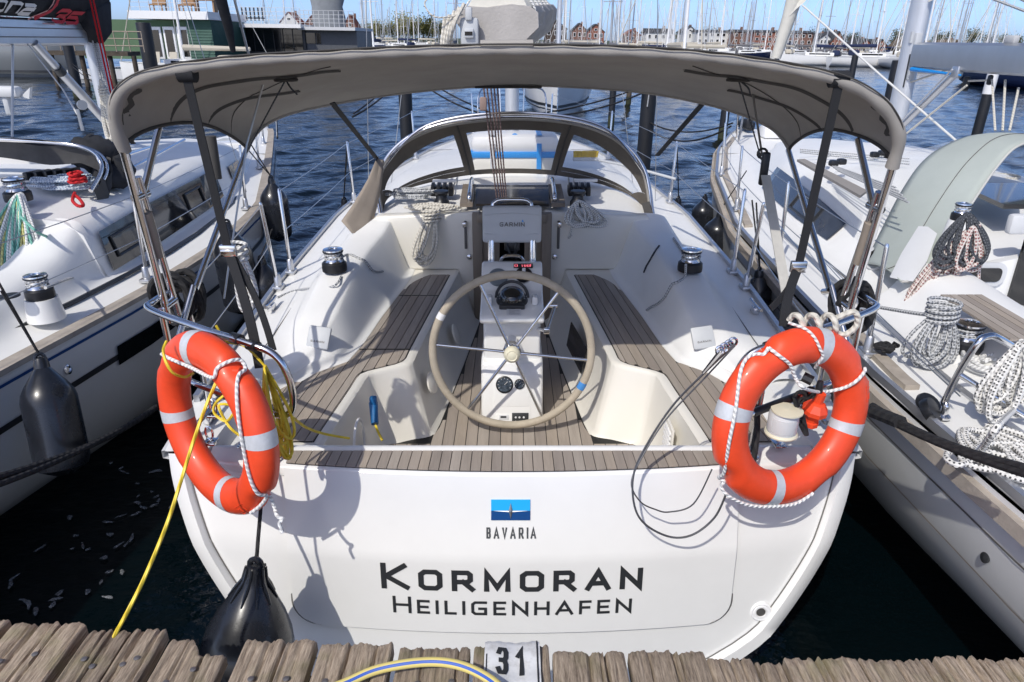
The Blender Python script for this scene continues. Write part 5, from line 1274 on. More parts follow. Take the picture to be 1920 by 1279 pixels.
# coachroof windows on the near side
def rside(y, f, off=.02):
    P = r_fwd(y); a, b = P[2], P[3]; x = lerp(a[0], b[0], f) + off * .9; return Vector((rcx(y) - x, y, lerp(a[1], b[1], f) + off * .35))
mb = MB(); wg = mat('grey tinted acrylic', (.045, .05, .06), .12, var=.3, vs=3, coat=.4); mb.grid([[rside(y, f) for f in (.05, .5, .98)] for y in np.linspace(5.35, 7.3, 12)]); w2 = mb.build('coachroof_window', wg, RBt, smooth=False)
mb = MB(); mb.tube([rside(y, f, .028) for y, f in ((5.75, .2), (6.3, .2), (6.3, .8), (5.75, .8))], .012, 6, closed=True); mb.build('window_frame', G['letter'], w2)
n_ = (rside(4.75, .5).cross(rside(4.76, .5))).normalized(); c = rside(4.72, .55, .0)
e1 = (rside(4.8, .55) - rside(4.65, .55)).normalized(); e2 = (rside(4.72, .8) - rside(4.72, .3)).normalized(); nn = e1.cross(e2)
if nn.x > 0: nn = -nn
mb = MB(); mb.prism(rrect(c + nn * .004, e1, e2, .26, .19, .05), nn * .018); pf = mb.build('portlight', G['palegrey'], RBt, ang=30); MB().prism(rrect(c + nn * .023, e1, e2, .17, .11, .02), nn * .004).build('pane', G['tint'], pf, ang=30)
# handrail strip, roof lines
P = [at(u, v, z=1.68) for u, v in ((1494, 303), (1508, 302), (1625, 362), (1612, 372))]; MB().prism(P, (0, 0, .02)).build('roof_strip', mat('grey anti-slip strip', (.28, .26, .24), .85, bump=.3, bs=200), RBt, smooth=False)
mb = MB(); 
for k in range(5): mb.tube([at(1555 + 4 * k, 308 + 3 * k, z=1.72), at(1680 + 6 * k, 352 + 7 * k, z=1.72)], .006, 6)
for k in range(3): mb.tube([at(1500, 280 + 3 * k, z=1.70), at(1705, 298 + 5 * k, z=1.72)], .006, 6)
mb.build('deck_line', G['ropegrey'], RBt)
for u, v in ((1563, 306), (1578, 303), (1640, 290), (1655, 287)): MB().box(at(u, v, z=1.74), (.07, .07, .05), bev=.014).build('line_block', G['black'], RBt)
# mast and boom
mb = MB(); prof = [(.085 * math.cos(q), .12 * math.sin(q)) for q in np.linspace(0, 6.283, 19)[:-1]]; MX, MY = 3.90, 7.35
mb.grid([[Vector((MX + .05 * (z - 1.7) * 0 + x, MY + y - .01 * (z - 1.7), z)) for x, y in prof] for z in (1.6, 4, 14)], closed=True, cap0=True, cap1=True); rm = mb.build('mast', G['mastpaint'], RBt)
mb = MB(); mb.box((MX - .02, MY - .12, 2.55), (.06, .05, .42), bev=.01); mb.box((MX - .07, MY - .09, 2.72), (.02, .03, .10)); mb.build('gooseneck', G['plastgrey'], rm)
mb = MB(); mb.box((MX - .055, MY - .105, 2.42), (.004, .02, .3)); mb.build('mast_slot', G['letter'], rm, smooth=False)
mb = MB(); mb.grid([[Vector((MX + x * 1.1, y, 2.56 + z * 1.05)) for x, z in bpr] for y in (2.0, 5, MY - .15)], closed=True, cap0=True, cap1=True); rb_ = mb.build('boom', G['alu'], RBt, ang=60)
mb = MB(); rows = []
for t in np.linspace(0, 1, 12): rows.append([Vector((MX - .02 + .03 * math.sin(6 * s + 4 * t), lerp(MY - .16, MY - .75 + .25 * t, s), lerp(3.02 + .16 * s, 4.6, t))) for s in np.linspace(0, 1, 8)])
mb.grid(rows); mb.build('mainsail', sailc, rb_, ang=70)
mb = MB(); c = Vector((MX - .03, MY - .72, 3.2)); mb.tube([c + Vector((0, .05 * math.cos(q), .07 * math.sin(q))) for q in np.linspace(0, 6.283, 14)[:-1]], .025, 8, closed=True); mb.build('sail_cringle', G['black'], rb_)
mb = MB(); mb.tube([c, Vector((MX, 5.0, 2.72)), Vector((MX, 4.6, 2.7))], .010, 6); mb.tube([c - Vector((0, 0, .1)), Vector((MX, 5.1, 2.72))], .010, 6); mb.box(Vector((MX, 5.9, 2.70)), (.05, .12, .06), bev=.012); mb.build('outhaul', G['ropegrey'], rb_)
mb = MB(); mb.tube([(MX - .06, MY - .2, 2.44), (MX - .06, MY - 1.0, 2.42)], [.02, .008], 8); mb.build('blue_line', G['blue'], rb_)
a, b = at(1795, 135, x=MX - .05), at(1683, 245, x=MX - .05); mb = MB()
mb.tube([a, b], .03, 10)
for k in range(3): mb.tube([a + Vector((.05 * (k - 1), 0, .02)), b + Vector((.04 * (k - 1), .02, 0))], .008, 6)
mb.box(a, (.06, .10, .10), bev=.015); mb.build('boom_vang', G['alu'], RBt)
mb = MB(); mb.tube([at(1690, 160, x=MX), at(1780, 130, x=MX)], .008, 6); mb.tube(cr([at(1813, 160, x=MX - .02), at(1700, 250, x=MX - .15)], 5), .009, 6); mb.tube([at(1815, 152, x=MX), at(1860, 150, x=MX), at(1866, 245, x=MX - .1)], .009, 6); mb.tube([at(1910, 165, x=MX), at(1893, 245, x=MX - .15)], .009, 6); mb.tube([at(1885, 150, x=MX), at(1880, 245, x=MX - .1)], .009, 6); mb.build('mainsheet', G['ropecream'], RBt)
for u, v, d in ((1811, 157, (.04, .06, .12)), (1856, 150, (.03, .05, .08))): MB().box(at(u, v, x=MX), d, bev=.014).build('mainsheet_block', G['black'], RBt)
mb = MB(); mb.tube([at(1505, 10, y=8.4), at(1650, 140, y=7.4), at(1800, 270, y=6.3)], .010, 6); mb.build('white_line', G['wirew'], RBt)
# rolled headsail on its stay, white cloth
mb = MB(); mb.tube([at(1455, 108, y=11.4), at(1480, 30, y=11.3), at(1500, -40, y=11.2)], [.075, .10, .13], 12); mb.build('furled_headsail', sailc, RBt)
mb = MB(); rows = [[at(1480, 30, y=11.2), at(1488, 5, y=11.2), at(1496, -20, y=11.2)], [at(1495, 15, y=11.15), at(1500, -2, y=11.15), at(1512, -20, y=11.1)], [at(1508, 5, y=11.1), at(1512, 0, y=11.1), at(1522, -20, y=11)]]; mb.grid(rows); mb.build('headsail_clew', sailc, RBt)
# sprayhood
green = mat('pale green grey canvas', (.40, .44, .41), .85, var=.05, vs=3, bump=.2, bs=400)
CA = [at(u, v, y=y) for u, v, y in ((1690, 528, 4.02), (1722, 522, 4.06), (1757, 480, 4.2), (1790, 430, 4.38), (1830, 370, 4.6), (1868, 315, 4.8), (1905, 276, 4.92))]
CB = [at(u, v, y=y) for u, v, y in ((1622, 494, 4.72), (1634, 468, 4.85), (1655, 425, 5.0), (1690, 358, 5.2), (1730, 302, 5.4), (1780, 268, 5.55), (1840, 252, 5.65))]
cl = 3.68
def mirr(P, yt): 
    Pm = [Vector((2 * cl - p.x, p.y, p.z)) for p in P[::-1]]; top = Vector((cl, yt, max(p.z for p in P) + .03)); 
    return P + ([top] if P[-1].x < cl - .02 else []) + [q for q in Pm if q.x > cl + .02]
CAf, CBf = resample(mirr(CA, 4.98), 80), resample(mirr(CB, 5.72), 80)
mb = MB(); mb.grid([[a.lerp(b, t) + Vector((0, 0, .035 * math.sin(math.pi * t))) for a, b in zip(CAf, CBf)] for t in np.linspace(0, 1, 10)]); rs = mb.build('sprayhood', green, RBt, ang=70); rs.modifiers.new('thickness', 'SOLIDIFY').thickness = .006
MB().tube(CAf, .008, 8).build('hem_piping', mat('pale piping', (.50, .50, .47), .7), rs)
mb = MB(); mb.tube([a.lerp(b, .38) + Vector((0, -.002, .036)) for a, b in zip(CAf, CBf)], .0025, 5); mb.build('seam', G['groove'], rs)
base = resample([Vector((2.55, 4.8, 1.32)), Vector((2.62, 5.6, 1.55)), Vector((2.9, 6.2, 1.68)), Vector((3.68, 6.45, 1.72)), Vector((4.46, 6.2, 1.68)), Vector((4.74, 5.6, 1.55)), Vector((4.8, 4.8, 1.32))], 80)
mb = MB(); mb.grid([[a.lerp(b, t) for a, b in zip(CBf[4:-4], base[4:-4])] for t in np.linspace(0, 1, 6)]); mb.build('window_pane', G['vinyl'], rs, ang=70)
mb = MB(); mb.grid([[at(1722, 424, y=4.5), at(1740, 425, y=4.45), at(1757, 438, y=4.35)], [at(1690, 475, y=4.3), at(1715, 480, y=4.2), at(1738, 490, y=4.15)], [at(1668, 520, y=4.15), at(1690, 525, y=4.05), at(1712, 528, y=4.0)]]); mb.build('inner_flap', G['palegrey'], rs, ang=70)
# hatch and cockpit details
mb = MB(); mb.prism([at(u, v, z=1.70) for u, v in ((1795, 352), (1920, 350), (1935, 392), (1880, 392))], (0, 0, .03)); mb.build('sliding_hatch', G['tint'], RBt, smooth=False)
for k in range(5):
    a0, a1 = .02 + .045 * k, .06 + .045 * k; mb = MB(); mb.grid([[at(1756, 556, z=1.43) + Vector((a, 0, 0)), at(1885, 640, z=1.43) + Vector((a, 0, 0))] for a in (a0, a1)]); p4 = mb.v; mb = MB(); mb.prism([p4[0], p4[1], p4[3], p4[2]], (0, 0, .012)); mb.build('plank', teak(k), RBt, smooth=False)
w = winch(1806, 656, 1.225, .074, RBt); mb = MB(); mb.lathe([(.11, -.05), (.10, -.01), (.095, 0), (0, 0)], at(1806, 656, z=1.225), n=24); mb.build('winch_pedestal', G['gel'], RBt)
winch(1800, 412, 1.68, .05, RBt); MB().lathe([(.09, -.22), (.07, -.04), (.062, 0), (0, 0)], at(1800, 412, z=1.68), n=20).build('winch_pedestal', G['gel'], RBt)
RT = []
for y in (3.35, 4.95, 6.6, 8.3, 10.2):
    b_, zd = RH.edge(y); base_ = Vector((rcx(y) - b_ + .09, y, zd + .02)); RT.append((base_, base_ + Vector((-.02, 0, .60)))); stanchion(*RT[-1], parent=RBt)
mb = MB()
for (b0, t0), (b1, t1) in zip(RT[:-1], RT[1:]):
    for f in (.97, .5): mb.tube(sag(b0.lerp(t0, f), b1.lerp(t1, f), .01, 6), .0032, 5)
for v0, v1 in ((600, 940), (560, 700)): mb.tube([at(1500, 440, y=5.5), at(1635, 578 + (v0 - 560) * .3, x=1.98), at(1800, 735 + (v0 - 560) * .2, x=1.95)], .0035, 5)
mb.build('lifeline', G['wire'], RBt)
# stern rail with its curved foot
q0 = at(1768, 783, z=1.17); top1 = at(1850, 632, x=2.0)
mb = MB(); mb.tube(cr([q0, q0 + Vector((.0, -.0, .06)), at(1772, 752, x=q0.x + .0), at(1800, 695, x=q0.x + .02), at(1832, 645, x=q0.x + .04), at(1850, 631, x=q0.x + .08), at(1878, 637, x=q0.x + .16), at(1960, 690, x=q0.x + .45)], 6), .0145, 10); mb.tube([at(1800, 703, x=q0.x + .02), at(1935, 788, x=q0.x + .3)], .013, 10); mb.lathe([(.03, 0), (.03, .01), (.016, .02)], q0, n=14); mb.build('pushpit', G['chrome'], RBt)
mb = MB(); mb.tube(cr([(3.45, 11.0, 1.3), (3.4, 11.0, 1.92), (3.6, 11.7, 1.95), (3.86, 12.1, 1.95), (4.15, 11.7, 1.95), (4.3, 11, 1.92), (4.25, 11, 1.3)], 6), .0135, 8)
for x, y in ((3.3, 10.4), (3.35, 10.6), (3.55, 11.4)): mb.tube([(x, y, 1.3), (x + .03, y, 1.95)], .011, 8)
mb.build('pulpit', G['chrome'], RBt)
mb = MB(); mb.tube([(3.86, 12.0, 1.35), (3.86, 11.2, 2.4)], .02, 8); mb.box((3.75, 11.55, 1.45), (.14, .5, .14), bev=.04); mb.lathe([(.07, -.06), (.09, 0), (.07, .06)], (3.55, 10.9, 1.55), n=16); mb.build('furling_drum', G['black'], RBt)
mb = MB(); mb.box((3.95, 10.9, 1.42), (.35, .3, .18), bev=.05); mb.build('anchor_windlass', G['white'], RBt)
for u, v in ((1752, 765), (1746, 775)): pass
mb = MB(); c = at(1745, 770, z=1.20); mb.lathe([(.055, -.02), (.06, 0), (.055, .02), (.02, .022)], c, (.5, -.4, .6), 20); c = at(1740, 757, z=1.21); mb.lathe([(.05, -.015), (.055, 0), (.05, .015)], c, (.2, -.4, .8), 20); mb.build('turning_block', G['black'], RBt)
MB().lathe([(.02, 0), (.022, .01), (0, .014)], RH.side(2.15, .84, -1, 0), (-1, 0, .1), 14).build('vent_fitting', G['letter'], RBt)

# ================================================================ loose gear on and around the boats
def ring_frame(n):
    n = Vector(n).normalized(); e1 = n.cross(Vector((0, 0, 1))).normalized(); e2 = e1.cross(n); return e1, e2, n
def lifebuoy(c, n, label, roll, rope_pts):
    c = Vector(c); e1, e2, n = ring_frame(n); RM, rt, rd = .284, .068, .056
    t = thing('lifebuoy', label, 'lifebuoy', c - Vector((0, 0, .35)), 'orange lifebuoys on the stern rail')
    def P(a, q, k=1.0):     # a round the ring, q round its section
        dent = 1
        for z0 in range(4):
            d = abs((a - R(roll + 45) - z0 * math.pi / 2 + math.pi) % (2 * math.pi) - math.pi)
            if d < .16: dent = 1 - .34 * (1 - d / .16) ** .6 * max(0, math.cos(q)) ** .5
        r = rt * k * dent; return c + (e1 * math.cos(a) + e2 * math.sin(a)) * (RM + r * math.cos(q)) + n * (rd / rt * r * math.sin(q) if dent == 1 else rd * math.sin(q))
    def seg(a0, a1, k, na, closed=False):
        return [[P(a, q, k) for q in np.linspace(0, 2 * math.pi, 25)[:-1]] for a in np.linspace(a0, a1, na)]
    mb = MB(); rows = seg(0, 2 * math.pi, 1, 145)[:-1]; rows.append(rows[0]); mb.grid(rows, closed=True); ring = mb.build('ring', G['orange'], t, ang=50)
    for k in range(4):
        a = R(roll + 90 * k); MBb = MB(); MBb.grid(seg(a - .085, a + .085, 1.018, 8), closed=True); MBb.build('reflective_band', G['reflect'], t)
        b = a + R(45); q = P(b, 0, .8); mm = MB(); mm.box(q, (.03, .03, .03), bev=.008); mm.build('lug', G['orange'], t)
    # moulded mark
    a = R(roll + 62 + (180 if c.x < 0 else 90)); mm = MB(); w = .035
    o = [P(a + s * .11, .9 + d, 1.006) for s, d in ((-1, -.32), (1, -.32), (1, .32), (-1, .32))]; mm.tube(o, .0016, 5, closed=True); mm.tube([P(a - .05, .75, 1.006), P(a - .05, 1.05, 1.006)], .0016, 5); mm.tube([P(a + .03, .75, 1.006), P(a + .03, 1.05, 1.006), P(a + .08, 1.05, 1.006)], .0016, 5); mm.build('moulded_mark', G['orange'], t)
    return t, P, (e1, e2, n, c)
# port
s_ = 2.52
def vp(u, v, s): return CP + (CX * ((u - 960) / FPX) + CF + CU * ((639.5 - v) / FPX)) * s
bl, PL, fr = lifebuoy(vp(404, 795, 2.53), (-.613, -.79, .06), 'orange ring lifebuoy hanging beside the yellow cable coil', -10, None)
# grab lines traced round each ring
def ring_pts(P):
    out = []
    for a in np.linspace(0, 2 * math.pi, 200):
        for q in np.linspace(0, 2 * math.pi, 24):
            p = P(a, q); d = p - CP; s = d.dot(CF); out.append((960 + d.dot(CX) / s * FPX, 639.5 - d.dot(CU) / s * FPX, s))
    return np.array(out)
def lie(RP, pts, lift=.0075):
    out = []; last = None
    for p in pts:
        u, v = p[0], p[1]; dd = np.hypot(RP[:, 0] - u, RP[:, 1] - v); k = dd < 5
        if k.any(): s = RP[k, 2].min() - lift; last = s
        else: s = (RP[dd.argmin(), 2] if dd.min() < 25 else (last or 2.5)) - lift * .3
        out.append((u, v, s))
    ss = [o[2] for o in out]; sm = [(ss[max(i - 1, 0)] + 2 * ss[i] + ss[min(i + 1, len(ss) - 1)]) / 4 for i in range(len(ss))]
    return [vp(o[0], o[1], min(a, b)) for o, a, b in zip(out, ss, sm)]
def grab(pts, name, parent, r=.0065, m='ropewhite'): return MB().tube(cr(pts, 8), r, 8).build(name, G[m], parent)
RPL = ring_pts(PL)
grab(lie(RPL, ((303, 664, 2.44), (320, 673, 2.42), (360, 690, 2.42), (398, 708, 2.42), (408, 690, 2.30), (432, 677, 2.27), (452, 676, 2.28), (460, 692, 2.28), (447, 705, 2.25), (444, 740, 2.24), (448, 790, 2.24), (458, 850, 2.24), (470, 900, 2.26), (484, 926, 2.28), (500, 930, 2.32), (488, 948, 2.36), (470, 962, 2.42))), 'grab_line', bl)
grab(lie(RPL, ((505, 928, 2.33), (514, 950, 2.36), (520, 968, 2.38), (530, 973, 2.38), (524, 982, 2.37), (530, 1000, 2.38))), 'grab_line', bl)
br_, PR, fr = lifebuoy(vp(1486, 784, 2.59), (.367, -.93, .113), 'orange ring lifebuoy hanging beside the white stern lamp', 17, None)
RPR = ring_pts(PR)
grab(lie(RPR, ((1441, 652, 2.42), (1432, 664, 2.36), (1418, 664, 2.33), (1400, 672, 2.31), (1388, 700, 2.29), (1379, 770, 2.26), (1367, 830, 2.26), (1358, 885, 2.27), (1348, 895, 2.29), (1358, 903, 2.30), (1352, 912, 2.33), (1366, 930, 2.36), (1400, 946, 2.40), (1440, 950, 2.46), (1490, 945, 2.54), (1525, 925, 2.6))), 'grab_line', br_)
grab(lie(RPR, ((1441, 652, 2.42), (1462, 668, 2.39), (1482, 685, 2.36), (1492, 710, 2.37), (1508, 728, 2.37), (1540, 735, 2.37), (1580, 728, 2.37), (1605, 715, 2.38), (1620, 698, 2.43), (1622, 690, 2.5))), 'grab_line', br_)
grab(lie(RPR, ((1478, 605, 2.55), (1510, 617, 2.42), (1527, 633, 2.36), (1538, 655, 2.33), (1543, 668, 2.33), (1537, 678, 2.36), (1528, 690, 2.42))), 'hanging_cord', br_, .0055)
# fenders
def fender(top, axis, L, r, label, rope=None, name='fender', slim=1.15, group='black fenders'):
    top = Vector(top); ax = Vector(axis).normalized()
    t = thing(name, label, 'fender', top + ax * L * .5, group)
    prof = [(.0, -.01), (.028, 0), (.034, .025), (.036, .05)]
    n = 14
    for k in range(n + 1):
        f = k / n; prof.append((.036 + (r - .036) * math.sin(min(1, f / .30) * math.pi / 2) ** slim * (1 if f < .86 else math.cos((f - .86) / .14 * math.pi / 2) ** .55), .05 + f * (L - .05)))
    mb = MB(); mb.lathe(prof, top, ax, 28); b = mb.build('body', G['fender'], t)
    e = ax.orthogonal().normalized(); mb = MB(); mb.tube([top + ax * .005 + e * .022 * math.cos(q) - ax * .028 * math.sin(q) for q in np.linspace(0, 6.283, 13)[:-1]], .009, 8, closed=True); mb.build('eye', G['fender'], t)
    if rope:
        mb = MB()
        for k, q in enumerate(rope):
            mb.tube(sag(top - ax * .02, q, 0, 3), .006, 6)
        mb.build('lanyard', G['blackrope'], t)
    return t
D = Vector((0, 0, -1))
# pear shaped fender between the transom and the jetty
pt = at(480, 1062, y=2.02); t = thing('fender', 'black pear-shaped fender squeezed between the stern and the jetty', 'fender', pt + D * .6, 'black fenders')
ax = Vector((-.16, -.24, -1)).normalized(); mb = MB(); mb.lathe([(0, -.015), (.032, -.005), (.036, .03), (.05, .07), (.085, .12), (.125, .19), (.155, .26), (.172, .33), (.17, .40), (.14, .47), (.08, .52), (0, .535)], pt, ax, 36); mb.build('body', G['fender'], t)
mb = MB()
for k in range(10):
    q = 2 * math.pi * k / 10; e1 = ax.orthogonal().normalized(); e2 = ax.cross(e1); d = e1 * math.cos(q) + e2 * math.sin(q); mb.tube([pt + d * .034 + ax * .0, pt + d * .042 + ax * .05, pt + d * .066 + ax * .085, pt + d * .088 + ax * .122], [.006, .007, .006, .003], 6)
mb.build('neck_ribs', G['fender'], t)
mb = MB(); mb.tube([pt + Vector((.022 * math.cos(q), 0, .03 * math.sin(q) + .005)) for q in np.linspace(0, 6.283, 13)[:-1]], .011, 8, closed=True); mb.build('eye', G['fender'], t)
mb = MB(); mb.tube([pt, at(484, 1010, y=2.1), at(490, 940, y=2.25), at(494, 800, y=2.42)], .0075, 8); mb.tube([pt + Vector((.012 * math.cos(q), -.012, .012 * math.sin(q))) for q in np.linspace(0, 12, 24)], .006, 6); mb.build('lanyard', G['blackrope'], t)
p0 = at(75, 672, x=-2.36); fender(p0, (.16, -.32, -1), .60, .125, 'long black fender hanging low on the hull left of the lifebuoy', [at(-8, 520, x=-2.5), at(2, 545, x=-2.45)])
fender(at(508, 334, x=-2.36), (.02, -.05, -1), .62, .135, 'black fender by the bow of the boat with the black sail cover', [at(470, 270, x=-2.5), at(466, 282, x=-2.5)])
fender(at(425, 418, x=-2.1), (.06, -.05, -1), .70, .14, 'black fender partly behind the tension strap and white rope hank', None)
fender(at(490, 484, x=-1.93), (.02, -.05, -1), .62, .14, 'black fender low between hulls beside the pair of stanchions', [at(510, 430, x=-1.9)])
fender(at(645, 374, x=-1.80), (0, 0, -1), .5, .125, 'black fender under the tan sprayhood flap', [ST[-1][2][1], ST[-1][2][1] + Vector((.0, .05, 0))])
fender(at(1272, 372, x=1.80), (0, 0, -1), .5, .12, 'black fender beside the sprayhood strap, by the brush', [ST[1][2][1]])
fender(at(1322, 368, x=2.28), (0, 0, -1), .5, .135, 'black fender nearest the bow of the boat with green-grey sprayhood', None)
fender(at(1350, 398, x=2.12), (-.02, -.05, -1), .5, .145, 'black fender with shiny top beside the teak toe rail', [at(1400, 320, x=2.3)])
fender(at(1424, 507, x=1.80), (.02, -.05, -1), .42, .105, 'small black fender with coiled lanyard squeezed between the two hulls', [at(1418, 380, x=1.72), at(1410, 375, x=1.72)])

from mathutils.bvhtree import BVHTree
bpy.context.view_layer.update()
_v, _f = [], []
for o in K.children:
    if o.type == 'MESH' and o.name.split('.')[0] in ('deck', 'cockpit_well', 'bulkhead', 'seat', 'hull', 'toe_rail'):
        b0 = len(_v); og = ORG[o.name]; _v += [w.co + og for w in o.data.vertices]; _f += [[b0 + k for k in p.vertices] for p in o.data.polygons]
BVH = BVHTree.FromPolygons(_v, _f)
def hit(u, v, lift=.009):
    d = (CX * ((u - 960) / FPX) + CF + CU * ((639.5 - v) / FPX)).normalized(); p, n, i, q = BVH.ray_cast(CP, d)
    if p is None: return None
    if n.dot(d) > 0: n = -n
    return p + n * lift
def tail(name, pix, r, m, label, start=None):
    P = [hit(*p, r) for p in pix]; P = ([start] if start else []) + [p for p in P if p is not None]
    return MB().tube(cr(P, 5), r, 7).build(name, m, label=label, cat='rope')
# rope hanks and heaps
def hank(top, L, w, n, r, m, label, cat='rope', seed=1, d=(0, -1, 0), wraps=4, name='rope_hank', lean=(0, 0, 0), group=None, drape=None, th=.03):
    """loops of rope hung from one point"""
    g = random.Random(seed); top = Vector(top); d = Vector(d).normalized(); s = d.cross(Vector((0, 0, 1))).normalized(); pts = []
    for k in range(n):
        L_ = L * g.uniform(.82, 1.06); w_ = w * g.uniform(.5, 1.05); off = s * g.uniform(-w * .45, w * .45); dp = g.uniform(-.5, .9) * th
        for q in range(12):
            a = 2 * math.pi * q / 12; f = (1 - math.cos(a)) / 2
            p = top + s * (w_ * .5 * math.sin(a) * (.35 + .65 * f)) + off * f - Vector((0, 0, L_ * f)) + Vector(lean) * f + d * (dp * math.sin(a / 2) + .006 * k * .4 + g.uniform(-.003, .003))
            if drape: p = drape(p, f)
            pts.append(p)
    mb = MB(); mb.tube(cr(pts, 3), r, 7)
    if wraps:
        c = top - Vector((0, 0, L * .22)) + Vector(lean) * .2
        mb.tube([c + s * (w * .34) * math.cos(q) + d * (th * 1.2 * math.sin(q) + .008) + Vector((0, 0, .004 * q)) for q in np.linspace(0, wraps * 6.283, wraps * 14)], r, 7)
    return mb.build(name, m, label=label, cat=cat, group=group)
def heap(c, rx, ry, h, n, r, m, label, seed=1, name='rope_heap', tilt=None, group=None, cat='rope'):
    g = random.Random(seed); c = Vector(c); pts = []
    for k in range(n):
        a0 = g.uniform(0, 6.28); ex = g.uniform(.45, 1); ey = g.uniform(.4, 1); ox, oy = g.uniform(-.3, .3) * rx, g.uniform(-.3, .3) * ry
        for q in range(10):
            a = a0 + 2 * math.pi * q / 10; p = Vector((ox + rx * ex * math.cos(a), oy + ry * ey * math.sin(a), r + h * (k + q / 10) / n * (1 - .5 * ex) + g.uniform(0, r)))
            if tilt: p = tilt @ p
            pts.append(c + p)
    return MB().tube(cr(pts, 4), r, 7).build(name, m, label=label, cat=cat, group=group)
# -- middle boat
hank(at(812, 392, y=5.17), .40, .20, 8, .0085, G['ropecream'], 'cream rope hank draped over the cockpit bulkhead', seed=3, lean=(-.08, -.06, 0), th=.03, name='rope_hank')
heap(at(815, 394, y=5.27), .22, .09, .04, 5, .0085, G['ropecream'], 'loose cream rope lying on the coachroof edge beside the black winch', seed=8)
heap(at(772, 372, y=5.62), .19, .09, .11, 10, .0085, G['ropegrey'], 'grey rope heap tied up against the sprayhood window', seed=4)
hank(at(1085, 376, y=5.2), .17, .26, 14, .008, G['ropebw'], 'black and white rope hank hung round the coachroof winch', seed=5, lean=(.04, -.07, 0), wraps=0, th=.05)
MB().tube(cr([at(1078, 410, y=5.16), at(1073, 425, y=5.15), at(1070, 438, y=5.15), at(1066, 446, y=5.15), at(1072, 440, y=5.14)], 6), .008, 7).build('rope_tail', G['ropebw'], label='short black and white rope tail hanging on the cream bulkhead', cat='rope')
tail('rope_tail', [(650, 480), (662, 481), (672, 486), (682, 490), (688, 497), (694, 505), (700, 509), (708, 511), (716, 510)], .008, G['ropegrey'], 'grey flecked rope tail leading from a winch over the coaming', at(636, 486, z=1.45))
tail('rope_tail', [(1284, 520), (1272, 530), (1262, 534), (1256, 544), (1248, 558), (1238, 568), (1230, 573), (1222, 577), (1214, 583)], .008, G['ropegrey'], 'grey flecked rope tail hanging down the seat back beside the bare winch', at(1286, 496, z=1.43))
tail('rope_tail', [(1236, 462), (1228, 474), (1220, 488), (1213, 500), (1208, 512)], .006, G['ropedark'], 'thin dark cord end hanging below the sprayhood strap')
tail('sheet_line', [(1262, 448), (1272, 462), (1282, 478)], .007, G['ropegrey'], 'thin grey sheet running along the side deck to a winch')
tail('sheet_line', [(640, 520), (622, 540), (560, 545), (520, 560)], .007, G['ropegrey'], 'thin grey sheet running aft along the port side deck')
# white rope hank hung by the strap buckle
hank(at(448, 462, y=2.62), .26, .09, 9, .0065, G['ropewhite'], 'white rope hank hanging beside the strap buckle', seed=9, wraps=3, th=.02)
# coils of black rope by the bimini legs
for sgn, u, v, lab in ((-1, 336, 560, 'black rope coil on the bimini leg near the lettered black sail cover'), (1, 1598, 575, 'black rope coil on the bimini leg near the green-grey sprayhood')):
    c = at(u, v, x=sgn * 1.46); mb = MB(); g = random.Random(sgn)
    for k in range(7):
        e = Vector((g.uniform(-.02, .02), .02 * k - .05, g.uniform(-.02, .02))); rr = g.uniform(.075, .10)
        mb.tube([c + e + Vector((rr * .8 * math.cos(q), .02 * math.sin(2 * q + k), rr * 1.15 * math.sin(q))) for q in np.linspace(0, 6.283, 22)[:-1]], .015, 8, closed=True)
    mb.build('rope_coil', G['blackrope'], label=lab, cat='rope', group='black rope coils')
c = at(1528, 607, y=2.36); mb = MB(); mb.tube([c + Vector((-.085 + .0105 * q / 1.0, .028 * math.cos(q * 1.1), .033 * math.sin(q * 1.1))) for q in np.linspace(0, 15, 110)], .011, 7); mb.tube(cr([c + Vector((.07, 0, .02)), c + Vector((.13, -.01, .05)), c + Vector((.15, -.01, 0)), c + Vector((.11, -.01, -.04)), c + Vector((.06, 0, -.02))], 5), .011, 7); mb.build('rope_coil', G['ropecream'], label='cream rope wound round the stern rail above the lifebuoy', cat='rope')
# yellow cable: coil on the rail, run to the jetty, run along the helm seat
g = random.Random(2); mb = MB(); pts = []
for k in range(13):
    o_ = g.uniform(-12, 14); w_ = g.uniform(12, 26); l_ = g.uniform(820, 862)
    for q in range(14):
        a = 2 * math.pi * q / 14; f = (1 - math.cos(a)) / 2
        p = vp(lerp(497, 530, f) + w_ * math.sin(a) * (.25 + .75 * f) + o_ * f, lerp(688, l_, f) + g.uniform(-2, 2), 2.55 + .008 * (k - 6) + .03 * math.sin(a)); pts.append(p)
mb.tube(cr(pts, 3), .0055, 7); mb.tube(cr([vp(405, 610, 2.6), vp(425, 640, 2.62), vp(460, 650, 2.66), vp(500, 690, 2.56)], 6), .005, 6)
mb.tube(cr([vp(u, v, 2.62) for u, v in ((430, 735), (405, 755), (402, 775), (425, 790), (440, 765), (410, 760), (430, 800), (455, 820))], 5), .0055, 6)
mb.build('yellow_cable', G['yellow'], label='coiled yellow shore cable hanging on the stern rail', cat='cable')
MB().tube(cr([vp(412, 700, 2.36), vp(404, 720, 2.36), vp(383, 770, 2.33), vp(362, 830, 2.28), vp(340, 900, 2.22), vp(312, 985, 2.16), vp(270, 1085, 2.08), vp(232, 1160, 2.03), vp(218, 1185, 2.0), vp(205, 1215, 1.98)], 8), .0062, 8).build('yellow_cable', G['yellow'], label='yellow shore cable hanging from the rail down to the jetty', cat='cable')
MB().tube(cr([vp(548, 782, 2.6), vp(575, 802, 2.78), vp(610, 814, 2.92), vp(655, 822, 3.02)], 6), .0055, 6).build('yellow_cable', G['yellow'], label='yellow cable end lying on the teak helm seat', cat='cable')
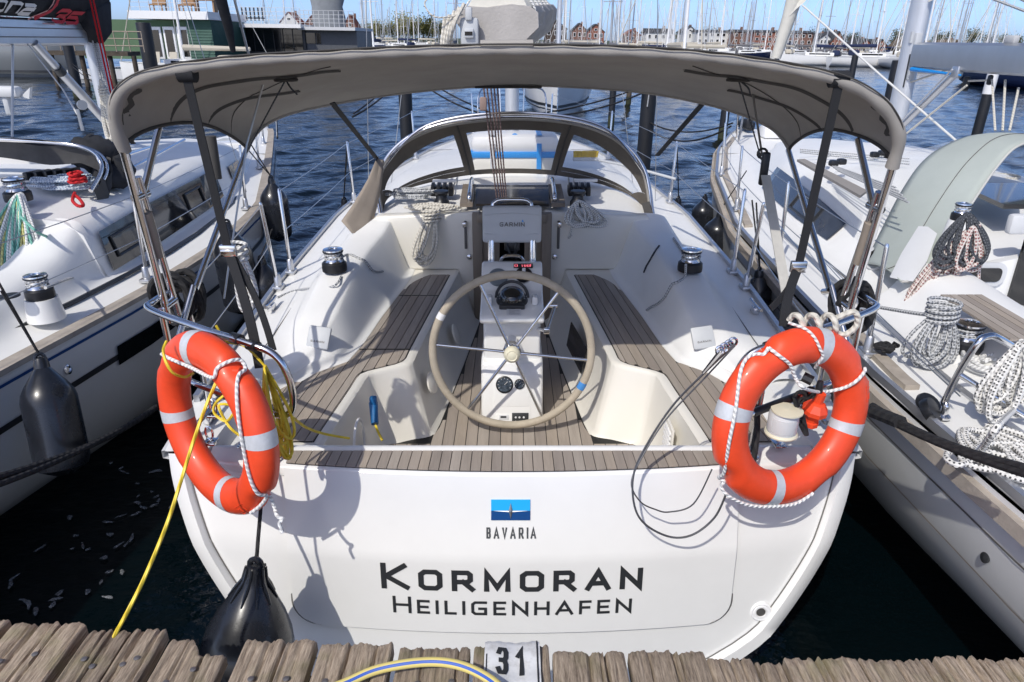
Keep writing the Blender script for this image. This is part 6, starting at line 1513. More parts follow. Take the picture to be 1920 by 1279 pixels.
MB().tube(cr([vp(312, 640, 2.42), vp(306, 660, 2.38), vp(320, 695, 2.37), vp(345, 707, 2.42), vp(362, 700, 2.5)], 6), .005, 6).build('yellow_line', G['yellow'], label='thin yellow line tied round the top of a lifebuoy', cat='rope')
mb = MB(); mb.box(vp(700, 752, 3.4), (.035, .03, .05), bev=.008); mb.tube([vp(700, 755, 3.42), vp(703, 795, 3.36)], [.022, .018], 10); pg = mb.build('shore_plug', mat('blue plug', (.012, .12, .30), .45), label='blue shore power plug in the cockpit locker side', cat='plug')
MB().tube(cr([vp(703, 793, 3.38), vp(708, 808, 3.36), vp(717, 826, 3.34)], 5), .006, 7).build('plug_cable', G['yellow'], label='short yellow cable below the blue plug', cat='cable')
# wire strop hanging over the transom from the starboard rail
mb = MB(); mb.tube(cr([vp(1378, 645, 2.50), vp(1320, 700, 2.55), vp(1262, 760, 2.62), vp(1215, 830, 2.66), vp(1188, 890, 2.66), vp(1190, 950, 2.66), vp(1212, 985, 2.67), vp(1258, 1007, 2.68), vp(1300, 1002, 2.66), vp(1340, 970, 2.64), vp(1362, 925, 2.6)], 8), .0042, 7)
mb.tube(cr([vp(1378, 648, 2.50), vp(1325, 705, 2.56), vp(1250, 785, 2.64), vp(1205, 855, 2.66), vp(1184, 905, 2.66), vp(1200, 940, 2.66), vp(1228, 955, 2.66), vp(1255, 960, 2.66), vp(1300, 945, 2.64), vp(1335, 880, 2.6)], 8), .0032, 6); mb.build('wire_strop', mat('grey wire', (.12, .12, .125), .4, .6), label='loop of grey wire hanging over the white stern', cat='wire')
mb = MB()
for k in range(4):
    c = vp(1350 + 9 * k, 657 - 4 * k, 2.5); mb.tube([c + Vector((.014 * math.cos(q), .006 * k, .016 * math.sin(q))) for q in np.linspace(0, 6.283, 11)[:-1]], .005, 6, closed=True)
mb.tube([vp(1352, 660, 2.5), vp(1318, 700, 2.53)], [.012, .006], 8); mb.build('shackle_chain', G['chrome'], label='shackles joining the wire loop to the stern rail', cat='shackle')
# stern lamp, rescue light and shackles on the starboard quarter: parts of the boat
c = vp(1468, 790, 2.62); mb = MB(); mb.lathe([(.052, -.05), (.055, -.045), (.055, .045), (.05, .052), (0, .054)], c, n=28); sl_ = mb.build('stern_lamp', G['palegrey'], K); mb = MB(); mb.grid([[c + Vector((.057 * math.sin(a), -.057 * math.cos(a), z)) for a in np.linspace(-1.1, 1.5, 14)] for z in (-.032, .028)]); mb.build('lens', G['clear'], sl_)
mb = MB(); mb.lathe([(.06, -.054), (.062, -.048), (.058, -.04)], c, n=28); mb.build('lamp_rim', G['ivory'], sl_); MB().lathe([(.045, .052), (.058, .05), (.058, .056), (0, .06)], c + Vector((.004, -.01, 0)), n=28).build('lamp_cap', G['ivory'], sl_)
c = vp(1528, 768, 2.62); rl = thing('rescue_light', 'small orange rescue light hung upside down inside the lifebuoy', 'rescue light', c - Vector((0, 0, .08)))
mb = MB(); mb.lathe([(.018, .075), (.018, .035), (.03, .03), (.048, .005), (.048, -.012), (.028, -.035), (.026, -.05), (.032, -.052), (.032, -.07), (.018, -.075)], c, (.1, -.15, 1), 8); mb.build('float', G['orange'], rl, ang=25); mb = MB(); mb.lathe([(.014, .06), (.014, .10), (.01, .12)], c, n=10); mb.tube([c + Vector((-.02, .02, .11)), c + Vector((-.05, .04, .12))], .02, 8); mb.build('bracket', G['black'], rl)
g = random.Random(9); mb = MB()
for k in range(6): 
    q = vp(1500 + 8 * k, 745 + 14 * (k % 3), 2.66); mb.tube([q + Vector((.02 * math.cos(a), .01 * k, .026 * math.sin(a))) for a in np.linspace(0, 6.283, 12)[:-1]], .007, 6, closed=True)
mb.tube(cr([vp(1490, 745, 2.6), vp(1500, 790, 2.62), vp(1512, 815, 2.64), vp(1505, 780, 2.6)], 6), .009, 6); mb.build('lashing', G['blackrope'], K); MB().tube(cr([vp(1418, 760, 2.68), vp(1420, 800, 2.7), vp(1415, 850, 2.7), vp(1408, 868, 2.7)], 5), .012, 7).build('lamp_cable', G['blackrope'], K)
for u, v in ((400, 760), (392, 812)): 
    q = vp(u, v, 2.72); mb = MB(); mb.tube([q + Vector((.014 * math.cos(a), 0, .03 * math.sin(a))) for a in np.linspace(0, 6.283, 12)[:-1]], .0045, 6, closed=True); mb.box(q - Vector((0, 0, .04)), (.05, .05, .012), bev=.004); mb.build('shackle', G['chrome'], K)
# liferaft canister in front of the mast, deck brush
c = at(965, 282, y=6.62); lr = thing('liferaft_canister', 'white liferaft canister with blue band strapped down behind the sprayhood window', 'liferaft', c - Vector((0, 0, .16)))
MB().box(c + Vector((0, 0, .075)), (.80, .42, .17), bev=.065).build('lid', G['white'], lr); MB().box(c - Vector((0, 0, .09)), (.78, .41, .15), bev=.045).build('base', G['cream'], lr)
MB().box(c - Vector((0, 0, .012)), (.81, .425, .055), bev=.012).build('blue_band', G['blue'], lr)
for x in (-.20, .22):
    mb = MB(); mb.box(c + Vector((x, -.214, -.04)), (.045, .012, .26), bev=.004); mb.box(c + Vector((x, 0, .162)), (.045, .40, .008)); mb.build('strap', G['palegrey'] if x < 0 else G['blue'], lr, smooth=False)
MB().lathe([(.03, 0), (.03, .004), (0, .005)], c + Vector((0, -.155, .145)), (0, -.75, .65), 16).build('badge', G['blue'], lr)
c = at(1098, 292, y=6.75); dbr = thing('deck_brush', 'yellow bristled deck brush lying behind the sprayhood window', 'brush', c - Vector((0, 0, .05)))
mb = MB(); mb.box(c - Vector((0, 0, .03)), (.24, .06, .035), bev=.008); mb.tube([c - Vector((0, 0, .02)), c + Vector((.35, -.25, -.05)), c + Vector((.75, -.55, -.12))], .012, 8); mb.build('handle', G['plastgrey'], dbr)
mb = MB(); g = random.Random(1)
for k in range(160):
    x, y = g.uniform(-.115, .115), g.uniform(-.025, .025); q = c + Vector((x, y, -.012)); mb.tube([q, q + Vector((g.uniform(-.012, .012), g.uniform(-.01, .01), .055))], .004, 4)
mb.build('bristles', mat('yellow bristles', (.72, .50, .02), .8), dbr)
# bimini straps to the sprayhood
for u0, v0, u1, v1 in ((622, 192, 706, 297), (1330, 180, 1232, 292)):
    mb = MB(); ribbon(mb, [at(u0, v0, y=4.28).lerp(at(u1, v1, y=5.5), k / 6) for k in range(7)], .035); mb.build('tension_strap', G['webbing'], bim)
# -- left boat
hank(at(40, 362, y=4.55), .62, .34, 16, .0085, G['ropewhite'], 'big hank of white rope hung from the coachroof winch', seed=21, wraps=0, th=.06, lean=(-.02, -.25, 0))
hank(at(34, 366, y=4.52), .66, .36, 5, .0075, G['ropeteal'], 'teal rope loops among the white hank on the coachroof winch', seed=22, wraps=0, th=.08, lean=(-.03, -.28, 0))
hank(at(28, 370, y=4.52), .58, .30, 4, .008, G['ropeyel'], 'pale yellow rope loops among the white hank', seed=23, wraps=0, th=.08, lean=(-.03, -.28, 0))
heap(at(122, 352, z=1.70), .22, .15, .10, 16, .0085, G['ropeblue'], 'heap of blue and white rope on the coachroof beside the folded sprayhood', seed=24)
heap(at(147, 345, z=1.76), .06, .05, .10, 9, .009, G['redrope'], 'bundle of red rope on the blue and white heap', seed=25); 
MB().tube(cr([at(140, 362, z=1.72), at(136, 376, z=1.70), at(146, 386, z=1.70), at(156, 385, z=1.70), at(150, 374, z=1.70), at(140, 366, z=1.71)], 6), .011, 7).build('rope_loop', G['redrope'], label='loose red rope loop hanging below the red bundle', cat='rope')
MB().tube(cr([at(38, 405, z=1.68), at(70, 435, z=1.6), at(100, 447, z=1.45), at(130, 452, z=1.34), at(150, 472, z=1.26), at(175, 490, z=1.24), at(195, 494, z=1.24), at(240, 467, z=1.24), at(330, 405, z=1.26), at(400, 345, z=1.28)], 6), .0085, 7).build('sheet_line', G['ropeteal'], label='teal sheet running along the side deck past two black blocks', cat='rope')
MB().tube(cr([at(85, 540, z=1.52), at(130, 523, z=1.30), at(180, 508, z=1.24), at(230, 480, z=1.24)], 5), .008, 7).build('sheet_line', G['ropebw'], label='black flecked sheet leading from the side winch', cat='rope')
hank(at(190, 150, y=7.1), .62, .10, 8, .012, G['ropecream'], 'cream halyard coil hanging at the foot of the mast', seed=27, wraps=3, th=.03)
# -- right boat
hank(at(1798, 440, y=4.02), .52, .22, 16, .0095, G['ropered'], 'long hank of red flecked rope hanging beside the portlight', seed=31, wraps=0, th=.05, lean=(-.12, .02, 0))
hank(at(1812, 400, y=4.0), .30, .26, 12, .010, G['ropedark'], 'charcoal rope looped over the cabin winch', seed=32, wraps=0, th=.06, lean=(.0, -.02, 0))
hank(at(1822, 425, y=3.96), .26, .20, 8, .010, G['ropered'], 'short bundle of red flecked rope under the cabin winch', seed=33, wraps=0, th=.05)
MB().tube(cr([at(1836, 420, y=3.96), at(1838, 460, y=3.98), at(1836, 500, y=4.0), at(1833, 548, y=4.0)], 6), .010, 7).build('rope_tail', G['ropered'], label='single red flecked rope end hanging across the portlight', cat='rope')
hank(at(1768, 575, y=3.2), .30, .22, 15, .009, G['ropegrey'], 'grey and white rope hank tied to the lifeline beside the deck winch', seed=34, wraps=4, th=.05)
hank(at(1915, 640, y=2.62), .33, .19, 13, .0115, G['ropebw'], 'thick black flecked white rope hank on the stern rail', seed=35, wraps=0, th=.07)
heap(at(1885, 865, z=1.17), .17, .20, .04, 7, .0125, G['ropebw'], 'loose heap of thick black flecked mooring rope on the side deck', seed=36)
MB().tube(cr([at(1900, 770, y=2.55), at(1870, 800, z=1.4), at(1835, 850, z=1.22), at(1800, 872, z=1.2), at(1775, 860, z=1.2), at(1785, 845, z=1.2), at(1830, 850, z=1.2)], 6), .0125, 8).build('mooring_rope', G['ropebw'], label='black flecked mooring rope end looping over the teak edge', cat='rope')
heap(at(1850, 680, z=1.22), .16, .16, .03, 5, .010, G['ropewhite'], 'white rope coil lying on deck inside the stern rail', seed=37)
MB().tube(cr([at(1640, 575, x=2.0), at(1735, 590, y=3.25), at(1768, 585, y=3.2)], 5), .010, 7).build('sheet_line', G['ropegrey'], label='grey sheet stretched from the rope hank towards the lifebuoy', cat='rope')
mb = MB(); a, b = vp(1638, 772, 3.02), vp(1940, 893, 2.15); mb.tube(sag(a, b, .02, 8), .016, 8); mb.tube(sag(a + Vector((0, .02, .02)), b + Vector((.0, .05, .0)), .03, 8), .014, 8); mb.tube(sag(a, a.lerp(b, .22), 0, 3), .03, 8); mb.build('mooring_line', G['blackrope'], label='thick doubled black mooring line crossing the side of the boat', cat='mooring line')
heap(at(1660, 660, z=1.2), .05, .05, .04, 4, .012, G['blackrope'], 'small black line bundle on deck beside the lifebuoy', seed=38)
# mooring lines from the left hull to the jetty, and to the pilings
mb = MB(); mb.tube(sag(at(292, 765, x=-2.15), at(-40, 905, x=-2.0), .05, 10), .017, 8); mb.tube(sag(at(292, 762, x=-2.18), at(-40, 922, x=-1.95), .04, 10), .013, 8); mb.build('mooring_line', G['blackrope'], label='doubled black mooring line running low along the hull to the jetty', cat='mooring line')
heap(at(1545, 295, z=1.72), .05, .05, .03, 3, .008, G['ropegrey'], 'small grey rope bundle on the coachroof roof line', seed=39)
hank(at(1883, 332, y=5.9), .14, .34, 10, .010, G['ropecream'], 'cream rope tangle seen through the clear sprayhood window', seed=40, wraps=2, th=.06)

# ================================================================ the harbour beyond (true level, no heel)
NEAR = [o for o in COL.objects if o.parent is None and o.type in ('MESH', 'EMPTY') and o.name not in ('water', 'sea_foam')]
def dist_at(u, D): return atw(u, 80, y=D).x
def wx(u, D):                  # world x of photo column u at distance D, at about eye height
    return atw(u, 75 + .014 * (u - 960), y=D).x
def hz(u, v, D): return atw(u, v, y=D).z
# ---- shore
mb = MB(); xs = np.linspace(-420, 420, 60)
def shore_y(x): return float(np.interp(x, [-420, -60, 20, 70, 130, 420], [330, 300, 270, 215, 185, 170]))
mb.grid([[Vector((x, shore_y(x) + d, z)) for x in xs] for d, z in ((-2, -.3), (2, .7), (10, 1.1), (60, 1.6), (600, 2.5), (3000, 4))])
sho = mb.build('shore', mat('grassy shore', (.07, .085, .04), .9, var=.4, vs=.15), kind='structure'); sho['label'] = 'low grassy shore along the far side of the harbour'
# ---- pilings
pile_m = mat('black steel piling', (.012, .013, .016), .5, var=.3, vs=3, bump=.1, bs=6); pile_w = mat('worn wood piling', (.07, .055, .04), .85, var=.4, vs=5)
def piling(u, D, zt, r, label, cap=None, m=pile_m, lean=0):
    x = wx(u, D); t = thing('mooring_piling', label, 'piling', (x, D, -.5), 'mooring pilings')
    mb = MB(); mb.lathe([(r, -.5), (r * 1.0, zt - .05), (r * .96, zt), (0, zt + .01)], (x, D, 0), (lean, 0, 1), 20); mb.build('post', m, t)
    if cap: mb = MB(); mb.lathe([(r * 1.04, zt - cap), (r * 1.04, zt + .012), (0, zt + .02)], (x, D, 0), (lean, 0, 1), 20); mb.build('cap', G['white'], t)
    mb = MB(); mb.lathe([(r * 1.01, -.2), (r * 1.03, .1), (r * 1.01, .35)], (x, D, 0), (lean, 0, 1), 20); mb.build('weed_band', mat('weed', (.03, .035, .015), .9, var=.5, vs=12), t)
    return Vector((x, D, zt))
p1 = piling(755, 17.5, 2.45, .16, 'black steel piling rising behind the port side of the sprayhood')
p2 = piling(1226, 14.2, 2.45, .145, 'thick black piling with rope tied round its top near the starboard strap')
p3 = piling(1156, 25, 2.0, .11, 'thin dark piling beside the white bow with navy stripes')
p4 = piling(1608, 42, 2.2, .17, 'short black piling standing alone above the bimini edge')
p5 = piling(1693, 19, 2.35, .17, 'black piling beside the grey mast with the silver boom')
p6 = piling(1876, 19.5, 2.3, .13, 'black piling with a long white top below the silver boom', cap=.75)
p7 = piling(122, 34, 3.2, .22, 'dark piling holding the wooden walkway left of the mast')
p8 = piling(272, 44, 3.3, .40, 'thick black piling in front of the green houseboat')
p9 = piling(1187, 34, 1.9, .12, 'short brown wooden piling beyond the white bow', m=pile_w)
p10 = piling(1377, 22, 2.4, .13, 'dark piling hidden behind the bow rail of the boat with the green-grey sprayhood')
mb = MB(); mb.tube([p2 + Vector((.15 * math.cos(q), .15 * math.sin(q), -.35 - .02 * q / 6.28)) for q in np.linspace(0, 25, 60)], .014, 6); mb.tube([p2 + Vector((-.02, -.16, -.4)), p2 + Vector((-.05, -.17, -.9))], .012, 6); mb.build('piling_rope', G['ropegrey'], label='pale rope wound round the top of the thick black piling', cat='rope')
for a, b, d, lab in ((p1 + Vector((0, 0, -.5)), (-2.6, 11.9, 1.5), .1, 'black mooring line from the piling to the boat with the black sail cover'), (p1 + Vector((0, 0, -.4)), (-.3, 12.2, 1.5), .15, 'black mooring line from the piling behind the sprayhood to the middle bow'), (p2 + Vector((0, 0, -.6)), (.3, 12.2, 1.5), .12, 'black mooring line from the roped piling to the middle bow'), (p2 + Vector((0, 0, -1.3)), (3.6, 11.8, 1.45), .25, 'slack black mooring line from the roped piling to the other boat'), (p7 + Vector((0, 0, -1.9)), (-5.0, 11.6, 1.5), .3, 'long dark mooring line crossing in front of the wooden walkway')):
    mb = MB(); mb.tube(sag(a, b, d, 12), .016, 6); mb.tube(sag(a + Vector((0, 0, .12)), Vector(b) + Vector((.02, 0, .05)), d * .7, 12), .014, 6); mb.build('mooring_line', G['blackrope'], label=lab, cat='mooring line')
# ---- white yacht lying bow-on
yb = thing('sailboat', 'white sailboat seen bow-on with two navy stripes, beyond the sprayhood', 'sailboat', (wx(1058, 27), 30, 0))
bx, by = wx(1050, 26.3), 26.3
NB = Hull([(0, .02, 1.55), (.7, .38, 1.5), (1.8, .85, 1.42), (3.2, 1.28, 1.36), (5, 1.6, 1.3), (9.5, 1.5, 1.2)], None, 0, 9.5)
NB.GEN = [(1, 1), (.985, .92), (.95, .74), (.90, .52), (.83, .30), (.72, .06), (.42, -.22), (0, -.3)]; NB.STN = NB.GEN
mb = MB(); yaw = R(3); ca, sa = math.cos(yaw), math.sin(yaw)
def yw(x, y, z): return Vector((bx + x * ca + y * sa, by - x * sa + y * ca, z))
ys = [0, .15, .35, .7, 1.2, 1.8, 2.5, 3.2, 4, 5, 7, 9.5]
for sgn in (-1, 1): mb.grid([chaikin([yw(sgn * x, y + (.25 * (1 - z / 1.5) if y < 1.5 else 0), z) for x, z in NB.sec(y)], 1) for y in ys])
mb.build('hull', G['gel'], yb, ang=60)
for z0, z1 in ((.42, .52), (.30, .345)):
    mb = MB()
    for sgn in (-1, 1): mb.grid([[yw(sgn * (NB.x_at(y, z) + .012), y + (.25 * (1 - z / 1.5) if y < 1.5 else 0), z) for z in (z0, z1)] for y in ys])
    mb.build('hull_stripe', G['letter'], yb)
mb = MB()
for sgn in (-1, 1): mb.grid([[yw(sgn * NB.edge(y)[0] * t, y, NB.edge(y)[1] + .02) for t in (1, .5, 0)] for y in ys])
mb.build('deck', G['geldeck'], yb); mb = MB(); mb.box(yw(0, 5, 1.55), (1.7, 4, .4), Matrix.Rotation(-yaw, 3, 'Z'), bev=.1); mb.build('cabin', G['gel'], yb)
mb = MB(); mb.tube([yw(0, 4.2, 1.6), yw(0, 4.2, 14)], .085, 10); mb.build('mast', G['mastpaint'], yb); mb = MB(); mb.tube([yw(0, .1, 1.6), yw(0, 4.1, 13.5)], .02, 5); mb.tube([yw(-1.3, 4.2, 1.4), yw(0, 4.2, 12)], .012, 5); mb.tube([yw(1.3, 4.2, 1.4), yw(0, 4.2, 12)], .012, 5); mb.build('rigging_wire', G['wire'], yb)
mb = MB(); mb.tube(cr([yw(-.5, 1.0, 1.5), yw(-.45, .9, 2.1), yw(0, -.1, 2.15), yw(.45, .9, 2.1), yw(.5, 1, 1.5)], 5), .014, 6); mb.build('pulpit', G['chrome'], yb)

# ---- moored sailboats across the harbour: three kinds, copied
def far_boat(name, label, hullm, coverm, L, mastm, group, drum=None):
    t = thing(name, label, 'sailboat', (0, 0, 0), group); h = Hull([(0, .98 * L / 10, .95), (L * .3, 1.5 * L / 10, 1.0), (L * .55, 1.6 * L / 10, 1.05), (L * .8, 1.0 * L / 10, 1.15), (L, .03, 1.25)], lambda y: 0, 0, L)
    h.mesh('hull', hullm, t, 12)
    mb = MB(); mb.grid([[Vector((h.edge(y)[0] * q, y, h.edge(y)[1] + .02)) for q in (-1, 0, 1)] for y in np.linspace(0, L, 10)]); mb.box((0, L * .5, 1.25), (1.7, L * .36, .42), bev=.1); mb.build('deck', G['geldeck'], t)
    mb = MB(); mb.box((.862, L * .5, 1.3), (.01, L * .26, .16)); mb.build('window', G['tint'], t, smooth=False); MB().box((-.862, L * .5, 1.3), (.01, L * .26, .16)).build('window', G['tint'], t, smooth=False)
    mh = L * 1.32; mb = MB(); mb.tube([(0, L * .58, 1.2), (0, L * .575, mh * .6), (0, L * .56, mh)], [.095, .09, .06], 8); m_ = mb.build('mast', mastm, t)
    for f in (.45, .72):
        mb = MB(); mb.tube([(-.75, L * .57, mh * f), (.75, L * .57, mh * f)], .028, 5); mb.build('spreader', mastm, m_)
    mb = MB(); mb.tube([(0, L * .57, 2.2), (0, L * .14, 2.15)], [.19, .13], 8); mb.build('boom', coverm, t)
    mb = MB(); mb.tube([(0, L * .99, 1.3), (0, L * .57, mh * .95)], .035, 5); mb.build('furled_headsail', coverm if drum else G['wirew'], t)
    mb = MB(); mb.tube([(0, 0, 1.1), (0, L * .56, mh)], .016, 4); mb.tube([(1.4, L * .55, 1.1), (.75, L * .57, mh * .45), (0, L * .57, mh * .9)], .016, 4); mb.tube([(-1.4, L * .55, 1.1), (-.75, L * .57, mh * .45), (0, L * .57, mh * .9)], .016, 4); mb.build('rigging_wire', G['wirew'], t)
    mb = MB(); mb.box((0, L * .3, 1.45), (1.6, .9, .6), bev=.2); mb.build('sprayhood', coverm, t)
    return t
navyc = mat('navy canvas', (.012, .022, .07), .85); beigec = mat('cream canvas', (.5, .46, .38), .85); greyc = mat('grey canvas', (.16, .16, .17), .85)
navyh = mat('navy hull paint', (.012, .02, .06), .2); whm = mat('white mast paint', (.80, .80, .80), .4); grm = mat('silver mast', (.42, .43, .45), .4, .4)
lab = {0: 'small white sailboat with navy canvas in the far row of masts', 1: 'small white sailboat with cream canvas in the far row of masts', 2: 'small navy-hulled sailboat in the far row of masts', 3: 'small white sailboat with grey canvas in the far row of masts'}
protos = [far_boat('moored_sailboat', lab[0], G['gel'], navyc, 9.5, whm, 'sailboats moored across the harbour'), far_boat('moored_sailboat', lab[1], G['gel'], beigec, 10.5, whm, 'sailboats moored across the harbour', 1), far_boat('moored_sailboat', lab[2], navyh, greyc, 10, grm, 'sailboats moored across the harbour'), far_boat('moored_sailboat', lab[3], G['hullgrey'], greyc, 9, grm, 'sailboats moored across the harbour')]
used = [False] * 4; g = random.Random(77)
spots = []
for u in list(np.linspace(672, 850, 17)) + list(np.linspace(1022, 1420, 50)) + list(np.linspace(1430, 1700, 22)) + list(np.linspace(1740, 1935, 26)) + list(np.linspace(560, 660, 6)) + list(np.linspace(300, 540, 7)):
    uu = u + g.uniform(-6, 6); sx = wx(uu, 100) / 100
    D = g.uniform(120, 250)
    lim_ = 205 if uu > 1450 else 262
    if uu > 1450: D = g.uniform(95, 170)
    if uu < 560: D = g.uniform(150, 260)
    spots.append((uu, min(D, lim_)))
ORD = 'first second third fourth fifth sixth seventh eighth ninth tenth eleventh twelfth thirteenth fourteenth fifteenth sixteenth'.split()
KIND = ['navy-canvas', 'cream-canvas', 'navy-hulled', 'grey-canvas']
def where(u):
    for lim, w in ((560, 'behind the green houseboat'), (668, 'behind the dark houseboat'), (870, 'before the far trees'), (1135, 'before the gabled houses right of the boom'), (1275, 'before the low houses over the bimini'), (1410, 'before the long pale block'), (1545, 'before the brick apartment blocks'), (1720, 'before the twin brick gables')):
        if u < lim: return w
    return 'beyond the silver boom'
CNT = {}
for i, (u, D) in enumerate(sorted(spots)):
    k = g.choice((0, 1, 1, 2, 3, 3)); o = protos[k] if not used[k] else copy_tree(protos[k]); used[k] = True
    key = (k, where(u)); CNT[key] = CNT.get(key, 0) + 1; o['label'] = '%s small far %s sailboat from the left %s' % (ORD[CNT[key] - 1], KIND[k], where(u))
    x = wx(u, D)
    while D > shore_y(x) - 14: D -= 6; x = wx(u, D)
    o.location = (x, D, 0); o.rotation_euler = (0, R(g.gauss(0, .9)), R(g.choice((0, 180, 90, -90, 70)) + g.uniform(-14, 14))); sc = g.uniform(.85, 1.22); o.scale = (sc, sc, sc * g.uniform(.92, 1.12))
# nearer boats whose masts stand out, each with its own label
for u, D, k, sc, rz, lb in ((1163, 62, 3, 1.1, 0, 'sailboat whose silver mast stands just right of the grey sail cover'), (1246, 58, 1, 1.15, 180, 'sailboat with a thick white mast centred over the bimini'), (1395, 66, 1, 1.1, 90, 'sailboat with a stout white mast near the brick apartment block'), (1834, 60, 2, 1.2, 180, 'navy-hulled sailboat with dark mast beyond the silver boom'), (843, 70, 3, 1.1, 0, 'sailboat with grey mast just left of the boom end'), (507, 46, 1, .9, 90, 'sailboat with a white mast in front of the dark houseboat'), (718, 88, 0, 1.1, 180, 'sailboat with white mast in front of the pale green trees')):
    o = copy_tree(protos[k]); o['label'] = lb; o['group'] = 'sailboats moored nearer than the far row'; o.location = (wx(u, D), D, 0); o.rotation_euler = (0, R(g.gauss(0, 1.2)), R(rz)); o.scale = (sc, sc, sc)
# ---- jetty with pilings on the far right
fj = thing('harbour_jetty', 'long low wooden jetty with thin posts below the far houses', 'jetty', (wx(1640, 120), 120, 0)); mb = MB(); a, b = wx(1560, 120), wx(1925, 120); mb.box(((a + b) / 2, 120, .95), (b - a, 1.6, .18)); mb.build('walkway', pile_w, fj, smooth=False)
mb0 = None
for x in np.linspace(a, b, 14):
    if mb0 is None: mb0 = MB().lathe([(.14, -.5), (.14, 2.3), (0, 2.32)], (x, 119, 0), n=8).build('post', pile_w, fj); x00 = x
    else: o = mb0.copy(); COL.objects.link(o); o.location.x += x - x00

# ---- houses on the far shore
brick = mat('red brick', (.26, .105, .07), .9, var=.15, vs=2); brick2 = mat('brown brick', (.20, .11, .085), .9, var=.15, vs=2); plaster = mat('white plaster', (.66, .66, .64), .8, var=.05); roofd = mat('dark slate roof', (.055, .058, .065), .8, var=.2, vs=1); roofr = mat('red tile roof', (.24, .07, .04), .85, var=.2, vs=1); thatch = mat('brown thatch', (.13, .10, .07), .95, var=.2, vs=1); woodd = mat('dark timber cladding', (.07, .05, .04), .85, var=.2, vs=1)
def house(u0, u1, vb, ve, vr, D, wm, rm, label, gable=True, depth=9, rows_=2, cols=3, name='house', group='houses on the far shore'):
    x0, x1 = wx(u0, D), wx(u1, D); zb = .6; ze = hz((u0 + u1) / 2, ve, D); zr = hz((u0 + u1) / 2, vr, D); xm = (x0 + x1) / 2
    t = thing(name, label, 'house', (xm, D + depth / 2, zb), group); mb = MB()
    if gable: mb.prism([(x0, D, zb), (x1, D, zb), (x1, D, ze), (xm, D, zr), (x0, D, ze)], (0, depth, 0))
    else: mb.box((xm, D + depth / 2, (zb + ze) / 2), (x1 - x0, depth, ze - zb))
    mb.build('wall', wm, t, smooth=False); ov = .3
    mb = MB()
    if gable:
        for sx in (-1, 1):
            e = x0 - ov if sx < 0 else x1 + ov; dz = (zr - ze) / ((x1 - x0) / 2) * ov
            mb.prism([(xm, D - .25, zr + .02), (e, D - .25, ze - dz + .02), (e, D - .25, ze - dz + .24), (xm, D - .25, zr + .26)], (0, depth + .5, 0))
    else:
        mb.prism([(x0 - ov, D - ov, ze), (x0 - ov, D + depth / 2, zr), (x0 - ov, D + depth + ov, ze)], (x1 - x0 + 2 * ov, 0, 0))
    r_ = mb.build('roof', rm, t, smooth=False); MB().box((xm + (x1 - x0) * .22, D + depth * .5, zr - .1 if gable else zr), (.7, .7, 1.5)).build('chimney', brick2, r_, smooth=False)
    H_ = (ze - zb) / rows_
    for i in range(rows_):
        for j in range(cols):
            cx_ = lerp(x0, x1, (j + .5) / cols); cz = zb + H_ * (i + .55); w, h_ = (x1 - x0) / cols * .5, H_ * .52
            f = MB().box((cx_, D - .03, cz), (w, .1, h_)).build('window', G['white'], t, smooth=False); MB().box((cx_, D - .09, cz), (w * .8, .03, h_ * .82)).build('pane', G['tint'], f, smooth=False)
    if gable: f = MB().box((xm, D - .03, lerp(ze, zr, .32)), ((x1 - x0) * .2, .1, (zr - ze) * .3)).build('window', G['white'], t, smooth=False); MB().box((xm, D - .09, lerp(ze, zr, .32)), ((x1 - x0) * .16, .03, (zr - ze) * .24)).build('pane', G['tint'], f, smooth=False)
    return t
house(1022, 1062, 74, 54, 38, 262, woodd, roofd, 'dark timber gabled house just right of the grey sail cover')
house(1072, 1100, 76, 58, 44, 258, brick2, roofd, 'brown house with slate roof, second right of the grey sail cover')
house(1100, 1132, 77, 60, 46, 256, brick, roofd, 'red gabled house third right of the grey sail cover')
house(1172, 1200, 78, 66, 56, 250, brick2, roofr, 'low brown house with red roof behind the masts over the bimini')
house(1210, 1262, 80, 62, 53, 245, plaster, roofd, 'white house with slate roof behind the centre masts', gable=False, cols=4)
house(1280, 1304, 82, 60, 50, 235, plaster, roofd, 'narrow white gabled house left of the pale long block')
house(1306, 1372, 85, 60, 56, 228, plaster, roofd, 'long pale apartment block with three storeys of windows', gable=False, rows_=3, cols=6)
house(1374, 1404, 87, 60, 55, 222, brick2, roofd, 'brown block between the pale block and the red brick block', gable=False, rows_=3)
house(1412, 1472, 92, 60, 56, 212, brick, roofd, 'big red brick apartment block among the masts', gable=False, rows_=4, cols=5)
house(1474, 1522, 94, 62, 57, 210, brick2, roofd, 'brown brick apartment block beside the rolled headsail', gable=False, rows_=3, cols=4)
house(1536, 1556, 97, 72, 64, 206, plaster, roofd, 'small white house left of the tall red gable')
house(1557, 1582, 99, 78, 60, 205, brick, roofd, 'tall red brick gabled house')
house(1610, 1637, 101, 86, 74, 202, brick, roofd, 'left one of the twin red brick gabled houses')
house(1640, 1664, 102, 87, 75, 201, brick, roofd, 'right one of the twin red brick gabled houses')
house(1698, 1726, 98, 88, 73, 200, woodd, thatch, 'thatched gabled house between mast and boom, the larger one')
house(1732, 1748, 98, 88, 78, 200, woodd, thatch, 'small thatched gabled house above the silver boom')
house(1780, 1806, 98, 88, 76, 198, brick2, thatch, 'thatched brown house half hidden by masts above the silver boom')
house(643, 672, 70, 55, 28, 290, brick2, roofr, 'red roofed house beyond the grey covered bundle')
house(528, 562, 60, 42, 23, 282, plaster, roofr, 'white house with steep red roof behind the houseboat railing')
house(575, 600, 60, 44, 30, 286, brick2, roofr, 'small red roofed house behind the houseboat railing')
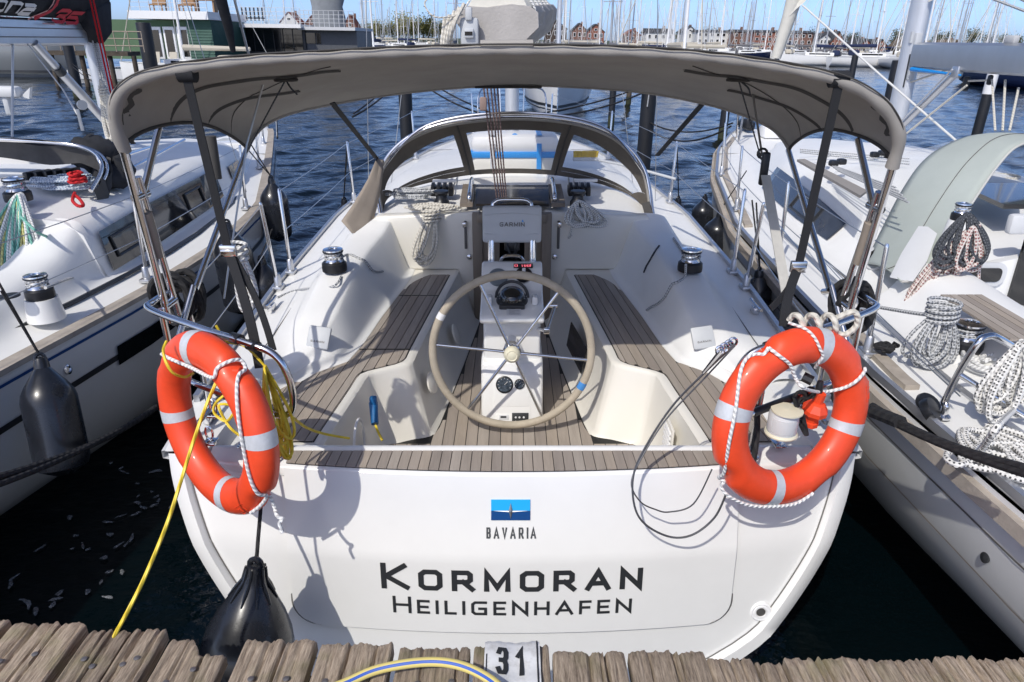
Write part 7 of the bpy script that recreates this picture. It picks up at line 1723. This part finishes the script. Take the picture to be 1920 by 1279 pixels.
# ---- trees beside them
leafm = mat('fresh spring foliage', (.20, .19, .055), .85, var=.35, vs=.6); leaf2 = mat('grey green foliage', (.10, .105, .055), .85, var=.35, vs=.6); bark = mat('bark', (.09, .07, .055), .9)
def make_tree(seed, m, label):
    g = random.Random(seed); t = thing('tree', label, 'tree', (0, 0, 0), 'trees on the far shore'); mb = MB(); mb.tube([(0, 0, 0), (.1, 0, 2.5), (0, .1, 5)], [.22, .16, .08], 7)
    tips = []
    for k in range(9):
        a = g.uniform(0, 6.28); z = g.uniform(1.8, 4.5); L = g.uniform(1.8, 3.4); tip = Vector((L * math.cos(a), L * math.sin(a), z + g.uniform(1.2, 2.6))); mb.tube([(0, 0, z), Vector((0, 0, z)).lerp(tip, .5) + Vector((0, 0, .2)), tip], [.09, .06, .025], 5); tips.append(tip)
    mb.build('trunk', bark, t); mb = MB()
    for k in range(900):
        c = g.choice(tips) * g.uniform(.55, 1.08) + Vector((g.gauss(0, .75), g.gauss(0, .75), g.gauss(.3, .8))); s = g.uniform(.12, .3); a = Vector((g.gauss(0, 1), g.gauss(0, 1), g.gauss(0, 1))).normalized(); b = a.orthogonal().normalized(); mb.add([c + a * s, c + b * s * .7, c - a * s, c - b * s * .7], [(0, 1, 2, 3)])
    mb.build('crown', m, t, smooth=False, fix=False); return t
tp = [make_tree(1, leafm, 'yellow green spring tree left of the boom end'), make_tree(2, leaf2, 'grey green tree left of the boom end')]
tu = [False, False]; g = random.Random(8)
TC = [0, 0]
for u in (690, 702, 712, 722, 735, 748, 757, 766, 775, 786, 794, 803, 812, 824, 835): 
    k = 1 if u in (702, 735, 824, 835) else 0; o = tp[k] if not tu[k] else copy_tree(tp[k]); tu[k] = True; TC[k] += 1; o['label'] = '%s %s tree from the left in the row left of the boom end' % (ORD[TC[k] - 1], ('yellow green', 'grey green')[k]); D = 318 + g.uniform(-8, 14); o.location = (wx(u, D), D, 1); o.rotation_euler = (0, 0, g.uniform(0, 6)); s = g.uniform(.95, 1.45) * (1.15 if u > 740 else 1); o.scale = (s, s, s)
for ti, u in enumerate((1270, 1330, 1530, 1590, 1600, 1680, 1755, 1765, 1820, 1850, 1880, 1905)):
    o = copy_tree(tp[1]); D = shore_y(wx(u, 210)) + 55 + g.uniform(0, 20); o.location = (wx(u, D), D, 1.4); o['label'] = '%s grey green tree from the left behind the houses on the brick house shore' % ORD[ti]; s = g.uniform(.7, 1.05); o.scale = (s, s, s); o.rotation_euler = (0, 0, g.uniform(0, 6))
# ---- green houseboat
D0 = 50.0; gr = mat('green painted boards', (.075, .135, .07), .7, var=.1, vs=1); grd = mat('dark green painted boards', (.04, .10, .075), .7, var=.1, vs=1)
hb = thing('houseboat', 'green houseboat with white french doors and roof terrace', 'houseboat', (wx(330, D0), D0 + 3, 0))
def X(u, D=D0): return wx(u, D)
def Z(u, v, D=D0): return hz(u, v, D)
zt, zb = Z(330, 38), Z(330, 112)
MB().box(((X(150) + X(356)) / 2, D0 + 3, (zt + zb) / 2), (X(356) - X(150), 6, zt - zb)).build('wall', gr, hb, smooth=False)
# lap boards on the right hand wing
n = 14; z0, z1 = Z(378, 112), Z(378, 38); H_ = (z1 - z0) / n
for k in range(n):
    mb = MB(); mb.prism([(X(356), D0 - .35, z0 + H_ * k), (X(356), D0 - .30, z0 + H_ * (k + 1)), (X(356), D0 - .22, z0 + H_ * (k + 1)), (X(356), D0 - .22, z0 + H_ * k)], (X(402) - X(356), .0, 0)); mb.build('board', grd, hb, smooth=False)
MB().box(((X(356) + X(402)) / 2, D0 + 2.9, (z0 + z1) / 2), (X(402) - X(356), 6.2, z1 - z0)).build('wall', grd, hb, smooth=False)
MB().box(((X(258) + X(404)) / 2, D0 + 2.7, Z(330, 29)), (X(404) - X(258), 7, Z(330, 22) - Z(330, 37))).build('roof', G['white'], hb, smooth=False)
for u0, u1 in ((281, 304), (308, 329), (333, 356)):
    f = MB().box(((X(u0) + X(u1)) / 2, D0 - .06, (Z(u0, 50) + Z(u0, 110)) / 2), (X(u1) - X(u0), .12, Z(u0, 50) - Z(u0, 110)), bev=.02).build('door', G['white'], hb); MB().box(((X(u0) + X(u1)) / 2, D0 - .13, (Z(u0, 56) + Z(u0, 106)) / 2), ((X(u1) - X(u0)) * .66, .03, Z(u0, 56) - Z(u0, 106))).build('pane', G['tint'], f, smooth=False)
mb = MB(); zf = Z(330, 22)
for u in np.linspace(262, 402, 9): mb.tube([(X(u), D0 - .6, zf), (X(u), D0 - .6, zf + 1.05)], .025, 5)
for k in range(4): mb.tube([(X(262), D0 - .6, zf + .28 * (k + 1) - .05), (X(402), D0 - .6, zf + .28 * (k + 1) - .05)], .014, 5)
mb.build('railing', G['palegrey'], hb)
MB().box(((X(145) + X(410)) / 2, D0 + 2, .25), (X(410) - X(145), 9, .5)).build('pontoon', G['palegrey'], hb, smooth=False)
wd = mat('oiled wood furniture', (.30, .17, .08), .6, var=.2, vs=3)
for u, dz, lb in ((297, 0, 'wooden deck chair at the left end of the roof terrace'), (352, 0, 'wooden deck chair beside the table on the roof terrace')):
    x = X(u); t = thing('deck_chair', lb, 'chair', (x, D0 + .6, zf), 'roof terrace chairs'); MB().box((x, D0 + .6, zf + .42), (.9, .7, .08)).build('seat', wd, t, smooth=False); MB().box((x, D0 + .95, zf + .85), (.9, .1, .9), Matrix.Rotation(R(-12), 3, 'X')).build('backrest', wd, t, smooth=False)
    for sx in (-1, 1):
        for sy in (-.3, .3): MB().box((x + sx * .4, D0 + .6 + sy, zf + .2), (.07, .07, .4)).build('leg', wd, t, smooth=False)
x = X(385); t = thing('terrace_table', 'wooden table at the right end of the roof terrace', 'table', (x, D0 + .8, zf)); MB().box((x, D0 + .8, zf + .74), (1.5, .8, .07)).build('table_top', wd, t, smooth=False)
for sx in (-1, 1): MB().box((x + sx * .6, D0 + .8, zf + .35), (.1, .6, .7)).build('leg', wd, t, smooth=False)
# folding chairs on the lower deck
for u, lb in ((299, 'pale folding chair left of the french doors'), (331, 'pale folding chair in front of the french doors')):
    x = X(u); z = .5; t = thing('folding_chair', lb, 'chair', (x, D0 - 1.2, z), 'lower deck chairs'); MB().box((x, D0 - 1.2, z + .42), (.5, .45, .05)).build('seat', beigec, t, smooth=False); MB().box((x, D0 - 1.0, z + .8), (.5, .05, .7), Matrix.Rotation(R(-14), 3, 'X')).build('backrest', beigec, t, smooth=False)
    for sx in (-1, 1): MB().tube([(x + sx * .24, D0 - 1.42, z), (x + sx * .24, D0 - 1.0, z + .8)], .02, 5).build('leg', G['palegrey'], t)
# ---- dark glazed houseboats
db = thing('houseboat', 'dark glazed houseboat with white roof edge and roof railing', 'houseboat', (wx(480, 56), 59, 0)); D1 = 56.0
def X1(u): return wx(u, D1)
def Z1(u, v): return hz(u, v, D1)
MB().box(((X1(404) + X1(572)) / 2, D1 + 3, (Z1(480, 52) + 0) / 2 + .2), (X1(572) - X1(404), 6, Z1(480, 52) - .4)).build('wall', mat('dark grey cladding', (.03, .032, .035), .5), db, smooth=False)
for k in range(7):
    ua, ub = lerp(440, 568, k / 7) + 1, lerp(440, 568, (k + 1) / 7) - 1; MB().box(((X1(ua) + X1(ub)) / 2, D1 - .03, (Z1(480, 54) + Z1(480, 96)) / 2), (X1(ub) - X1(ua), .06, Z1(480, 54) - Z1(480, 96))).build('pane', G['tint'], db, smooth=False)
MB().box(((X1(394) + X1(574)) / 2, D1 + 2.5, Z1(480, 48.5)), (X1(574) - X1(394), 7.4, Z1(480, 45) - Z1(480, 52))).build('roof', G['white'], db, smooth=False)
MB().box(((X1(568) + X1(668)) / 2, D1 + 3.2, (Z1(620, 56)) / 2), (X1(668) - X1(568), 6, Z1(620, 56))).build('wall', mat('slate cladding', (.085, .09, .10), .5, var=.1), db, smooth=False)
for ua, ub in ((572, 590), (592, 600)): MB().box(((X1(ua) + X1(ub)) / 2, D1 + .17, Z1(600, 72)), (X1(ub) - X1(ua), .06, Z1(600, 62) - Z1(600, 82))).build('pane', G['tint'], db, smooth=False)
MB().box(((X1(564) + X1(670)) / 2, D1 + 2.9, Z1(620, 54)), (X1(670) - X1(564), 7, Z1(620, 51) - Z1(620, 57))).build('roof', G['palegrey'], db, smooth=False)
mb = MB()
for ua, ub, vv in ((410, 570, 45), (568, 668, 51)):
    zf1 = Z1((ua + ub) / 2, vv)
    for u in np.linspace(ua, ub, 12): mb.tube([(X1(u), D1 - .5, zf1), (X1(u), D1 - .5, zf1 + 1.05)], .024, 5)
    for k in range(4): mb.tube([(X1(ua), D1 - .5, zf1 + .27 * (k + 1)), (X1(ub), D1 - .5, zf1 + .27 * (k + 1))], .014, 5)
mb.build('railing', G['palegrey'], db)
cvb = mat('grey dust cover', (.20, .215, .23), .8, var=.15, vs=2, bump=.6, bs=3)
mb = MB(); x = X1(607); rows = []
for z, w in ((0, 1.2), (.6, 1.25), (1.4, 1.15), (1.9, 1.25), (2.25, 1.1), (2.45, .7)): rows.append([Vector((x + w * (1 + .05 * math.sin(q * 5 + z * 3)) * math.cos(q), D1 + 2 + w * .7 * math.sin(q), Z1(607, 51) + z + .05 * math.sin(q * 4))) for q in np.linspace(0, 6.283, 25)[:-1]])
mb.grid(rows, closed=True, cap1=True); mb.build('covered_furniture', cvb, label='grey covered furniture stack on the houseboat roof', cat='cover')
x = X1(468); t = thing('roof_bench', 'dark slatted bench on the dark houseboat roof', 'bench', (x, D1 + 1, Z1(468, 45)))
for k in range(6): MB().box((x - .75 + .3 * k, D1 + 1.2, Z1(468, 45) + .7), (.1, .06, .9)).build('slat', G['letter'], t, smooth=False)
MB().box((x, D1 + .9, Z1(468, 45) + .42), (1.8, .6, .08)).build('seat', G['letter'], t, smooth=False)
# ---- wooden walkway and grey motor yacht on the left
wk = thing('walkway', 'raised wooden walkway with railing on posts left of the green houseboat', 'walkway', (wx(180, 40), 40, 0)); a, b = wx(70, 40), wx(262, 42)
MB().box(((a + b) / 2, 41, 1.7), (b - a, 1.4, .22)).build('deck', pile_w, wk, smooth=False)
for u in (95, 135, 152, 205, 250): x = wx(u, 41); MB().lathe([(.13, -.5), (.13, 1.6)], (x, 40.6, 0), n=10).build('post', pile_w, wk)
mb = MB()
for u in np.linspace(75, 260, 8): mb.tube([(wx(u, 40), 40.3, 1.8), (wx(u, 40), 40.3, 2.8)], .03, 5)
for z in (2.1, 2.45, 2.8): mb.tube([(wx(75, 40), 40.3, z), (wx(260, 40), 40.3, z)], .03, 5)
mb.build('railing', mat('bleached rail', (.34, .28, .22), .8), wk)
my = thing('motor_yacht', 'grey hulled motor yacht seen under the boom at the left edge', 'motor yacht', (wx(20, 48), 49, 0)); mhm = mat('grey yacht hull', (.20, .215, .225), .3, coat=.3)
mb = MB(); x0, x1 = wx(-260, 48), wx(106, 48)
rows = []
for t in np.linspace(0, 1, 16):
    x = lerp(x0, x1, t); k = 1 - max(0, (t - .75) / .25) ** 2; rows.append([Vector((x + (.5 * (z / 2)) * max(0, (t - .6) / .4), 50 - w * k, z)) for w, z in ((1.3, -.2), (1.5, .3), (1.75, 1.0), (1.85, 1.9), (1.8, 2.0), (0, 2.05))])
mb.grid(rows); mb.build('hull', mhm, my, ang=50)
mb = MB(); mb.prism([(x0, 49.2, 2.0), (lerp(x0, x1, .8), 49.2, 2.0), (lerp(x0, x1, .7), 49.2, 3.1), (x0, 49.2, 3.2)], (0, 1.6, 0)); mb.build('cabin', G['gel'], my, smooth=False)
mb = MB(); mb.grid([[Vector((lerp(x0, x1, t), 50 - 1.60 * (1 - max(0, (t - .75) / .25) ** 2) - .04, z)) for t in np.linspace(0, .98, 16)] for z in (.28, .42)]); mb.build('waterline_stripe', G['letter'], my)
# outboard engine lying at the left edge
x = at(22, 186, y=8.8); t = thing('outboard_motor', 'grey outboard motor clamped on the rail of the far left boat', 'outboard motor', x - Vector((0, 0, .4))); MB().box(x, (.26, .16, .13), bev=.04).build('cowling', G['palegrey'], t); MB().box(x + Vector((-.05, 0, -.14)), (.07, .09, .25), bev=.02).build('shaft', G['plastgrey'], t); mb = MB(); mb.prism([x + Vector((.13, 0, -.05)), x + Vector((.26, 0, .05)), x + Vector((.22, 0, -.08))], (0, .05, 0)); mb.build('tiller', G['palegrey'], t, smooth=False)

# the whole moored group lies with the slight heel measured above (children follow their things)
if 'NEAR' not in globals(): NEAR = [o for o in COL.objects if o.parent is None and o.type in ('MESH', 'EMPTY') and o.name != 'water']
bpy.context.view_layer.update()
for o in NEAR: o.matrix_world = BOAT @ o.matrix_world
